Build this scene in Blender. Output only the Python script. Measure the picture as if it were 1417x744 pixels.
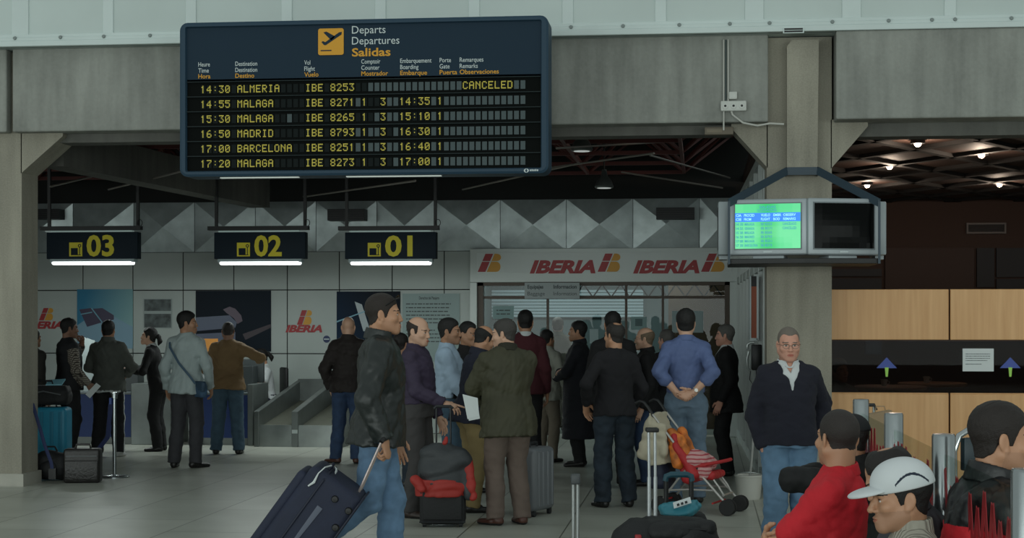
import bpy, bmesh, math, random
import numpy as np
from mathutils import Vector, Matrix

random.seed(7)
sc = bpy.context.scene
for _o in list(bpy.data.objects):
    bpy.data.objects.remove(_o)
COL = sc.collection
R_ = math.radians

# ------------------------------------------------------------------ camera
FPX, CPX, HOR, EYE, YAW = 2300.0, 708.5, 445.0, 1.70, R_(6.5)
cam_data = bpy.data.cameras.new('camera')
cam = bpy.data.objects.new('camera', cam_data)
COL.objects.link(cam)
cam.location = (0, 0, EYE)
cam.rotation_euler = (R_(90), 0, YAW)
cam_data.sensor_width = 36.0
cam_data.lens = 36.0 * FPX / 1417.0
cam_data.shift_y = (HOR - 372.0) / 1417.0
cam_data.clip_end = 200
sc.camera = cam

# ------------------------------------------------------------------ light of the hall
world = bpy.data.worlds.new('daylight')
sc.world = world
world.use_nodes = True
wn = world.node_tree.nodes
wbg = wn['Background']
wtc = wn.new('ShaderNodeTexCoord')
wsep = wn.new('ShaderNodeSeparateXYZ')
wr = wn.new('ShaderNodeValToRGB')
world.node_tree.links.new(wtc.outputs['Generated'], wsep.inputs[0])
world.node_tree.links.new(wsep.outputs['Z'], wr.inputs[0])
world.node_tree.links.new(wr.outputs[0], wbg.inputs[0])
wr.color_ramp.elements[0].position = 0.0
wr.color_ramp.elements[0].color = (0.82, 0.94, 0.90, 1)
wr.color_ramp.elements[1].position = 0.75
wr.color_ramp.elements[1].color = (0.78, 0.88, 0.86, 1)
wbg.inputs[1].default_value = 0.42
# added fill light far behind the camera, for assumed, unmodelled front glazing
fd = bpy.data.lights.new('glazed_front', 'AREA')
fd.shape = 'RECTANGLE'; fd.size = 70; fd.size_y = 4.4; fd.energy = 3000; fd.color = (.91, 1.0, .965)
fo = bpy.data.objects.new('glazed_front', fd)
COL.objects.link(fo)
fo.location = (-9, -13.5, 2.7)
fo.rotation_euler = (R_(90), 0, 0)
sc.view_settings.view_transform = 'Standard'
sc.view_settings.look = 'None'
sc.view_settings.gamma = 1.0
sc.view_settings.use_curve_mapping = False
sc.view_settings.exposure = 0.22
sc.cycles.max_bounces = 6
sc.cycles.use_denoising = True

# ------------------------------------------------------------------ geometry of the view
_c, _s = math.cos(YAW), math.sin(YAW)
def PT(px, d, z=0.0):
    cx = (px - CPX) / FPX * d
    return Vector((_c * cx - _s * d, _s * cx + _c * d, z))
def floor_d(py):
    return FPX * EYE / (py - HOR)
def PXY(px, Y):
    """x where the sight line at column px meets the plane y = Y, and its depth"""
    u = (px - CPX) / FPX
    d = Y / (u * _s + _c)
    return (u * _c - _s) * d, d
def PX(px, Y):
    return PXY(px, Y)[0]
def PZ(px, py, Y):
    return EYE - (py - HOR) / FPX * PXY(px, Y)[1]
def ZD(py, d):
    return EYE - (py - HOR) / FPX * d

# ------------------------------------------------------------------ materials
def lin(c):
    if isinstance(c, str):
        c = [int(c[i:i + 2], 16) / 255 for i in (0, 2, 4)]
    return tuple(((v / 12.92) if v <= 0.04045 else ((v + 0.055) / 1.055) ** 2.4) for v in c[:3]) + (1,)
_M = {}
def mat(name, col, rough=0.6, metal=0.0, noise=None, bump=None, emit=None, spec=0.5, stretch=None):
    """noise=(scale, amount), bump=(scale, strength)"""
    if name in _M:
        return _M[name]
    m = bpy.data.materials.new(name)
    m.use_nodes = True
    nt = m.node_tree
    b = nt.nodes['Principled BSDF']
    c = lin(col)
    b.inputs['Base Color'].default_value = c
    b.inputs['Roughness'].default_value = rough
    b.inputs['Metallic'].default_value = metal
    b.inputs['Specular IOR Level'].default_value = spec
    if noise or bump:
        tc = nt.nodes.new('ShaderNodeTexCoord')
        mp = nt.nodes.new('ShaderNodeMapping')
        nt.links.new(tc.outputs['Object'], mp.inputs[0])
        if stretch:
            mp.inputs['Scale'].default_value = stretch
    if noise:
        n = nt.nodes.new('ShaderNodeTexNoise')
        n.inputs['Scale'].default_value = noise[0]
        n.inputs['Detail'].default_value = 6
        r = nt.nodes.new('ShaderNodeValToRGB')
        a = noise[1]
        r.color_ramp.elements[0].position = 0.3
        r.color_ramp.elements[1].position = 0.7
        r.color_ramp.elements[0].color = tuple(v * (1 - a) for v in c[:3]) + (1,)
        r.color_ramp.elements[1].color = tuple(min(1, v * (1 + a)) for v in c[:3]) + (1,)
        nt.links.new(mp.outputs[0], n.inputs['Vector'])
        nt.links.new(n.outputs['Fac'], r.inputs[0])
        nt.links.new(r.outputs[0], b.inputs['Base Color'])
    if bump:
        n2 = nt.nodes.new('ShaderNodeTexNoise')
        n2.inputs['Scale'].default_value = bump[0]
        n2.inputs['Detail'].default_value = 3
        bp = nt.nodes.new('ShaderNodeBump')
        bp.inputs['Strength'].default_value = bump[1]
        bp.inputs['Distance'].default_value = 0.02
        nt.links.new(mp.outputs[0], n2.inputs['Vector'])
        nt.links.new(n2.outputs['Fac'], bp.inputs['Height'])
        nt.links.new(bp.outputs[0], b.inputs['Normal'])
    if emit:
        b.inputs['Emission Color'].default_value = c
        b.inputs['Emission Strength'].default_value = emit
    _M[name] = m
    return m
def glass_mat(name, tint, refl=0.12, rough=0.0):
    if name in _M:
        return _M[name]
    m = bpy.data.materials.new(name)
    m.use_nodes = True
    nt = m.node_tree
    nt.nodes.clear()
    out = nt.nodes.new('ShaderNodeOutputMaterial')
    tr = nt.nodes.new('ShaderNodeBsdfTransparent')
    tr.inputs[0].default_value = tuple(tint) + (1,)
    gl = nt.nodes.new('ShaderNodeBsdfGlossy')
    gl.inputs['Roughness'].default_value = rough
    mx = nt.nodes.new('ShaderNodeMixShader')
    mx.inputs[0].default_value = refl
    nt.links.new(tr.outputs[0], mx.inputs[1])
    nt.links.new(gl.outputs[0], mx.inputs[2])
    nt.links.new(mx.outputs[0], out.inputs[0])
    _M[name] = m
    return m

# ------------------------------------------------------------------ objects
def link(o, parent=None):
    COL.objects.link(o)
    if parent is not None:
        o.parent = parent
    return o
def tag(o, label=None, cat=None, group=None, kind=None):
    if label: o['label'] = label
    if cat: o['category'] = cat
    if group: o['group'] = group
    if kind: o['kind'] = kind
    return o
def empty(name, loc=(0, 0, 0), rz=0.0, label=None, cat=None, group=None):
    o = bpy.data.objects.new(name, None)
    o.empty_display_size = 0.1
    o.location = loc
    o.rotation_euler = (0, 0, rz)
    link(o)
    return tag(o, label, cat, group)
def copy_tree(o, parent=None):
    c = o.copy()
    COL.objects.link(c)
    if parent is not None:
        c.parent = parent
    for ch in list(o.children):
        copy_tree(ch, c)
    return c

class MB:
    """collects shapes and links them as one mesh object"""
    def __init__(s):
        s.v, s.f, s.mi, s.sm = [], [], [], []
        s.M = None
    def add(s, vs, fs, mi=0, smooth=False):
        o = len(s.v)
        if s.M is not None:
            vs = [s.M @ Vector(v) for v in vs]
        s.v += [tuple(v) for v in vs]
        for f in fs:
            s.f.append([o + i for i in f]); s.mi.append(mi); s.sm.append(smooth)
        return s
    def box(s, lo, hi, mi=0):
        x0, y0, z0 = lo; x1, y1, z1 = hi
        vs = [(x0,y0,z0),(x1,y0,z0),(x1,y1,z0),(x0,y1,z0),(x0,y0,z1),(x1,y0,z1),(x1,y1,z1),(x0,y1,z1)]
        return s.add(vs, [(0,3,2,1),(4,5,6,7),(0,1,5,4),(1,2,6,5),(2,3,7,6),(3,0,4,7)], mi)
    def bar(s, a, b, w, t, up=(0, 0, 1), mi=0):
        """rectangular bar from a to b, w across, t along up"""
        a, b = Vector(a), Vector(b)
        d = (b - a).normalized()
        u = Vector(up)
        sd = d.cross(u)
        if sd.length < 1e-4:
            sd = d.cross(Vector((0, 1, 0)))
        sd.normalize(); u = sd.cross(d).normalized()
        vs = []
        for p in (a, b):
            for i, j in ((-1,-1),(1,-1),(1,1),(-1,1)):
                vs.append(p + sd * (w/2*i) + u * (t/2*j))
        return s.add(vs, [(0,1,2,3),(7,6,5,4),(0,4,5,1),(1,5,6,2),(2,6,7,3),(3,7,4,0)], mi)
    def rbox(s, lo, hi, r=0.02, n=3, mi=0):
        """box with rounded edges"""
        bm = bmesh.new()
        bmesh.ops.create_cube(bm, size=1.0)
        c = [(lo[i] + hi[i]) / 2 for i in range(3)]; e = [hi[i] - lo[i] for i in range(3)]
        for v in bm.verts:
            v.co = Vector([c[i] + v.co[i] * e[i] for i in range(3)])
        bmesh.ops.bevel(bm, geom=list(bm.edges) , offset=min(r, min(e) * 0.49), segments=n, profile=0.5, affect='EDGES')
        bm.verts.index_update()
        s.add([v.co.copy() for v in bm.verts], [[v.index for v in f.verts] for f in bm.faces], mi, True)
        bm.free()
        return s
    def tube(s, pts, r, n=10, mi=0, caps=True, flat=1.0, nrm=None):
        """round tube along a path; r a number or one per point"""
        P = [Vector(p) for p in pts]
        rs = r if hasattr(r, '__len__') else [r] * len(P)
        vs, fs = [], []
        ref = Vector(nrm) if nrm else None
        prev = None
        for i, p in enumerate(P):
            d = (P[min(i + 1, len(P) - 1)] - P[max(i - 1, 0)]).normalized()
            if ref is not None:
                x = ref - d * ref.dot(d)
            elif prev is None:
                x = d.orthogonal()
            else:
                x = prev - d * prev.dot(d)
            x.normalize(); prev = x
            y = d.cross(x)
            for k in range(n):
                a = 2 * math.pi * k / n
                vs.append(p + x * (rs[i] * flat * math.cos(a)) + y * (rs[i] * math.sin(a)))
        for i in range(len(P) - 1):
            for k in range(n):
                k2 = (k + 1) % n
                fs.append((i*n + k, i*n + k2, (i+1)*n + k2, (i+1)*n + k))
        if caps:
            fs.append(tuple(range(n))[::-1]); fs.append(tuple(range((len(P)-1)*n, len(P)*n)))
        return s.add(vs, fs, mi, True)
    def lathe(s, prof, c=(0, 0, 0), n=24, axis='z', mi=0, close=True):
        vs, fs = [], []
        for r, h in prof:
            for k in range(n):
                a = 2*math.pi*k/n
                x, y = r*math.cos(a), r*math.sin(a)
                p = (x, y, h) if axis == 'z' else ((h, x, y) if axis == 'x' else (y, h, x))
                vs.append((c[0]+p[0], c[1]+p[1], c[2]+p[2]))
        for i in range(len(prof)-1):
            for k in range(n):
                k2 = (k+1) % n
                fs.append((i*n+k, i*n+k2, (i+1)*n+k2, (i+1)*n+k))
        if close:
            fs.append(tuple(range(n))[::-1]); fs.append(tuple(range((len(prof)-1)*n, len(prof)*n)))
        return s.add(vs, fs, mi, True)
    def prism(s, poly, y0, y1, mi=0):
        """polygon in x,z (counter-clockwise seen from the front) from y0 back to y1"""
        n = len(poly)
        vs = [(x, y0, z) for x, z in poly] + [(x, y1, z) for x, z in poly]
        fs = [tuple(range(n)), tuple(range(n, 2*n))[::-1]]
        for i in range(n):
            j = (i+1) % n
            fs.append((j, i, n+i, n+j))
        return s.add(vs, fs, mi)
    def build(s, name, mats, parent=None, bevel=0.0, auto=True):
        me = bpy.data.meshes.new(name)
        me.from_pydata(s.v, [], s.f)
        if not isinstance(mats, (list, tuple)):
            mats = [mats]
        for m in mats:
            me.materials.append(m)
        me.polygons.foreach_set('material_index', s.mi)
        me.polygons.foreach_set('use_smooth', s.sm)
        me.update()
        bm = bmesh.new(); bm.from_mesh(me)
        bmesh.ops.recalc_face_normals(bm, faces=bm.faces)
        bm.to_mesh(me); bm.free()
        o = bpy.data.objects.new(name, me)
        link(o, parent)
        if bevel:
            b = o.modifiers.new('b', 'BEVEL'); b.width = bevel; b.segments = 2; b.limit_method = 'ANGLE'
        if any(s.sm):
            e = o.modifiers.new('e', 'EDGE_SPLIT'); e.split_angle = R_(42)
        return o
def struct(o):
    o['kind'] = 'structure'
    return o

# ------------------------------------------------------------------ lettering
_TXT = {}
def text_mesh(s, bold=0.0, shear=0.0, extrude=0.0):
    key = (s, bold, shear, extrude)
    if key in _TXT:
        return _TXT[key]
    cu = bpy.data.curves.new('t', 'FONT')
    cu.body = s; cu.size = 1.0; cu.offset = bold; cu.shear = shear; cu.extrude = extrude; cu.resolution_u = 3
    o = bpy.data.objects.new('t', cu)
    COL.objects.link(o)
    dg = bpy.context.evaluated_depsgraph_get(); dg.update()
    me = bpy.data.meshes.new_from_object(o.evaluated_get(dg))
    vs = [tuple(v.co) for v in me.vertices]; fs = [tuple(p.vertices) for p in me.polygons]
    bpy.data.objects.remove(o); bpy.data.curves.remove(cu); bpy.data.meshes.remove(me)
    _TXT[key] = (vs, fs)
    return vs, fs
_cap = []
def put_text(mb, s, x0, z0, cap, width=None, y=0.0, bold=0.0, shear=0.0, mi=0, thick=0.0):
    """letters standing on height z0 in the plane y, facing -y; cap = capital height, width optional"""
    vs, fs = text_mesh(s, bold, shear)
    if not vs:
        return mb
    if not _cap:
        hv, _ = text_mesh('H'); _cap.append(max(v[1] for v in hv))
    k = cap / _cap[0]
    xa, xb = min(v[0] for v in vs), max(v[0] for v in vs)
    kx = k if width is None else width / (xb - xa)
    mb.add([(x0 + (v[0] - xa) * kx, y, z0 + v[1] * k) for v in vs], fs, mi)
    return mb
# ------------------------------------------------------------------ implicit surfaces for people, clothes and soft bags
def V(*a):
    return np.array(a[0] if len(a) == 1 else a, dtype=np.float64)
def nrm(v):
    v = V(v); return v / (np.linalg.norm(v) + 1e-12)
def rx(a):
    c, s = math.cos(a), math.sin(a); return np.array([[1,0,0],[0,c,-s],[0,s,c]])
def ry(a):
    c, s = math.cos(a), math.sin(a); return np.array([[c,0,s],[0,1,0],[-s,0,c]])
def rz(a):
    c, s = math.cos(a), math.sin(a); return np.array([[c,-s,0],[s,c,0],[0,0,1]])
def axis_rot(ax, a):
    return np.array(Matrix.Rotation(a, 3, Vector(ax)))

def nets(f, o, h):
    s = f < 0
    cs = [s[i:s.shape[0]-1+i, j:s.shape[1]-1+j, k:s.shape[2]-1+k] for i in (0,1) for j in (0,1) for k in (0,1)]
    tot = np.zeros(cs[0].shape, np.int8)
    for c in cs: tot += c
    act = (tot > 0) & (tot < 8)
    idx = np.argwhere(act)
    vid = -np.ones(act.shape, np.int64); vid[act] = np.arange(len(idx))
    acc = np.zeros((len(idx), 3)); cnt = np.zeros(len(idx))
    corners = [(i,j,k) for i in (0,1) for j in (0,1) for k in (0,1)]
    I, J, K = idx.T
    fv = {c: f[I+c[0], J+c[1], K+c[2]] for c in corners}
    for a in corners:
        for ax in range(3):
            if a[ax] == 0:
                b = list(a); b[ax] = 1; b = tuple(b)
                fa, fb = fv[a], fv[b]
                cr = (fa < 0) != (fb < 0)
                t = np.where(cr, fa / np.where(cr, fa - fb, 1), 0)
                for q in range(3):
                    acc[:, q] += np.where(cr, a[q] + (t if q == ax else 0), 0)
                cnt += cr
    verts = np.array(o) + h * (idx + acc / np.maximum(cnt, 1)[:, None])
    quads = []
    n = f.shape
    for ax in range(3):
        sl0 = [slice(1, -1)] * 3; sl1 = [slice(1, -1)] * 3
        sl0[ax] = slice(0, n[ax]-1); sl1[ax] = slice(1, n[ax])
        A, B = s[tuple(sl0)], s[tuple(sl1)]
        for inside in (True, False):
            w = np.argwhere((A != B) & (A == inside))
            if not len(w): continue
            p = w.copy()
            for q in range(3):
                if q != ax: p[:, q] += 1
            u, v = (ax+1) % 3, (ax+2) % 3
            def cell(du, dv):
                c = p.copy(); c[:, u] += du; c[:, v] += dv
                return vid[c[:,0], c[:,1], c[:,2]]
            q4 = np.stack([cell(-1,-1), cell(0,-1), cell(0,0), cell(-1,0)], 1)
            quads.append(q4 if inside else q4[:, ::-1])
    q = np.concatenate(quads) if quads else np.zeros((0,4), np.int64)
    return verts, q[(q >= 0).all(1)]

def wrinkle(x, y, z, amp, fr, seed):
    r = np.random.RandomState(seed)
    out = 0
    for i in range(4):
        d = r.randn(3); d /= np.linalg.norm(d); d[2] = d[2]*1.4
        e = r.randn(3); e /= np.linalg.norm(e)
        ph, p2 = r.rand()*6.28, r.rand()*6.28
        w = np.sin((x*e[0]+y*e[1]+z*e[2])*fr*0.6 + p2)
        out = out + (1 - 1.9*np.abs(np.sin((x*d[0]+y*d[1]+z*d[2])*fr*.5*(0.7+0.5*i/2) + ph + 1.5*w))) / (1+0.4*i)
    return amp*0.5*out

class Field:
    def __init__(s):
        s.ops = []; s.wr = []
    def add(s, fn, lo, hi, k=0.02, mode='u'):
        s.ops.append((fn, np.minimum(lo, hi), np.maximum(lo, hi), k, mode)); return s
    def cone(s, a, b, ra, rb, k=0.02, n=None, ratio=1.0, mode='u'):
        a, b = V(a), V(b); ab = b - a; L2 = max(float(ab @ ab), 1e-12)
        if n is not None:
            n = nrm(n)
        def fn(x, y, z):
            px, py, pz = x - a[0], y - a[1], z - a[2]
            t = np.clip((px*ab[0] + py*ab[1] + pz*ab[2]) / L2, 0, 1)
            wx, wy, wz = px - t*ab[0], py - t*ab[1], pz - t*ab[2]
            if n is None:
                return np.sqrt(wx*wx + wy*wy + wz*wz) - (ra + (rb-ra)*t)
            q = wx*n[0] + wy*n[1] + wz*n[2]
            w2 = wx*wx + wy*wy + wz*wz - q*q + (q/ratio)**2
            rr = ra + (rb-ra)*t
            dd = np.sqrt(np.maximum(w2, 1e-12))
            return (dd - rr) * np.where(dd > 1e-6, np.clip(1 - (1-ratio)*np.abs(q)/ratio/dd, ratio, 1), ratio)
        m = max(ra, rb) * max(1.0, ratio)
        return s.add(fn, np.minimum(a, b) - m, np.maximum(a, b) + m, k, mode)
    def chain(s, pts, rs, k=0.02, **kw):
        for i in range(len(pts)-1):
            s.cone(pts[i], pts[i+1], rs[i], rs[i+1], k, **kw)
        return s
    def ell(s, c, r, Rm=None, k=0.02, mode='u'):
        c, r = V(c), V(r); Rm = np.eye(3) if Rm is None else Rm
        def fn(x, y, z):
            px, py, pz = x - c[0], y - c[1], z - c[2]
            q = [(px*Rm[0,i] + py*Rm[1,i] + pz*Rm[2,i]) for i in range(3)]
            k0 = np.sqrt(sum((q[i]/r[i])**2 for i in range(3)))
            k1 = np.sqrt(sum((q[i]/r[i]**2)**2 for i in range(3)))
            return k0*(k0-1)/np.maximum(k1, 1e-6)
        ext = np.sqrt(((Rm*r)**2).sum(1))
        return s.add(fn, c-ext, c+ext, k, mode)
    def loft(s, o, Rm, prof, k=0.02, mode='u', pw=2.0):
        """prof rows: height, half width, half depth, depth offset; flat ends"""
        o = V(o); P = np.array(prof, float)
        zs, rx_, ry_, yo = P[:,0], P[:,1], P[:,2], P[:,3]
        def fn(x, y, z):
            px, py, pz = x - o[0], y - o[1], z - o[2]
            qx = px*Rm[0,0] + py*Rm[1,0] + pz*Rm[2,0]
            qy = px*Rm[0,1] + py*Rm[1,1] + pz*Rm[2,1]
            qz = px*Rm[0,2] + py*Rm[1,2] + pz*Rm[2,2]
            zc = np.clip(qz, zs[0], zs[-1])
            a = np.interp(zc, zs, rx_); b = np.interp(zc, zs, ry_); c = np.interp(zc, zs, yo)
            if pw == 2.0:
                k0 = np.sqrt((qx/a)**2 + ((qy-c)/b)**2)
            else:
                k0 = (np.abs(qx/a)**pw + np.abs((qy-c)/b)**pw)**(1/pw)
            d = (k0-1)*np.minimum(a, b)
            return np.maximum(d, np.maximum(zs[0]-qz, qz-zs[-1]))
        cs = []
        for sx in (-1,1):
            for sy in (-1,1):
                for z_ in (zs[0], zs[-1]):
                    cs.append(o + Rm @ V(sx*rx_.max(), sy*ry_.max() + (yo.max() if sy > 0 else yo.min()), z_))
        cs = np.array(cs)
        return s.add(fn, cs.min(0), cs.max(0), k, mode)
    def half(s, p, n, k=0.005):
        """keep the side of the plane through p that n points away from"""
        p, n = V(p), nrm(n)
        s.ops.append((lambda x, y, z: (x-p[0])*n[0] + (y-p[1])*n[1] + (z-p[2])*n[2], None, None, k, 'i')); return s
    def grow(s, fn):
        s.ops.append((fn, None, None, 0, 'o')); return s
    def keep(s, fn, k=0.003):
        s.ops.append((fn, None, None, k, 'i')); return s
    def mesh(s, h, pad=0.03):
        us = [o for o in s.ops if o[4] == 'u']
        lo = np.min([o[1] for o in us], 0) - pad; hi = np.max([o[2] for o in us], 0) + pad
        N = np.ceil((hi-lo)/h).astype(int) + 1
        ax = [(lo[i] + h*np.arange(N[i])).astype(np.float32) for i in range(3)]
        f = np.full(N, 0.08, np.float32)
        for fn, a, b, k, mode in s.ops:
            if a is None:
                i0, i1 = [0,0,0], list(N)
            else:
                m = 0.035 + k
                i0 = [max(0, int((a[i]-m-lo[i])/h)) for i in range(3)]
                i1 = [min(N[i], int((b[i]+m-lo[i])/h)+2) for i in range(3)]
            sl = tuple(slice(i0[i], i1[i]) for i in range(3))
            x, y, z = ax[0][sl[0]][:,None,None], ax[1][sl[1]][None,:,None], ax[2][sl[2]][None,None,:]
            d = fn(x, y, z).astype(np.float32)
            g = f[sl]
            kk = max(k, 1e-4)
            if mode == 'u':
                t = np.clip(0.5 + 0.5*(d-g)/kk, 0, 1)
                f[sl] = d + (g-d)*t - kk*t*(1-t)
            else:
                if mode == 'o':
                    f[sl] = g - d
                    continue
                if mode == 's': d = -d
                t = np.clip(0.5 - 0.5*(d-g)/kk, 0, 1)
                f[sl] = d + (g-d)*t + kk*t*(1-t)
        for amp, fr, seed, wf in s.wr:
            x, y, z = ax[0][:,None,None], ax[1][None,:,None], ax[2][None,None,:]
            w = wrinkle(x, y, z, amp, fr, seed)
            if wf is not None: w = w * wf(x, y, z)
            f = f + w.astype(np.float32)
        f[0], f[-1], f[:,0], f[:,-1], f[:,:,0], f[:,:,-1] = (0.05,)*6
        return nets(f, lo, h)

def np_obj(name, pieces, mats, parent=None, smooth_it=1):
    """pieces: list of (verts, quads, material index array or int)"""
    vs, qs, ms = [], [], []
    off = 0
    for v, q, m in pieces:
        if not len(v): continue
        v = v.copy()
        for _ in range(smooth_it):
            nb = np.zeros_like(v); c = np.zeros(len(v))
            for i in range(4):
                j = (i+1) % 4
                np.add.at(nb, q[:,i], v[q[:,j]]); np.add.at(c, q[:,i], 1)
                np.add.at(nb, q[:,j], v[q[:,i]]); np.add.at(c, q[:,j], 1)
            v = 0.5*v + 0.5*nb/np.maximum(c, 1)[:,None]
        vs.append(v); qs.append(q+off); off += len(v)
        ms.append(np.full(len(q), m, np.int32) if np.isscalar(m) else m.astype(np.int32))
    v, q, m = np.concatenate(vs), np.concatenate(qs), np.concatenate(ms)
    me = bpy.data.meshes.new(name)
    me.vertices.add(len(v)); me.vertices.foreach_set('co', v.astype(np.float32).ravel())
    me.loops.add(len(q)*4); me.loops.foreach_set('vertex_index', q.astype(np.int32).ravel())
    me.polygons.add(len(q)); me.polygons.foreach_set('loop_start', np.arange(0, len(q)*4, 4, dtype=np.int32))
    for k in (mats if isinstance(mats, (list, tuple)) else [mats]): me.materials.append(k)
    me.polygons.foreach_set('material_index', m)
    me.polygons.foreach_set('use_smooth', np.ones(len(q), bool))
    me.update(calc_edges=True)
    o = bpy.data.objects.new(name, me)
    return link(o, parent)
# ------------------------------------------------------------------ materials of the hall
def concrete(name, c, streak=0.25, speck=False):
    m = bpy.data.materials.new(name); m.use_nodes = True
    nt = m.node_tree; N = nt.nodes; L = nt.links
    b = N['Principled BSDF']; b.inputs['Roughness'].default_value = .85
    tc = N.new('ShaderNodeTexCoord')
    mp = N.new('ShaderNodeMapping'); mp.inputs['Scale'].default_value = (3.2, 3.2, .35)
    L.new(tc.outputs['Object'], mp.inputs[0])
    n1 = N.new('ShaderNodeTexNoise'); n1.inputs['Scale'].default_value = 2.2; n1.inputs['Detail'].default_value = 7
    n2 = N.new('ShaderNodeTexNoise'); n2.inputs['Scale'].default_value = 1.1; n2.inputs['Detail'].default_value = 5
    n3 = N.new('ShaderNodeTexNoise'); n3.inputs['Scale'].default_value = 70 if speck else 30; n3.inputs['Detail'].default_value = 2
    L.new(mp.outputs[0], n1.inputs['Vector']); L.new(tc.outputs['Object'], n2.inputs['Vector']); L.new(tc.outputs['Object'], n3.inputs['Vector'])
    a1 = N.new('ShaderNodeMath'); a1.operation = 'ADD'; a2 = N.new('ShaderNodeMath'); a2.operation = 'MULTIPLY_ADD'
    L.new(n1.outputs['Fac'], a1.inputs[0]); L.new(n2.outputs['Fac'], a1.inputs[1])
    L.new(n3.outputs['Fac'], a2.inputs[0]); a2.inputs[1].default_value = .7 if speck else .25; L.new(a1.outputs[0], a2.inputs[2])
    r = N.new('ShaderNodeValToRGB')
    cc = lin(c)
    r.color_ramp.elements[0].position = .55; r.color_ramp.elements[1].position = 1.0
    mr = N.new('ShaderNodeMapRange'); mr.inputs[1].default_value = .6; mr.inputs[2].default_value = 1.9 if speck else 1.65
    L.new(a2.outputs[0], mr.inputs[0]); L.new(mr.outputs[0], r.inputs[0])
    r.color_ramp.elements[0].position = .15; r.color_ramp.elements[1].position = .8
    r.color_ramp.elements[0].color = tuple(v*(1-streak) for v in cc[:3])+(1,); r.color_ramp.elements[1].color = tuple(v*(1+streak*.7) for v in cc[:3])+(1,)
    L.new(r.outputs[0], b.inputs['Base Color'])
    bp = N.new('ShaderNodeBump'); bp.inputs['Strength'].default_value = .25; bp.inputs['Distance'].default_value = .01
    L.new(n3.outputs['Fac'], bp.inputs['Height']); L.new(bp.outputs[0], b.inputs['Normal'])
    _M[name] = m
    return m
M_CONC = concrete('concrete', '8E908A', .36)
M_CONC2 = concrete('exposed_aggregate', '938F82', .34, True)
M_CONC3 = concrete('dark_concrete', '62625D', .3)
def floor_mat():
    m = bpy.data.materials.new('polished_stone'); m.use_nodes = True
    nt = m.node_tree; N = nt.nodes; L = nt.links; b = N['Principled BSDF']
    tc = N.new('ShaderNodeTexCoord')
    br = N.new('ShaderNodeTexBrick')
    br.offset = 0.5; br.inputs['Scale'].default_value = 1.0; br.inputs['Mortar Size'].default_value = .006
    br.inputs['Brick Width'].default_value = 1.6; br.inputs['Row Height'].default_value = .8
    mp = N.new('ShaderNodeMapping'); mp.inputs['Rotation'].default_value = (0, 0, R_(90)); mp.inputs['Location'].default_value = (.27, .31, 0)
    L.new(tc.outputs['Object'], mp.inputs[0]); L.new(mp.outputs[0], br.inputs['Vector'])
    c1, c2, c3 = lin('B4B6AC'), lin('ABAEA4'), lin('63645C')
    br.inputs['Color1'].default_value = c1; br.inputs['Color2'].default_value = c2; br.inputs['Mortar'].default_value = c3
    n = N.new('ShaderNodeTexNoise'); n.inputs['Scale'].default_value = 1.7; n.inputs['Detail'].default_value = 8
    L.new(tc.outputs['Object'], n.inputs['Vector'])
    mx = N.new('ShaderNodeMix'); mx.data_type = 'RGBA'; mx.blend_type = 'MULTIPLY'; mx.inputs['Factor'].default_value = .5
    r = N.new('ShaderNodeValToRGB'); r.color_ramp.elements[0].position = .3; r.color_ramp.elements[0].color = (.62,.62,.6,1); r.color_ramp.elements[1].position = .68
    L.new(n.outputs['Fac'], r.inputs[0]); L.new(br.outputs['Color'], mx.inputs['A']); L.new(r.outputs[0], mx.inputs['B'])
    L.new(mx.outputs['Result'], b.inputs['Base Color'])
    b.inputs['Roughness'].default_value = .32; b.inputs['Specular IOR Level'].default_value = .35
    return m
M_WHITE = mat('painted_cladding', 'CAD6D4', .5, noise=(2, .05))
M_WHITE2 = mat('painted_panel', 'C0CCC9', .55, noise=(1.2, .05))
M_WALLP = mat('wall_laminate', 'B0B9B5', .45, noise=(1.5, .05))
M_GAP = mat('dark_gap', '1C1E1D', .8)
M_QUILT = mat('brushed_metal_sheet', 'A3ADAD', .36, .6, noise=(5, .16), bump=(7, .10))
M_CEIL = mat('dark_ceiling', '171413', .9)
M_TRUSS = mat('dark_red_steel', '5C2A26', .6)
M_PALE = mat('pale_rod', '8B857E', .5)
M_ALU = mat('aluminium', 'A9B0AE', .35, .6)
M_ALUW = mat('light_aluminium', 'C6CECB', .45, .1)
M_STEEL = mat('stainless_steel', '8E9492', .30, .75, noise=(4, .15))
M_STEELD = mat('dull_stainless', '6E7472', .38, .55, noise=(3, .2))
M_BROWN = mat('bronze_frame', '4A3C30', .5)
M_BLACK = mat('black_paint', '101112', .5)
M_BLACKM = mat('black_metal', '16181A', .4, .3)
M_WOOD = None
def wood_mat():
    m = bpy.data.materials.new('beech_veneer'); m.use_nodes = True
    nt = m.node_tree; N = nt.nodes; L = nt.links; b = N['Principled BSDF']
    tc = N.new('ShaderNodeTexCoord'); mp = N.new('ShaderNodeMapping'); mp.inputs['Scale'].default_value = (14, 14, .8)
    n = N.new('ShaderNodeTexNoise'); n.inputs['Scale'].default_value = 1.6; n.inputs['Detail'].default_value = 8
    L.new(tc.outputs['Object'], mp.inputs[0]); L.new(mp.outputs[0], n.inputs['Vector'])
    r = N.new('ShaderNodeValToRGB'); r.color_ramp.elements[0].position = .3; r.color_ramp.elements[1].position = .75
    r.color_ramp.elements[0].color = lin('CB9860'); r.color_ramp.elements[1].color = lin('DCAC76')
    L.new(n.outputs['Fac'], r.inputs[0]); L.new(r.outputs[0], b.inputs['Base Color'])
    b.inputs['Roughness'].default_value = .42
    return m
M_WOOD = wood_mat()
M_CBROWN = mat('dark_brown_panel', '3A261D', .7, noise=(2, .2))
M_CBROWN2 = mat('dark_brown_wall', '402A20', .8)
M_NAVY = mat('sign_navy', '26384A', .45)

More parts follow.
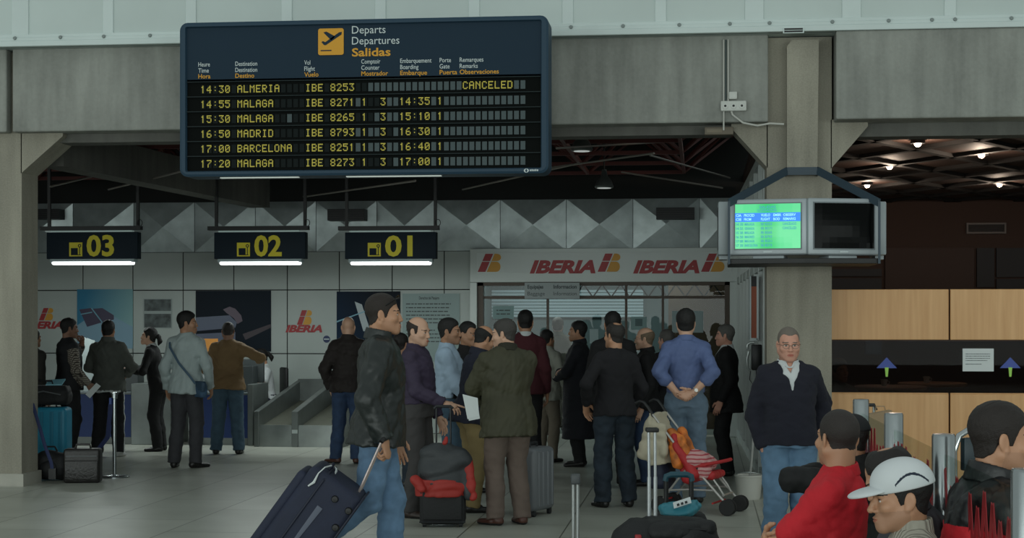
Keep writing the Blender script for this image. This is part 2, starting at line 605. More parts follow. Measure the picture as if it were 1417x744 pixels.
# ------------------------------------------------------------------ floor and walls
mb = MB(); mb.box((-16, -14, -.1), (14, 31, 0))
struct(mb.build('floor', floor_mat()))

YB = 25.0
zq0, zq1 = PZ(400, 348, YB), PZ(400, 279, YB)
xl, xr = -11.5, PX(650, YB)
mb = MB()
mb.box((xl, YB, 0), (xr, YB+.15, 4.6), 0)
mb.box((xr, YB, PZ(830, 352, YB)), (1.0, YB+.15, 4.6), 0)
zr = [0.0, PZ(400, 489, YB), PZ(400, 401, YB), zq0]
xs = [PX(p, YB) for p in (254, 324, 398, 470, 543, 615)]
step = xs[1]-xs[0]
xs = [xs[0]-step*i for i in range(9, 0, -1)] + xs
for r in range(3):
    for i in range(len(xs)):
        a = xs[i]; b = xs[i+1] if i+1 < len(xs) else xr+.05
        if b - a > .05:
            mb.box((a+.008, YB-.02, zr[r]+.008), (b-.008, YB+.01, zr[r+1]-.008), 1)
struct(mb.build('wall_back', [M_GAP, M_WALLP]))

# faceted metal band over the desks
mb = MB()
hz = zq1-zq0
edges = [-66+84*i for i in range(0, 7)] + [522, 601, 692.5, 784, 876, 968, 1032]
for e0, e1 in zip(edges[:-1], edges[1:]):
    c, pit = (PX(e0, YB)+PX(e1, YB))/2, PX(e1, YB)-PX(e0, YB)
    vs = [(c-pit/2+.004, YB-.03, zq0), (c+pit/2-.004, YB-.03, zq0), (c+pit/2-.004, YB-.03, zq1), (c-pit/2+.004, YB-.03, zq1), (c, YB-.10, (zq0+zq1)/2)]
    mb.add(vs, [(0,1,4),(1,2,4),(2,3,4),(3,0,4)])
struct(mb.build('wall_facets', M_QUILT))
for i, (p0, p1, q0, q1, lb) in enumerate(((453, 504, 289, 305, 'dark ventilation slot in the metal band above desk sign 01'), (908, 961, 287, 303, 'dark ventilation slot in the metal band above the ticket office fascia'), (40, 81, 289, 303, 'dark ventilation slot in the metal band behind the hanging sign 03'))):
    yv = YB-.3
    v = empty('air_vent', ((PX(p0, yv)+PX(p1, yv))/2, yv, PZ(p0, q1, yv)), 0, lb, 'vent')
    w, h = (PX(p1, yv)-PX(p0, yv)), PZ(p0, q0, yv)-PZ(p0, q1, yv)
    m = MB(); m.box((-w/2, 0, 0), (w/2, .27, h)); m.build('vent_box', M_BLACK, v)
    m = MB()
    for k in range(5): m.box((-w/2+.01, -.012, h*(k+.3)/5), (w/2-.01, .0, h*(k+.55)/5))
    m.build('grille', M_BLACKM, v)

# dark ceiling with steel lattice over the check-in zone
mb = MB(); mb.box((-12, 17.0, 4.62), (.75, 25.2, 4.8)); struct(mb.build('ceiling', M_CEIL))
mb = MB(); mb.box((-12, 16.9, 3.66), (-11.9, 25.2, 4.7)); mb.box((-12, 16.6, 0), (-11.7, 25.2, 3.66)); struct(mb.build('wall_left', M_CEIL))
mb = MB()
nx, ny = 9, 6
gx = [-10.6 + i*1.38 for i in range(nx)]; gy = [17.7 + j*1.4 for j in range(ny)]
zt, zb = 4.45, 3.85
for j in range(ny):
    mb.bar((gx[0], gy[j], zt), (gx[-1], gy[j], zt), .05, .07)
for i in range(nx):
    mb.bar((gx[i], gy[0], zt), (gx[i], gy[-1], zt), .05, .07)
for j in range(ny-1):
    for i in range(nx-1):
        c = ((gx[i]+gx[i+1])/2, (gy[j]+gy[j+1])/2, zb)
        for a in ((i,j),(i+1,j),(i,j+1),(i+1,j+1)):
            mb.bar((gx[a[0]], gy[a[1]], zt), c, .035, .035)
        if i < nx-2: mb.bar(c, (c[0]+1.38, c[1], zb), .045, .05)
        if j < ny-2: mb.bar(c, (c[0], c[1]+1.4, zb), .045, .05)
struct(mb.build('ceiling_lattice', M_TRUSS))
mb = MB()
for (a, b) in (((70,258,18.5),(160,236,21)), ((420,272,24),(575,250,19)), ((760,232,22),(905,212,18)), ((860,238,23),(1000,260,24)), ((150,262,22),(255,236,18.5)), ((640,262,23),(800,226,20)), ((900,215,18.5),(1010,246,23)), ((770,205,18),(920,196,21))):
    p = Vector((PX(a[0], a[2]), a[2], PZ(a[0], a[1], a[2]))); q = Vector((PX(b[0], b[2]), b[2], PZ(b[0], b[1], b[2])))
    mb.tube([p, q], .012, 6)
struct(mb.build('ceiling_tie_rods', M_PALE))
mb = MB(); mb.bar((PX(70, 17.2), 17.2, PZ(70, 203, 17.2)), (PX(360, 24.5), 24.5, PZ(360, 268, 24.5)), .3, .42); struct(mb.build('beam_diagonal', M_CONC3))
for i, (p, q, Y) in enumerate(((805, 209, 19.5), (836, 260, 22.5))):
    l = empty('ceiling_lamp', (PX(p, Y), Y, PZ(p, q, Y)), 0, ('round ceiling lamp among the dark lattice, nearer one above the queue' if i == 0 else 'round ceiling lamp among the dark lattice, farther one above the ticket office'), 'lamp')
    m = MB(); m.lathe([(.05,.0),(.12,.0),(.13,.02),(.10,.10),(.05,.16),(.03,.25)], n=20); m.build('lamp_shade', M_STEELD, l)
    m = MB(); m.lathe([(.0,-.004),(.095,-.004),(.095,.004),(.0,.004)], n=20, close=False); m.build('diffuser', mat('lamp_diffuser', 'DDE4E0', .5, emit=.35), l)
    m = MB(); m.tube([(0,0,.24),(0,0,4.62-PZ(p, q, Y))], .012, 6); m.build('stem', M_BLACK, l)

# concrete front: columns, brackets, beams
YF = 16.5
ZB0, ZB1 = 3.645, 4.495
mb = MB()
xe = PX(30, YF)
mb.box((-9.2, YF, 0), (xe, YF+.42, ZB1-.01))
xk = PX(87, YF)
zk = PZ(32, 240, YF)
mb.add([(xe-.01, YF, zk), (xk, YF, ZB0-.03), (xe-.01, YF, ZB0+.2), (xe-.01, YF+.42, zk), (xk, YF+.42, ZB0-.03), (xe-.01, YF+.42, ZB0+.2), (xk, YF, ZB0+.05), (xk, YF+.42, ZB0+.05)],
       [(0,1,6,2),(3,5,7,4),(0,3,4,1),(1,4,7,6),(2,6,7,5),(0,2,5,3)])
struct(mb.build('column_left', M_CONC2))
mb = MB(); mb.box((-9.2, YF-.03, 0), (xe+.03, YF+.45, .13)); struct(mb.build('baseboard_left', mat('pale_plinth', 'A8A69C', .6, noise=(6,.1))))
mb = MB(); mb.box((PX(17, YF-.15), YF-.15, ZB0), (PX(1063, YF-.15), YF+.45, ZB1)); struct(mb.build('beam_left', M_CONC, bevel=.015))
mb = MB(); mb.box((-9.2, YF-.15, ZB0), (PX(9, YF-.15), YF-.02, ZB1)); struct(mb.build('beam_end', M_CONC, bevel=.015))
xa, xb = PX(1061, YF), PX(1151, YF)
mb = MB(); mb.box((xa, YF, 0), (xb, YF+.55, ZB1-.01))
for sx, x_, pe in ((-1, xa, 1012), (1, xb, 1201)):
    xo = PX(pe, YF); zz = PZ(x_ and pe, 233, YF)
    ins = x_ - sx*.01
    poly = [(ins, zz), (xo, ZB0-.04), (xo, ZB0+.03), (ins, ZB0+.03)]
    if sx < 0: poly = poly[::-1]
    mb.prism(poly, YF, YF+.40)
struct(mb.build('column_right', M_CONC2))
mb = MB(); p0, p1 = PX(1089, YF-.16), PX(1131, YF-.16); zc = PZ(1110, 55, YF-.16)
mb.add([(p0, YF-.16, PZ(1110, 240, YF)), (p1, YF-.16, PZ(1110, 240, YF)), (p1+.015, YF-.16, zc), (p0+.05, YF-.16, zc), (p0, YF-.16, zc-.06),
        (p0, YF+.02, PZ(1110, 240, YF)), (p1, YF+.02, PZ(1110, 240, YF)), (p1+.015, YF+.02, zc), (p0+.05, YF+.02, zc), (p0, YF+.02, zc-.06)],
       [(0,1,2,3,4),(9,8,7,6,5),(0,5,6,1),(1,6,7,2),(2,7,8,3),(3,8,9,4),(4,9,5,0)])
struct(mb.build('pilaster', M_CONC2))
mb = MB(); mb.box((PX(1157, YF-.28), YF-.28, ZB0), (13, YF+.45, ZB1)); struct(mb.build('beam_right', M_CONC, bevel=.015))
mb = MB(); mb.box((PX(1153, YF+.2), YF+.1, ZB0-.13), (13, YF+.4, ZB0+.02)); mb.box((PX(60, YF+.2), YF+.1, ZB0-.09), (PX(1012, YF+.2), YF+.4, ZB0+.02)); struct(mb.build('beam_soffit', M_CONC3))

# painted cladding over the beams
YW = YF-.30
mb = MB()
mb.box((-11, YW+.06, ZB1), (13, YW+.7, 7.2), 1)
zb = PZ(700, 38, YW)
mb.box((-11, YW, ZB1), (13, YW+.1, ZB1+.055), 0)
mb.box((-11, YW+.012, ZB1+.055), (13, YW+.1, zb), 0)
mb.box((-11, YW+.03, zb), (13, YW+.1, zb+.035), 0)
for p in (25, 147, 262, 395, 525, 655, 785, 914, 1044, 1179, 1316, 1450, 1590):
    w = .055 if p not in (25, 1044, 1179) else .09
    mb.box((PX(p, YW)-w, YW+.045, zb), (PX(p, YW)+w, YW+.1, 7.2), 0)
mb.box((-11, YW+.03, zb+1.7), (13, YW+.1, zb+1.8), 0)
struct(mb.build('wall_upper', [M_WHITE, M_WHITE2], bevel=.006))
mb = MB()
for p in (20, 83, 143, 207, 300, 700, 790, 862, 940, 1010, 1065, 1152, 1230, 1290, 1322, 1400):
    x_, z_ = PX(p, YW), PZ(p, 57 if p < 400 else (45 if p < 900 else 40), YW)
    mb.lathe([(.0, YW-.004), (.016, YW-.002), (.020, YW+.014)], (x_, 0, ZB1+.085), 10, 'y', close=False)
struct(mb.build('trim_bolts', mat('bolt_grey', '7E8886', .5)))
v = empty('air_slot', (PX(1098, YW), YW, PZ(1098, 46, YW)), 0, 'small dark louvred slot in the white cladding above the right column', 'vent')
m = MB(); m.box((-.10, -.012, 0), (.10, .012, .055)); m.build('slot_frame', M_WHITE, v)
m = MB(); m.box((-.088, -.016, .008), (.088, -.011, .024)); m.box((-.088, -.016, .031), (.088, -.011, .047)); m.build('slot', M_BLACK, v)

# ------------------------------------------------------------------ ticket office front
YP = 24.75
def bx(mb, p0, p1, q0, q1, y0, y1, mi=0, ref=None):
    ref = p0 if ref is None else ref
    return mb.box((PX(p0, y0), y0, PZ(ref, q1, y0)), (PX(p1, y0), y1, PZ(ref, q0, y0)), mi)
zf0, zf1 = PZ(830, 390, YP), PZ(830, 343, YP)
xpl, xpr = PX(650, YP), PX(1020, YP)
mb = MB()
mb.box((xpl, YP, zf0), (xpr, YP+.22, zf1))
mb.box((xpl, YP, 0), (PX(660, YP), YP+.22, zf0))
mb.box((PX(1010, YP), YP, 0), (xpr, YP+.22, zf0))
struct(mb.build('door_frame', M_ALUW, bevel=.008))
mb = MB()
mb.box((PX(660, YP), YP-.015, zf0+.14), (PX(1012, YP), YP+.01, zf1-.07)); struct(mb.build('fascia_panel', mat('fascia_white', 'CED6D4', .4, noise=(1, .04))))
mb = MB()
for p0, p1 in ((660, 668), (1003, 1010)): mb.box((PX(p0, YP), YP+.06, 0), (PX(p1, YP), YP+.2, zf0))
mb.box((PX(660, YP), YP+.06, zf0-.05), (PX(1010, YP), YP+.2, zf0))
for p in (757, 866, 917): mb.box((PX(p, YP)-.018, YP+.10, 0), (PX(p, YP)+.018, YP+.15, zf0))
mb.box((PX(660, YP), YP+.09, PZ(830, 411, YP)-.02), (PX(1010, YP), YP+.15, PZ(830, 411, YP)+.02))
struct(mb.build('door_trim', M_BROWN))
mb = MB(); a_, b_ = PX(668, YP), PX(1003, YP)
mb.add([(a_, YP+.125, .02), (b_, YP+.125, .02), (b_, YP+.125, zf0-.05), (a_, YP+.125, zf0-.05)], [(0, 1, 2, 3)])
struct(mb.build('window_1', glass_mat('office_glass', (.42, .48, .475), .02, .0)))
# office behind the glass
mb = MB()
mb.box((xpl-.1, 28.0, 0), (xpr+.3, 28.1, 2.9), 0)
mb.box((xpl-.2, YP+.42, 0), (xpl-.08, 28.0, 2.9), 0); mb.box((xpr+.1, YP+.35, 0), (xpr+.3, 28.0, 2.9), 0)
struct(mb.build('wall_office', mat('office_wall', '5A6868', .7)))
mb = MB(); mb.box((xpl-.2, YP+.23, 2.85), (xpr+.3, 28.1, 2.95)); struct(mb.build('ceiling_office', mat('office_ceiling', '5B6666', .8)))
mb = MB()  # pale glowing slats stand in for hall windows reflected in the glass
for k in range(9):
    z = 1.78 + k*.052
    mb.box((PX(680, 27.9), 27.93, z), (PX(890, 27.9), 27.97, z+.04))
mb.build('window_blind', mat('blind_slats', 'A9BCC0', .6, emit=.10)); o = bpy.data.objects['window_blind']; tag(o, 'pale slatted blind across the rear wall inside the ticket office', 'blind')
mb = MB()  # lattice stands in for the hall roof truss mirrored in the glass
for (x0_, x1_) in ((PX(795, 26.2), PX(1000, 26.2)),):
    zt_, zb_ = PZ(850, 393, 26.2), PZ(850, 411, 26.2)
    mb.bar((x0_, 26.2, zt_), (x1_, 26.2, zt_), .03, .03); mb.bar((x0_, 26.2, zb_), (x1_, 26.2, zb_), .03, .03)
    n = 8
    for k in range(n):
        a = x0_+(x1_-x0_)*k/n; b = x0_+(x1_-x0_)*(k+1)/n; c = (a+b)/2
        mb.bar((a, 26.2, zb_), (c, 26.2, zt_), .022, .022); mb.bar((c, 26.2, zt_), (b, 26.2, zb_), .022, .022)
struct(mb.build('trim_truss', M_BLACKM))
mb = MB(); mb.box((PX(925, 26.6), 26.5, 0), (PX(1015, 26.6), 26.6, 2.4)); struct(mb.build('wall_partition', mat('partition_brown', '5A4632', .6)))
for px_, lb in ((745, 'square lit ceiling panel inside the ticket office, toward the hanging notice'), (915, 'square lit ceiling panel inside the ticket office, toward the partition')):
    r = empty('ceiling_panel_lamp', (PX(px_, 26.4), 26.4, 2.83), 0, lb, 'lamp')  # lamps added to brighten the office interior
    m = MB(); m.box((-.32, -.32, 0), (.32, .32, .02)); m.build('panel_frame', M_ALU, r)
    m = MB(); m.box((-.29, -.29, -.008), (.29, .29, .002)); m.build('diffuser', mat('office_diffuser', 'DCE8E8', .5, emit=1.0), r)
    ld = bpy.data.lights.new('panel_light', 'AREA'); ld.size = .55; ld.energy = 26; ld.color = (.88, 1, 1)
    lo = bpy.data.objects.new('panel_light', ld); link(lo, r); lo.location = (0, 0, -.02)
# glazed side wall between the office front and the right column
mb = MB()
xw0, xw1 = PX(1021, YP), PX(1059, 17.2)
for k in range(8):
    t = k/7.0
    y = YP + (17.3-YP)*t; x = xw0 + (xw1-xw0)*t
    mb.box((x-.02, y-.06, 0), (x+.06, y+.06, 3.5), 0)
mb.bar((xw0+.02, YP, 2.3), (xw1+.02, 17.3, 2.3), .07, .1, mi=0)
mb.bar((xw0+.02, YP, 3.46), (xw1+.02, 17.3, 3.46), .08, .1, mi=0)
mb.bar((xw0+.02, YP, .06), (xw1+.02, 17.3, .06), .07, .12, mi=0)
struct(mb.build('wall_right_frame', M_ALUW))
mb = MB(); mb.bar((xw0+.04, YP, 1.75), (xw1+.04, 17.3, 1.75), .01, 3.4, mi=0)
struct(mb.build('window_2', glass_mat('side_glass', (.35, .38, .38), .2)))
mb = MB(); mb.bar((xw0+.12, YP, 1.85), (xw1+.12, 17.0, 1.85), .05, 3.7, mi=0)
struct(mb.build('wall_right', mat('side_partition', '4D5654', .7)))

# ------------------------------------------------------------------ cafe on the right
YC = 16.85
zc = [0, PZ(1300, 545, YC), PZ(1300, 543, YC), PZ(1300, 470, YC), PZ(1300, 400, YC)]
xc0 = xb-.02
xj = PX(1314, YC)
mb = MB()
jw = .008
for a, b in ((xc0, xj-jw), (xj+jw, xj+2.0), (xj+2.0+2*jw, xj+4.2), (xj+4.2+2*jw, xj+6.4)):
    mb.box((a, YC, .05), (b, YC+.05, zc[1]))
    mb.box((a, YC, zc[3]), (b, YC+.05, zc[4]))
    mb.box((a, YC+.012, zc[1]-.01), (b, YC+.05, zc[1]+.012))
o = struct(mb.build('wall_cafe', M_WOOD, bevel=.006))
mb = MB(); mb.box((xc0, YC+.02, zc[3]-.012), (xj+6.4, YC+.06, zc[3]+.004)); mb.box((xc0, YC+.055, 0), (xj+6.4, YC+.08, zc[1]-.01)); mb.box((xc0, YC+.055, zc[3]+.01), (xj+6.4, YC+.08, zc[4]-.005)); struct(mb.build('trim_1', M_CBROWN))
mb = MB(); mb.box((xc0, YC+.028, zc[1]-.005), (xj+6.4, YC+.036, zc[3]+.005)); struct(mb.build('window_3', glass_mat('cafe_glass', (.42, .36, .33), .004)))
mb = MB(); mb.box((.62, 16.95, 3.78), (13, 29.2, 3.9)); struct(mb.build('ceiling_cafe', M_CBROWN))
mb = MB()
for k in range(-6, 16):
    for sgn in (1, -1):
        x_ = .8 + k*1.15
        a = Vector((x_, 17.3, 3.785)); b = Vector((x_ + sgn*7, 29, 3.785))
        # keep inside the room
        def clipx(p, q):
            lo_, hi_ = 1.0, 12.8
            d = q-p
            t0, t1 = 0, 1
            if abs(d.x) > 1e-6:
                ta, tb = (lo_-p.x)/d.x, (hi_-p.x)/d.x
                t0, t1 = max(0, min(ta, tb)), min(1, max(ta, tb))
            return (p+d*t0, p+d*t1) if t1-t0 > .05 else None
        r_ = clipx(a, b)
        if r_: mb.bar(r_[0], r_[1], .10, .10)
struct(mb.build('ceiling_lattice_cafe', mat('lattice_dark', '0E0A09', .8)))
mb = MB(); mb.box((.7, 29.0, 0), (13, 29.2, 3.9), 0); mb.box((12.9, 17.2, 0), (13.0, 29.0, 3.9), 0)
struct(mb.build('wall_cafe_back', M_CBROWN2))
mb = MB()
for p0, p1, q0, q1 in ((1352, 1376, 343, 397), (1379, 1450, 343, 383), (1379, 1450, 386, 440), (1150, 1220, 372, 382), (1150, 1220, 385, 440), (1225, 1348, 343, 440)):
    bx(mb, p0, p1, q0, q1, 28.92, 29.02, 1 if p0 == 1225 else 0)
struct(mb.build('wall_panels_cafe', [mat('slate_panel', '2B2728', .7), mat('rust_panel', '3A2318', .7)]))
v = empty('ventilation_grille', (PX(1365, 28.9), 28.9, PZ(1365, 323, 28.9)), 0, 'pale framed ventilation grille high on the dark cafe wall', 'vent')
w = (PX(1393, 28.9)-PX(1338, 28.9))/2; h = PZ(1365, 308, 28.9)-PZ(1365, 323, 28.9)
m = MB(); m.box((-w, 0, 0), (w, .1, .03)); m.box((-w, 0, h-.03), (w, .1, h)); m.box((-w, 0, .03), (-w+.03, .1, h-.03)); m.box((w-.03, 0, .03), (w, .1, h-.03)); m.build('vent_frame', mat('vent_grey', '6A5E58', .6), v)
m = MB()
for k in range(5): m.box((-w+.03, .03, .04+k*(h-.06)/5), (w-.03, .09, .04+(k+.5)*(h-.06)/5))
m.build('grille', mat('vent_dark', '241D1B', .6), v)
for p, q, lb in ((1270, 197, 'round recessed downlight in the cafe ceiling, nearest to the concrete beam'), (1358, 213, 'round recessed downlight in the cafe ceiling, upper one toward the frame edge'), (1231, 229, 'round recessed downlight in the cafe ceiling, between two others left of centre'), (1200, 255, 'round recessed downlight in the cafe ceiling, just above the blank television corner'), (1383, 254, 'round recessed downlight in the cafe ceiling, lowest one on the far right')):
    d_ = FPX*(3.78-.03-EYE)/(HOR-q)
    c = PT(p, d_)
    dl = empty('downlight', (c.x, c.y, 3.74), 0, lb, 'lamp', 'downlights in the cafe ceiling')
    pl = bpy.data.lights.new('downlight_light', 'POINT'); pl.energy = 14; pl.color = (1, .8, .62); pl.shadow_soft_size = .05
    po = bpy.data.objects.new('downlight_light', pl); link(po, dl); po.location = (0, 0, -.12)
    m = MB(); m.lathe([(.085,.04),(.085,-.002),(.065,-.005),(.06,.0),(.06,.04)], n=18, close=False); m.build('ring', M_BLACKM, dl)
    m = MB(); m.lathe([(.0,-.042),(.022,-.036),(.038,-.02),(.043,.0),(.043,.03)], n=18, close=False); m.build('bulb', mat('downlight_glow', 'FFD9C0', .5, emit=6), dl)
# ------------------------------------------------------------------ departures board
M_BOARD = mat('board_blue_grey', '233442', .6, spec=.12)
M_BOARDF = mat('board_frame', '2A4152', .5, spec=.25)
M_ROWBG = mat('flap_black', '0E1110', .7, spec=.06)
M_FLAP = mat('flap_blank', '4A5658', .5, spec=.2)
M_FLAP2 = mat('flap_dark', '181E1E', .6, spec=.08)
M_YEL = mat('flap_yellow', 'CDBB48', .6)
M_AMB = mat('sign_amber', 'D79A1E', .55)
M_LET = mat('sign_white', 'C9D3D3', .6)
M_PAPER = mat('white_paper', 'D2D8D8', .7)
M_SLAT = mat('board_slat', '222C2D', .5, spec=.15)
G5 = {'0':'0e11191513110e','1':'04060404040404','2':'0e11100804021f','3':'1f08040810110e','4':'080c0a091f0808','5':'1f010f1010110e','6':'0c02010f11110e','7':'1f100804020202','8':'0e11110e11110e','9':'0e11111e100806',
 ':':'00040000040000','A':'0e11111f111111','B':'0f11110f11110f','C':'0e11010101110e','D':'0f11111111110f','E':'1f01010f01011f','G':'0e11011d11110e','I':'0e04040404040e','L':'0101010101011f','M':'111b1511111111','N':'11131519111111','O':'0e11111111110e','R':'0f11110f050911',
 'S':'1e01010e10100f','T':'1f040404040404','P':'0f11110f010101','F':'1f01010f010101','V':'1111111111' + '0a04','H':'1111111f111111','U':'1111111111110e'}
def dots(mb, ch, x, z, w, h, y, mi=0):
    g = G5[ch]
    for r in range(7):
        bits = int(g[2*r:2*r+2], 16)
        c = 0
        while c < 5:
            if bits >> c & 1:
                c2 = c
                while c2 < 5 and bits >> c2 & 1: c2 += 1
                xa, xb_ = x+w*c/5, x+w*(c2)/5
                za, zb_ = z+h*(6-r)/7, z+h*(7-r)/7
                mb.add([(xa,y,za),(xb_,y,za),(xb_,y,zb_),(xa,y,zb_)], [(0,1,2,3)], mi)
                c = c2
            else: c += 1
YD = 15.2
def build_board():
    x0, x1 = PX(249, YD), PX(759, YD)
    z0, z1 = PZ(504, 242, YD), PZ(504, 26.5, YD)
    W, H = x1-x0, z1-z0
    r = empty('departures_board', ((x0+x1)/2, YD, z0), 0, 'wide dark blue split-flap departures board hanging in front of the concrete beam', 'information board')
    ox, oz = -W/2, 0
    s = W/1338.0      # one unit of the close-up crop
    def X(c): return ox + (c-25)*s
    def Z(c): return (609-c)*s
    # casing: rounded frame
    mb = MB()
    rad = .075
    def rr(a0, b0, a1, b1, rd, n=6):
        pts = []
        for cx, cz, st in ((a1-rd, b0+rd, -90), (a1-rd, b1-rd, 0), (a0+rd, b1-rd, 90), (a0+rd, b0+rd, 180)):
            for i in range(n+1):
                t = R_(st + 90*i/n); pts.append((cx+rd*math.cos(t), cz+rd*math.sin(t)))
        return pts
    out = rr(ox, oz, -ox, H, rad); inn = rr(X(50), Z(588), X(1335), Z(72), .012)
    n = len(out)
    vs = [(p[0], 0, p[1]) for p in out] + [(p[0], -.012, p[1]) for p in rr(ox+.02, oz+.02, -ox-.02, H-.02, rad-.015)] + [(p[0], -.012, p[1]) for p in rr(X(46), Z(592), X(1339), Z(68), .016)] + [(p[0], .02, p[1]) for p in inn] + [(p[0], .32, p[1]) for p in out]
    fs = []
    for L_ in range(3):
        for i in range(n):
            j = (i+1) % n; fs.append((L_*n+i, L_*n+j, (L_+1)*n+j, (L_+1)*n+i))
    for i in range(n):
        j = (i+1) % n; fs.append((j, i, 4*n+i, 4*n+j))
    fs.append(tuple(range(4*n, 5*n))[::-1])
    mb.add(vs, fs); mb.build('casing', M_BOARDF, r)
    mb = MB(); mb.box((X(48), .016, Z(258)), (X(1337), .05, Z(70))); mb.build('header_panel', M_BOARD, r)
    # pictogram
    mb = MB(); mb.prism(rr(X(534), Z(178), X(627), Z(83), .02), .008, .016); pg = mb.build('pictogram', M_AMB, r)
    mb = MB()
    def q(pts): mb.add([(X(a), .006, Z(b)) for a, b in pts], [tuple(range(len(pts)))])
    q([(546,131),(552,128),(560,132),(610,98),(621,96),(619,106),(562,143),(555,142)])
    q([(553,97),(564,94),(596,112),(580,124)]); q([(578,120),(592,112),(594,116),(581,126)]); q([(543,160),(583,160),(583,164),(543,164)])
    mb.build('aeroplane_symbol', M_BOARD, pg)
    # titles
    for t, c0, c1, zb_, cap, m, bo, nm in (('Departs', 657, 779, 103, 27, M_LET, .0, 'title'), ('Departures', 657, 829, 142, 27, M_LET, .0, 'title'), ('Salidas', 657, 797, 184, 28, M_AMB, .022, 'title')):
        mb = MB(); put_text(mb, t, X(c0), Z(zb_), cap*s, X(c1)-X(c0), .012, bo); mb.build(nm, m, r)
    for ts, c0, cs in ((('Heure','Time','Hora'), 92, (135,131,137)), (('Destination','Destination','Destino'), 229, (310,310,299)), (('Vol','Flight','Vuelo'), 483, (505,522,535)), (('Comptoir','Counter','Mostrador'), 691, (760,757,788)), (('Embarquement','Boarding','Embarque'), 832, (945,898,929)), (('Porte','Gate','Puerta'), 974, (1015,1010,1037)), (('Remarques','Remarks','Observaciones'), 1046, (1131,1111,1186))):
        for t, c1, zb_, m, bo in zip(ts, cs, (211, 233, 254), (M_LET, M_LET, M_AMB), (.004, .004, .014)):
            mb = MB(); put_text(mb, t, X(c0), Z(zb_), 15.5*s, X(c1)-X(c0), .012, bo); mb.build('column_heading', m, r)
    # flap rows
    rows = [('14:30', 'ALMERIA', 'IBE', '8253', '', '', '', '', 'CANCELED'), ('14:55', 'MALAGA', 'IBE', '8271', '1', '3', '14:35', '1', ''), ('15:30', 'MALAGA', 'IBE', '8265', '1', '3', '15:10', '1', ''),
            ('16:50', 'MADRID', 'IBE', '8793', '1', '3', '16:30', '1', ''), ('17:00', 'BARCELONA', 'IBE', '8251', '1', '3', '16:40', '1', ''), ('17:20', 'MALAGA', 'IBE', '8273', '1', '3', '17:00', '1', '')]
    for i, row in enumerate(rows):
        zc = 294 + i*53.7
        mb = MB()
        mb.box((X(50), .030, Z(zc+25)), (X(1335), .06, Z(zc-25)), 0)
        used = set()
        cells = {}
        for st, tx in zip((0, 6, 17, 21, 26, 29, 32, 38, 42), row):
            for j, ch in enumerate(tx): cells[st+j] = ch
        rnd = random.Random(i)
        for c in range(52):
            xa = 97 + 22.8*c
            blank = 0
            if c >= 25 and c not in cells: blank = 2 if (c > 30 or rnd.random() < .6) else 1
            if c in cells: blank = 1
            if c == 14 and i == 2: blank = 2
            mb.box((X(xa+3), .024, Z(zc+15)), (X(xa+20), .031, Z(zc-15)), (3 if blank == 2 else 2))
        ro = mb.build('flap_row', [M_ROWBG, M_YEL, M_FLAP2, M_FLAP], r)
        for st, tx in zip((0, 6, 17, 21, 26, 29, 32, 38, 42), row):
            if not tx: continue
            mb = MB()
            for j, ch in enumerate(tx): dots(mb, ch, X(97+22.8*(st+j)+2.2), Z(zc+13), 17.5*s, 27*s, .021)
            mb.build('flap_word', M_YEL, ro)
        mb = MB(); mb.box((X(50), .004, Z(zc-25.5)), (X(1335), .05, Z(zc-28.5))); mb.build('row_divider', M_SLAT, r)
    mb = MB(); put_text(mb, '()', X(1276), Z(603), 10*s, 18*s, -.014, .03); [mb.box((X(1297+6.4*k), -.0145, Z(602)), (X(1301.5+6.4*k), -.0135, Z(602-6-(k % 2)))) for k in range(5)]; mb.build('maker_mark', M_LET, r)
    mb = MB()
    for a, b in ((165, 455), (630, 975)): mb.box((X(a), .08, -.010), (X(b), .13, -.002))
    mb.build('lamp_strip', mat('lamp_strip', 'D8E2DA', .5, emit=.25), r)
    mb = MB()
    for x_ in (-W*.35, W*.35): mb.box((x_-.04, .3, H*.5), (x_+.04, YF-.156-YD, H*.5+.08)); mb.box((x_-.04, .3, H*.75), (x_+.04, YF-.156-YD, H*.75+.08))
    mb.build('wall_bracket', M_BLACKM, r)
build_board()

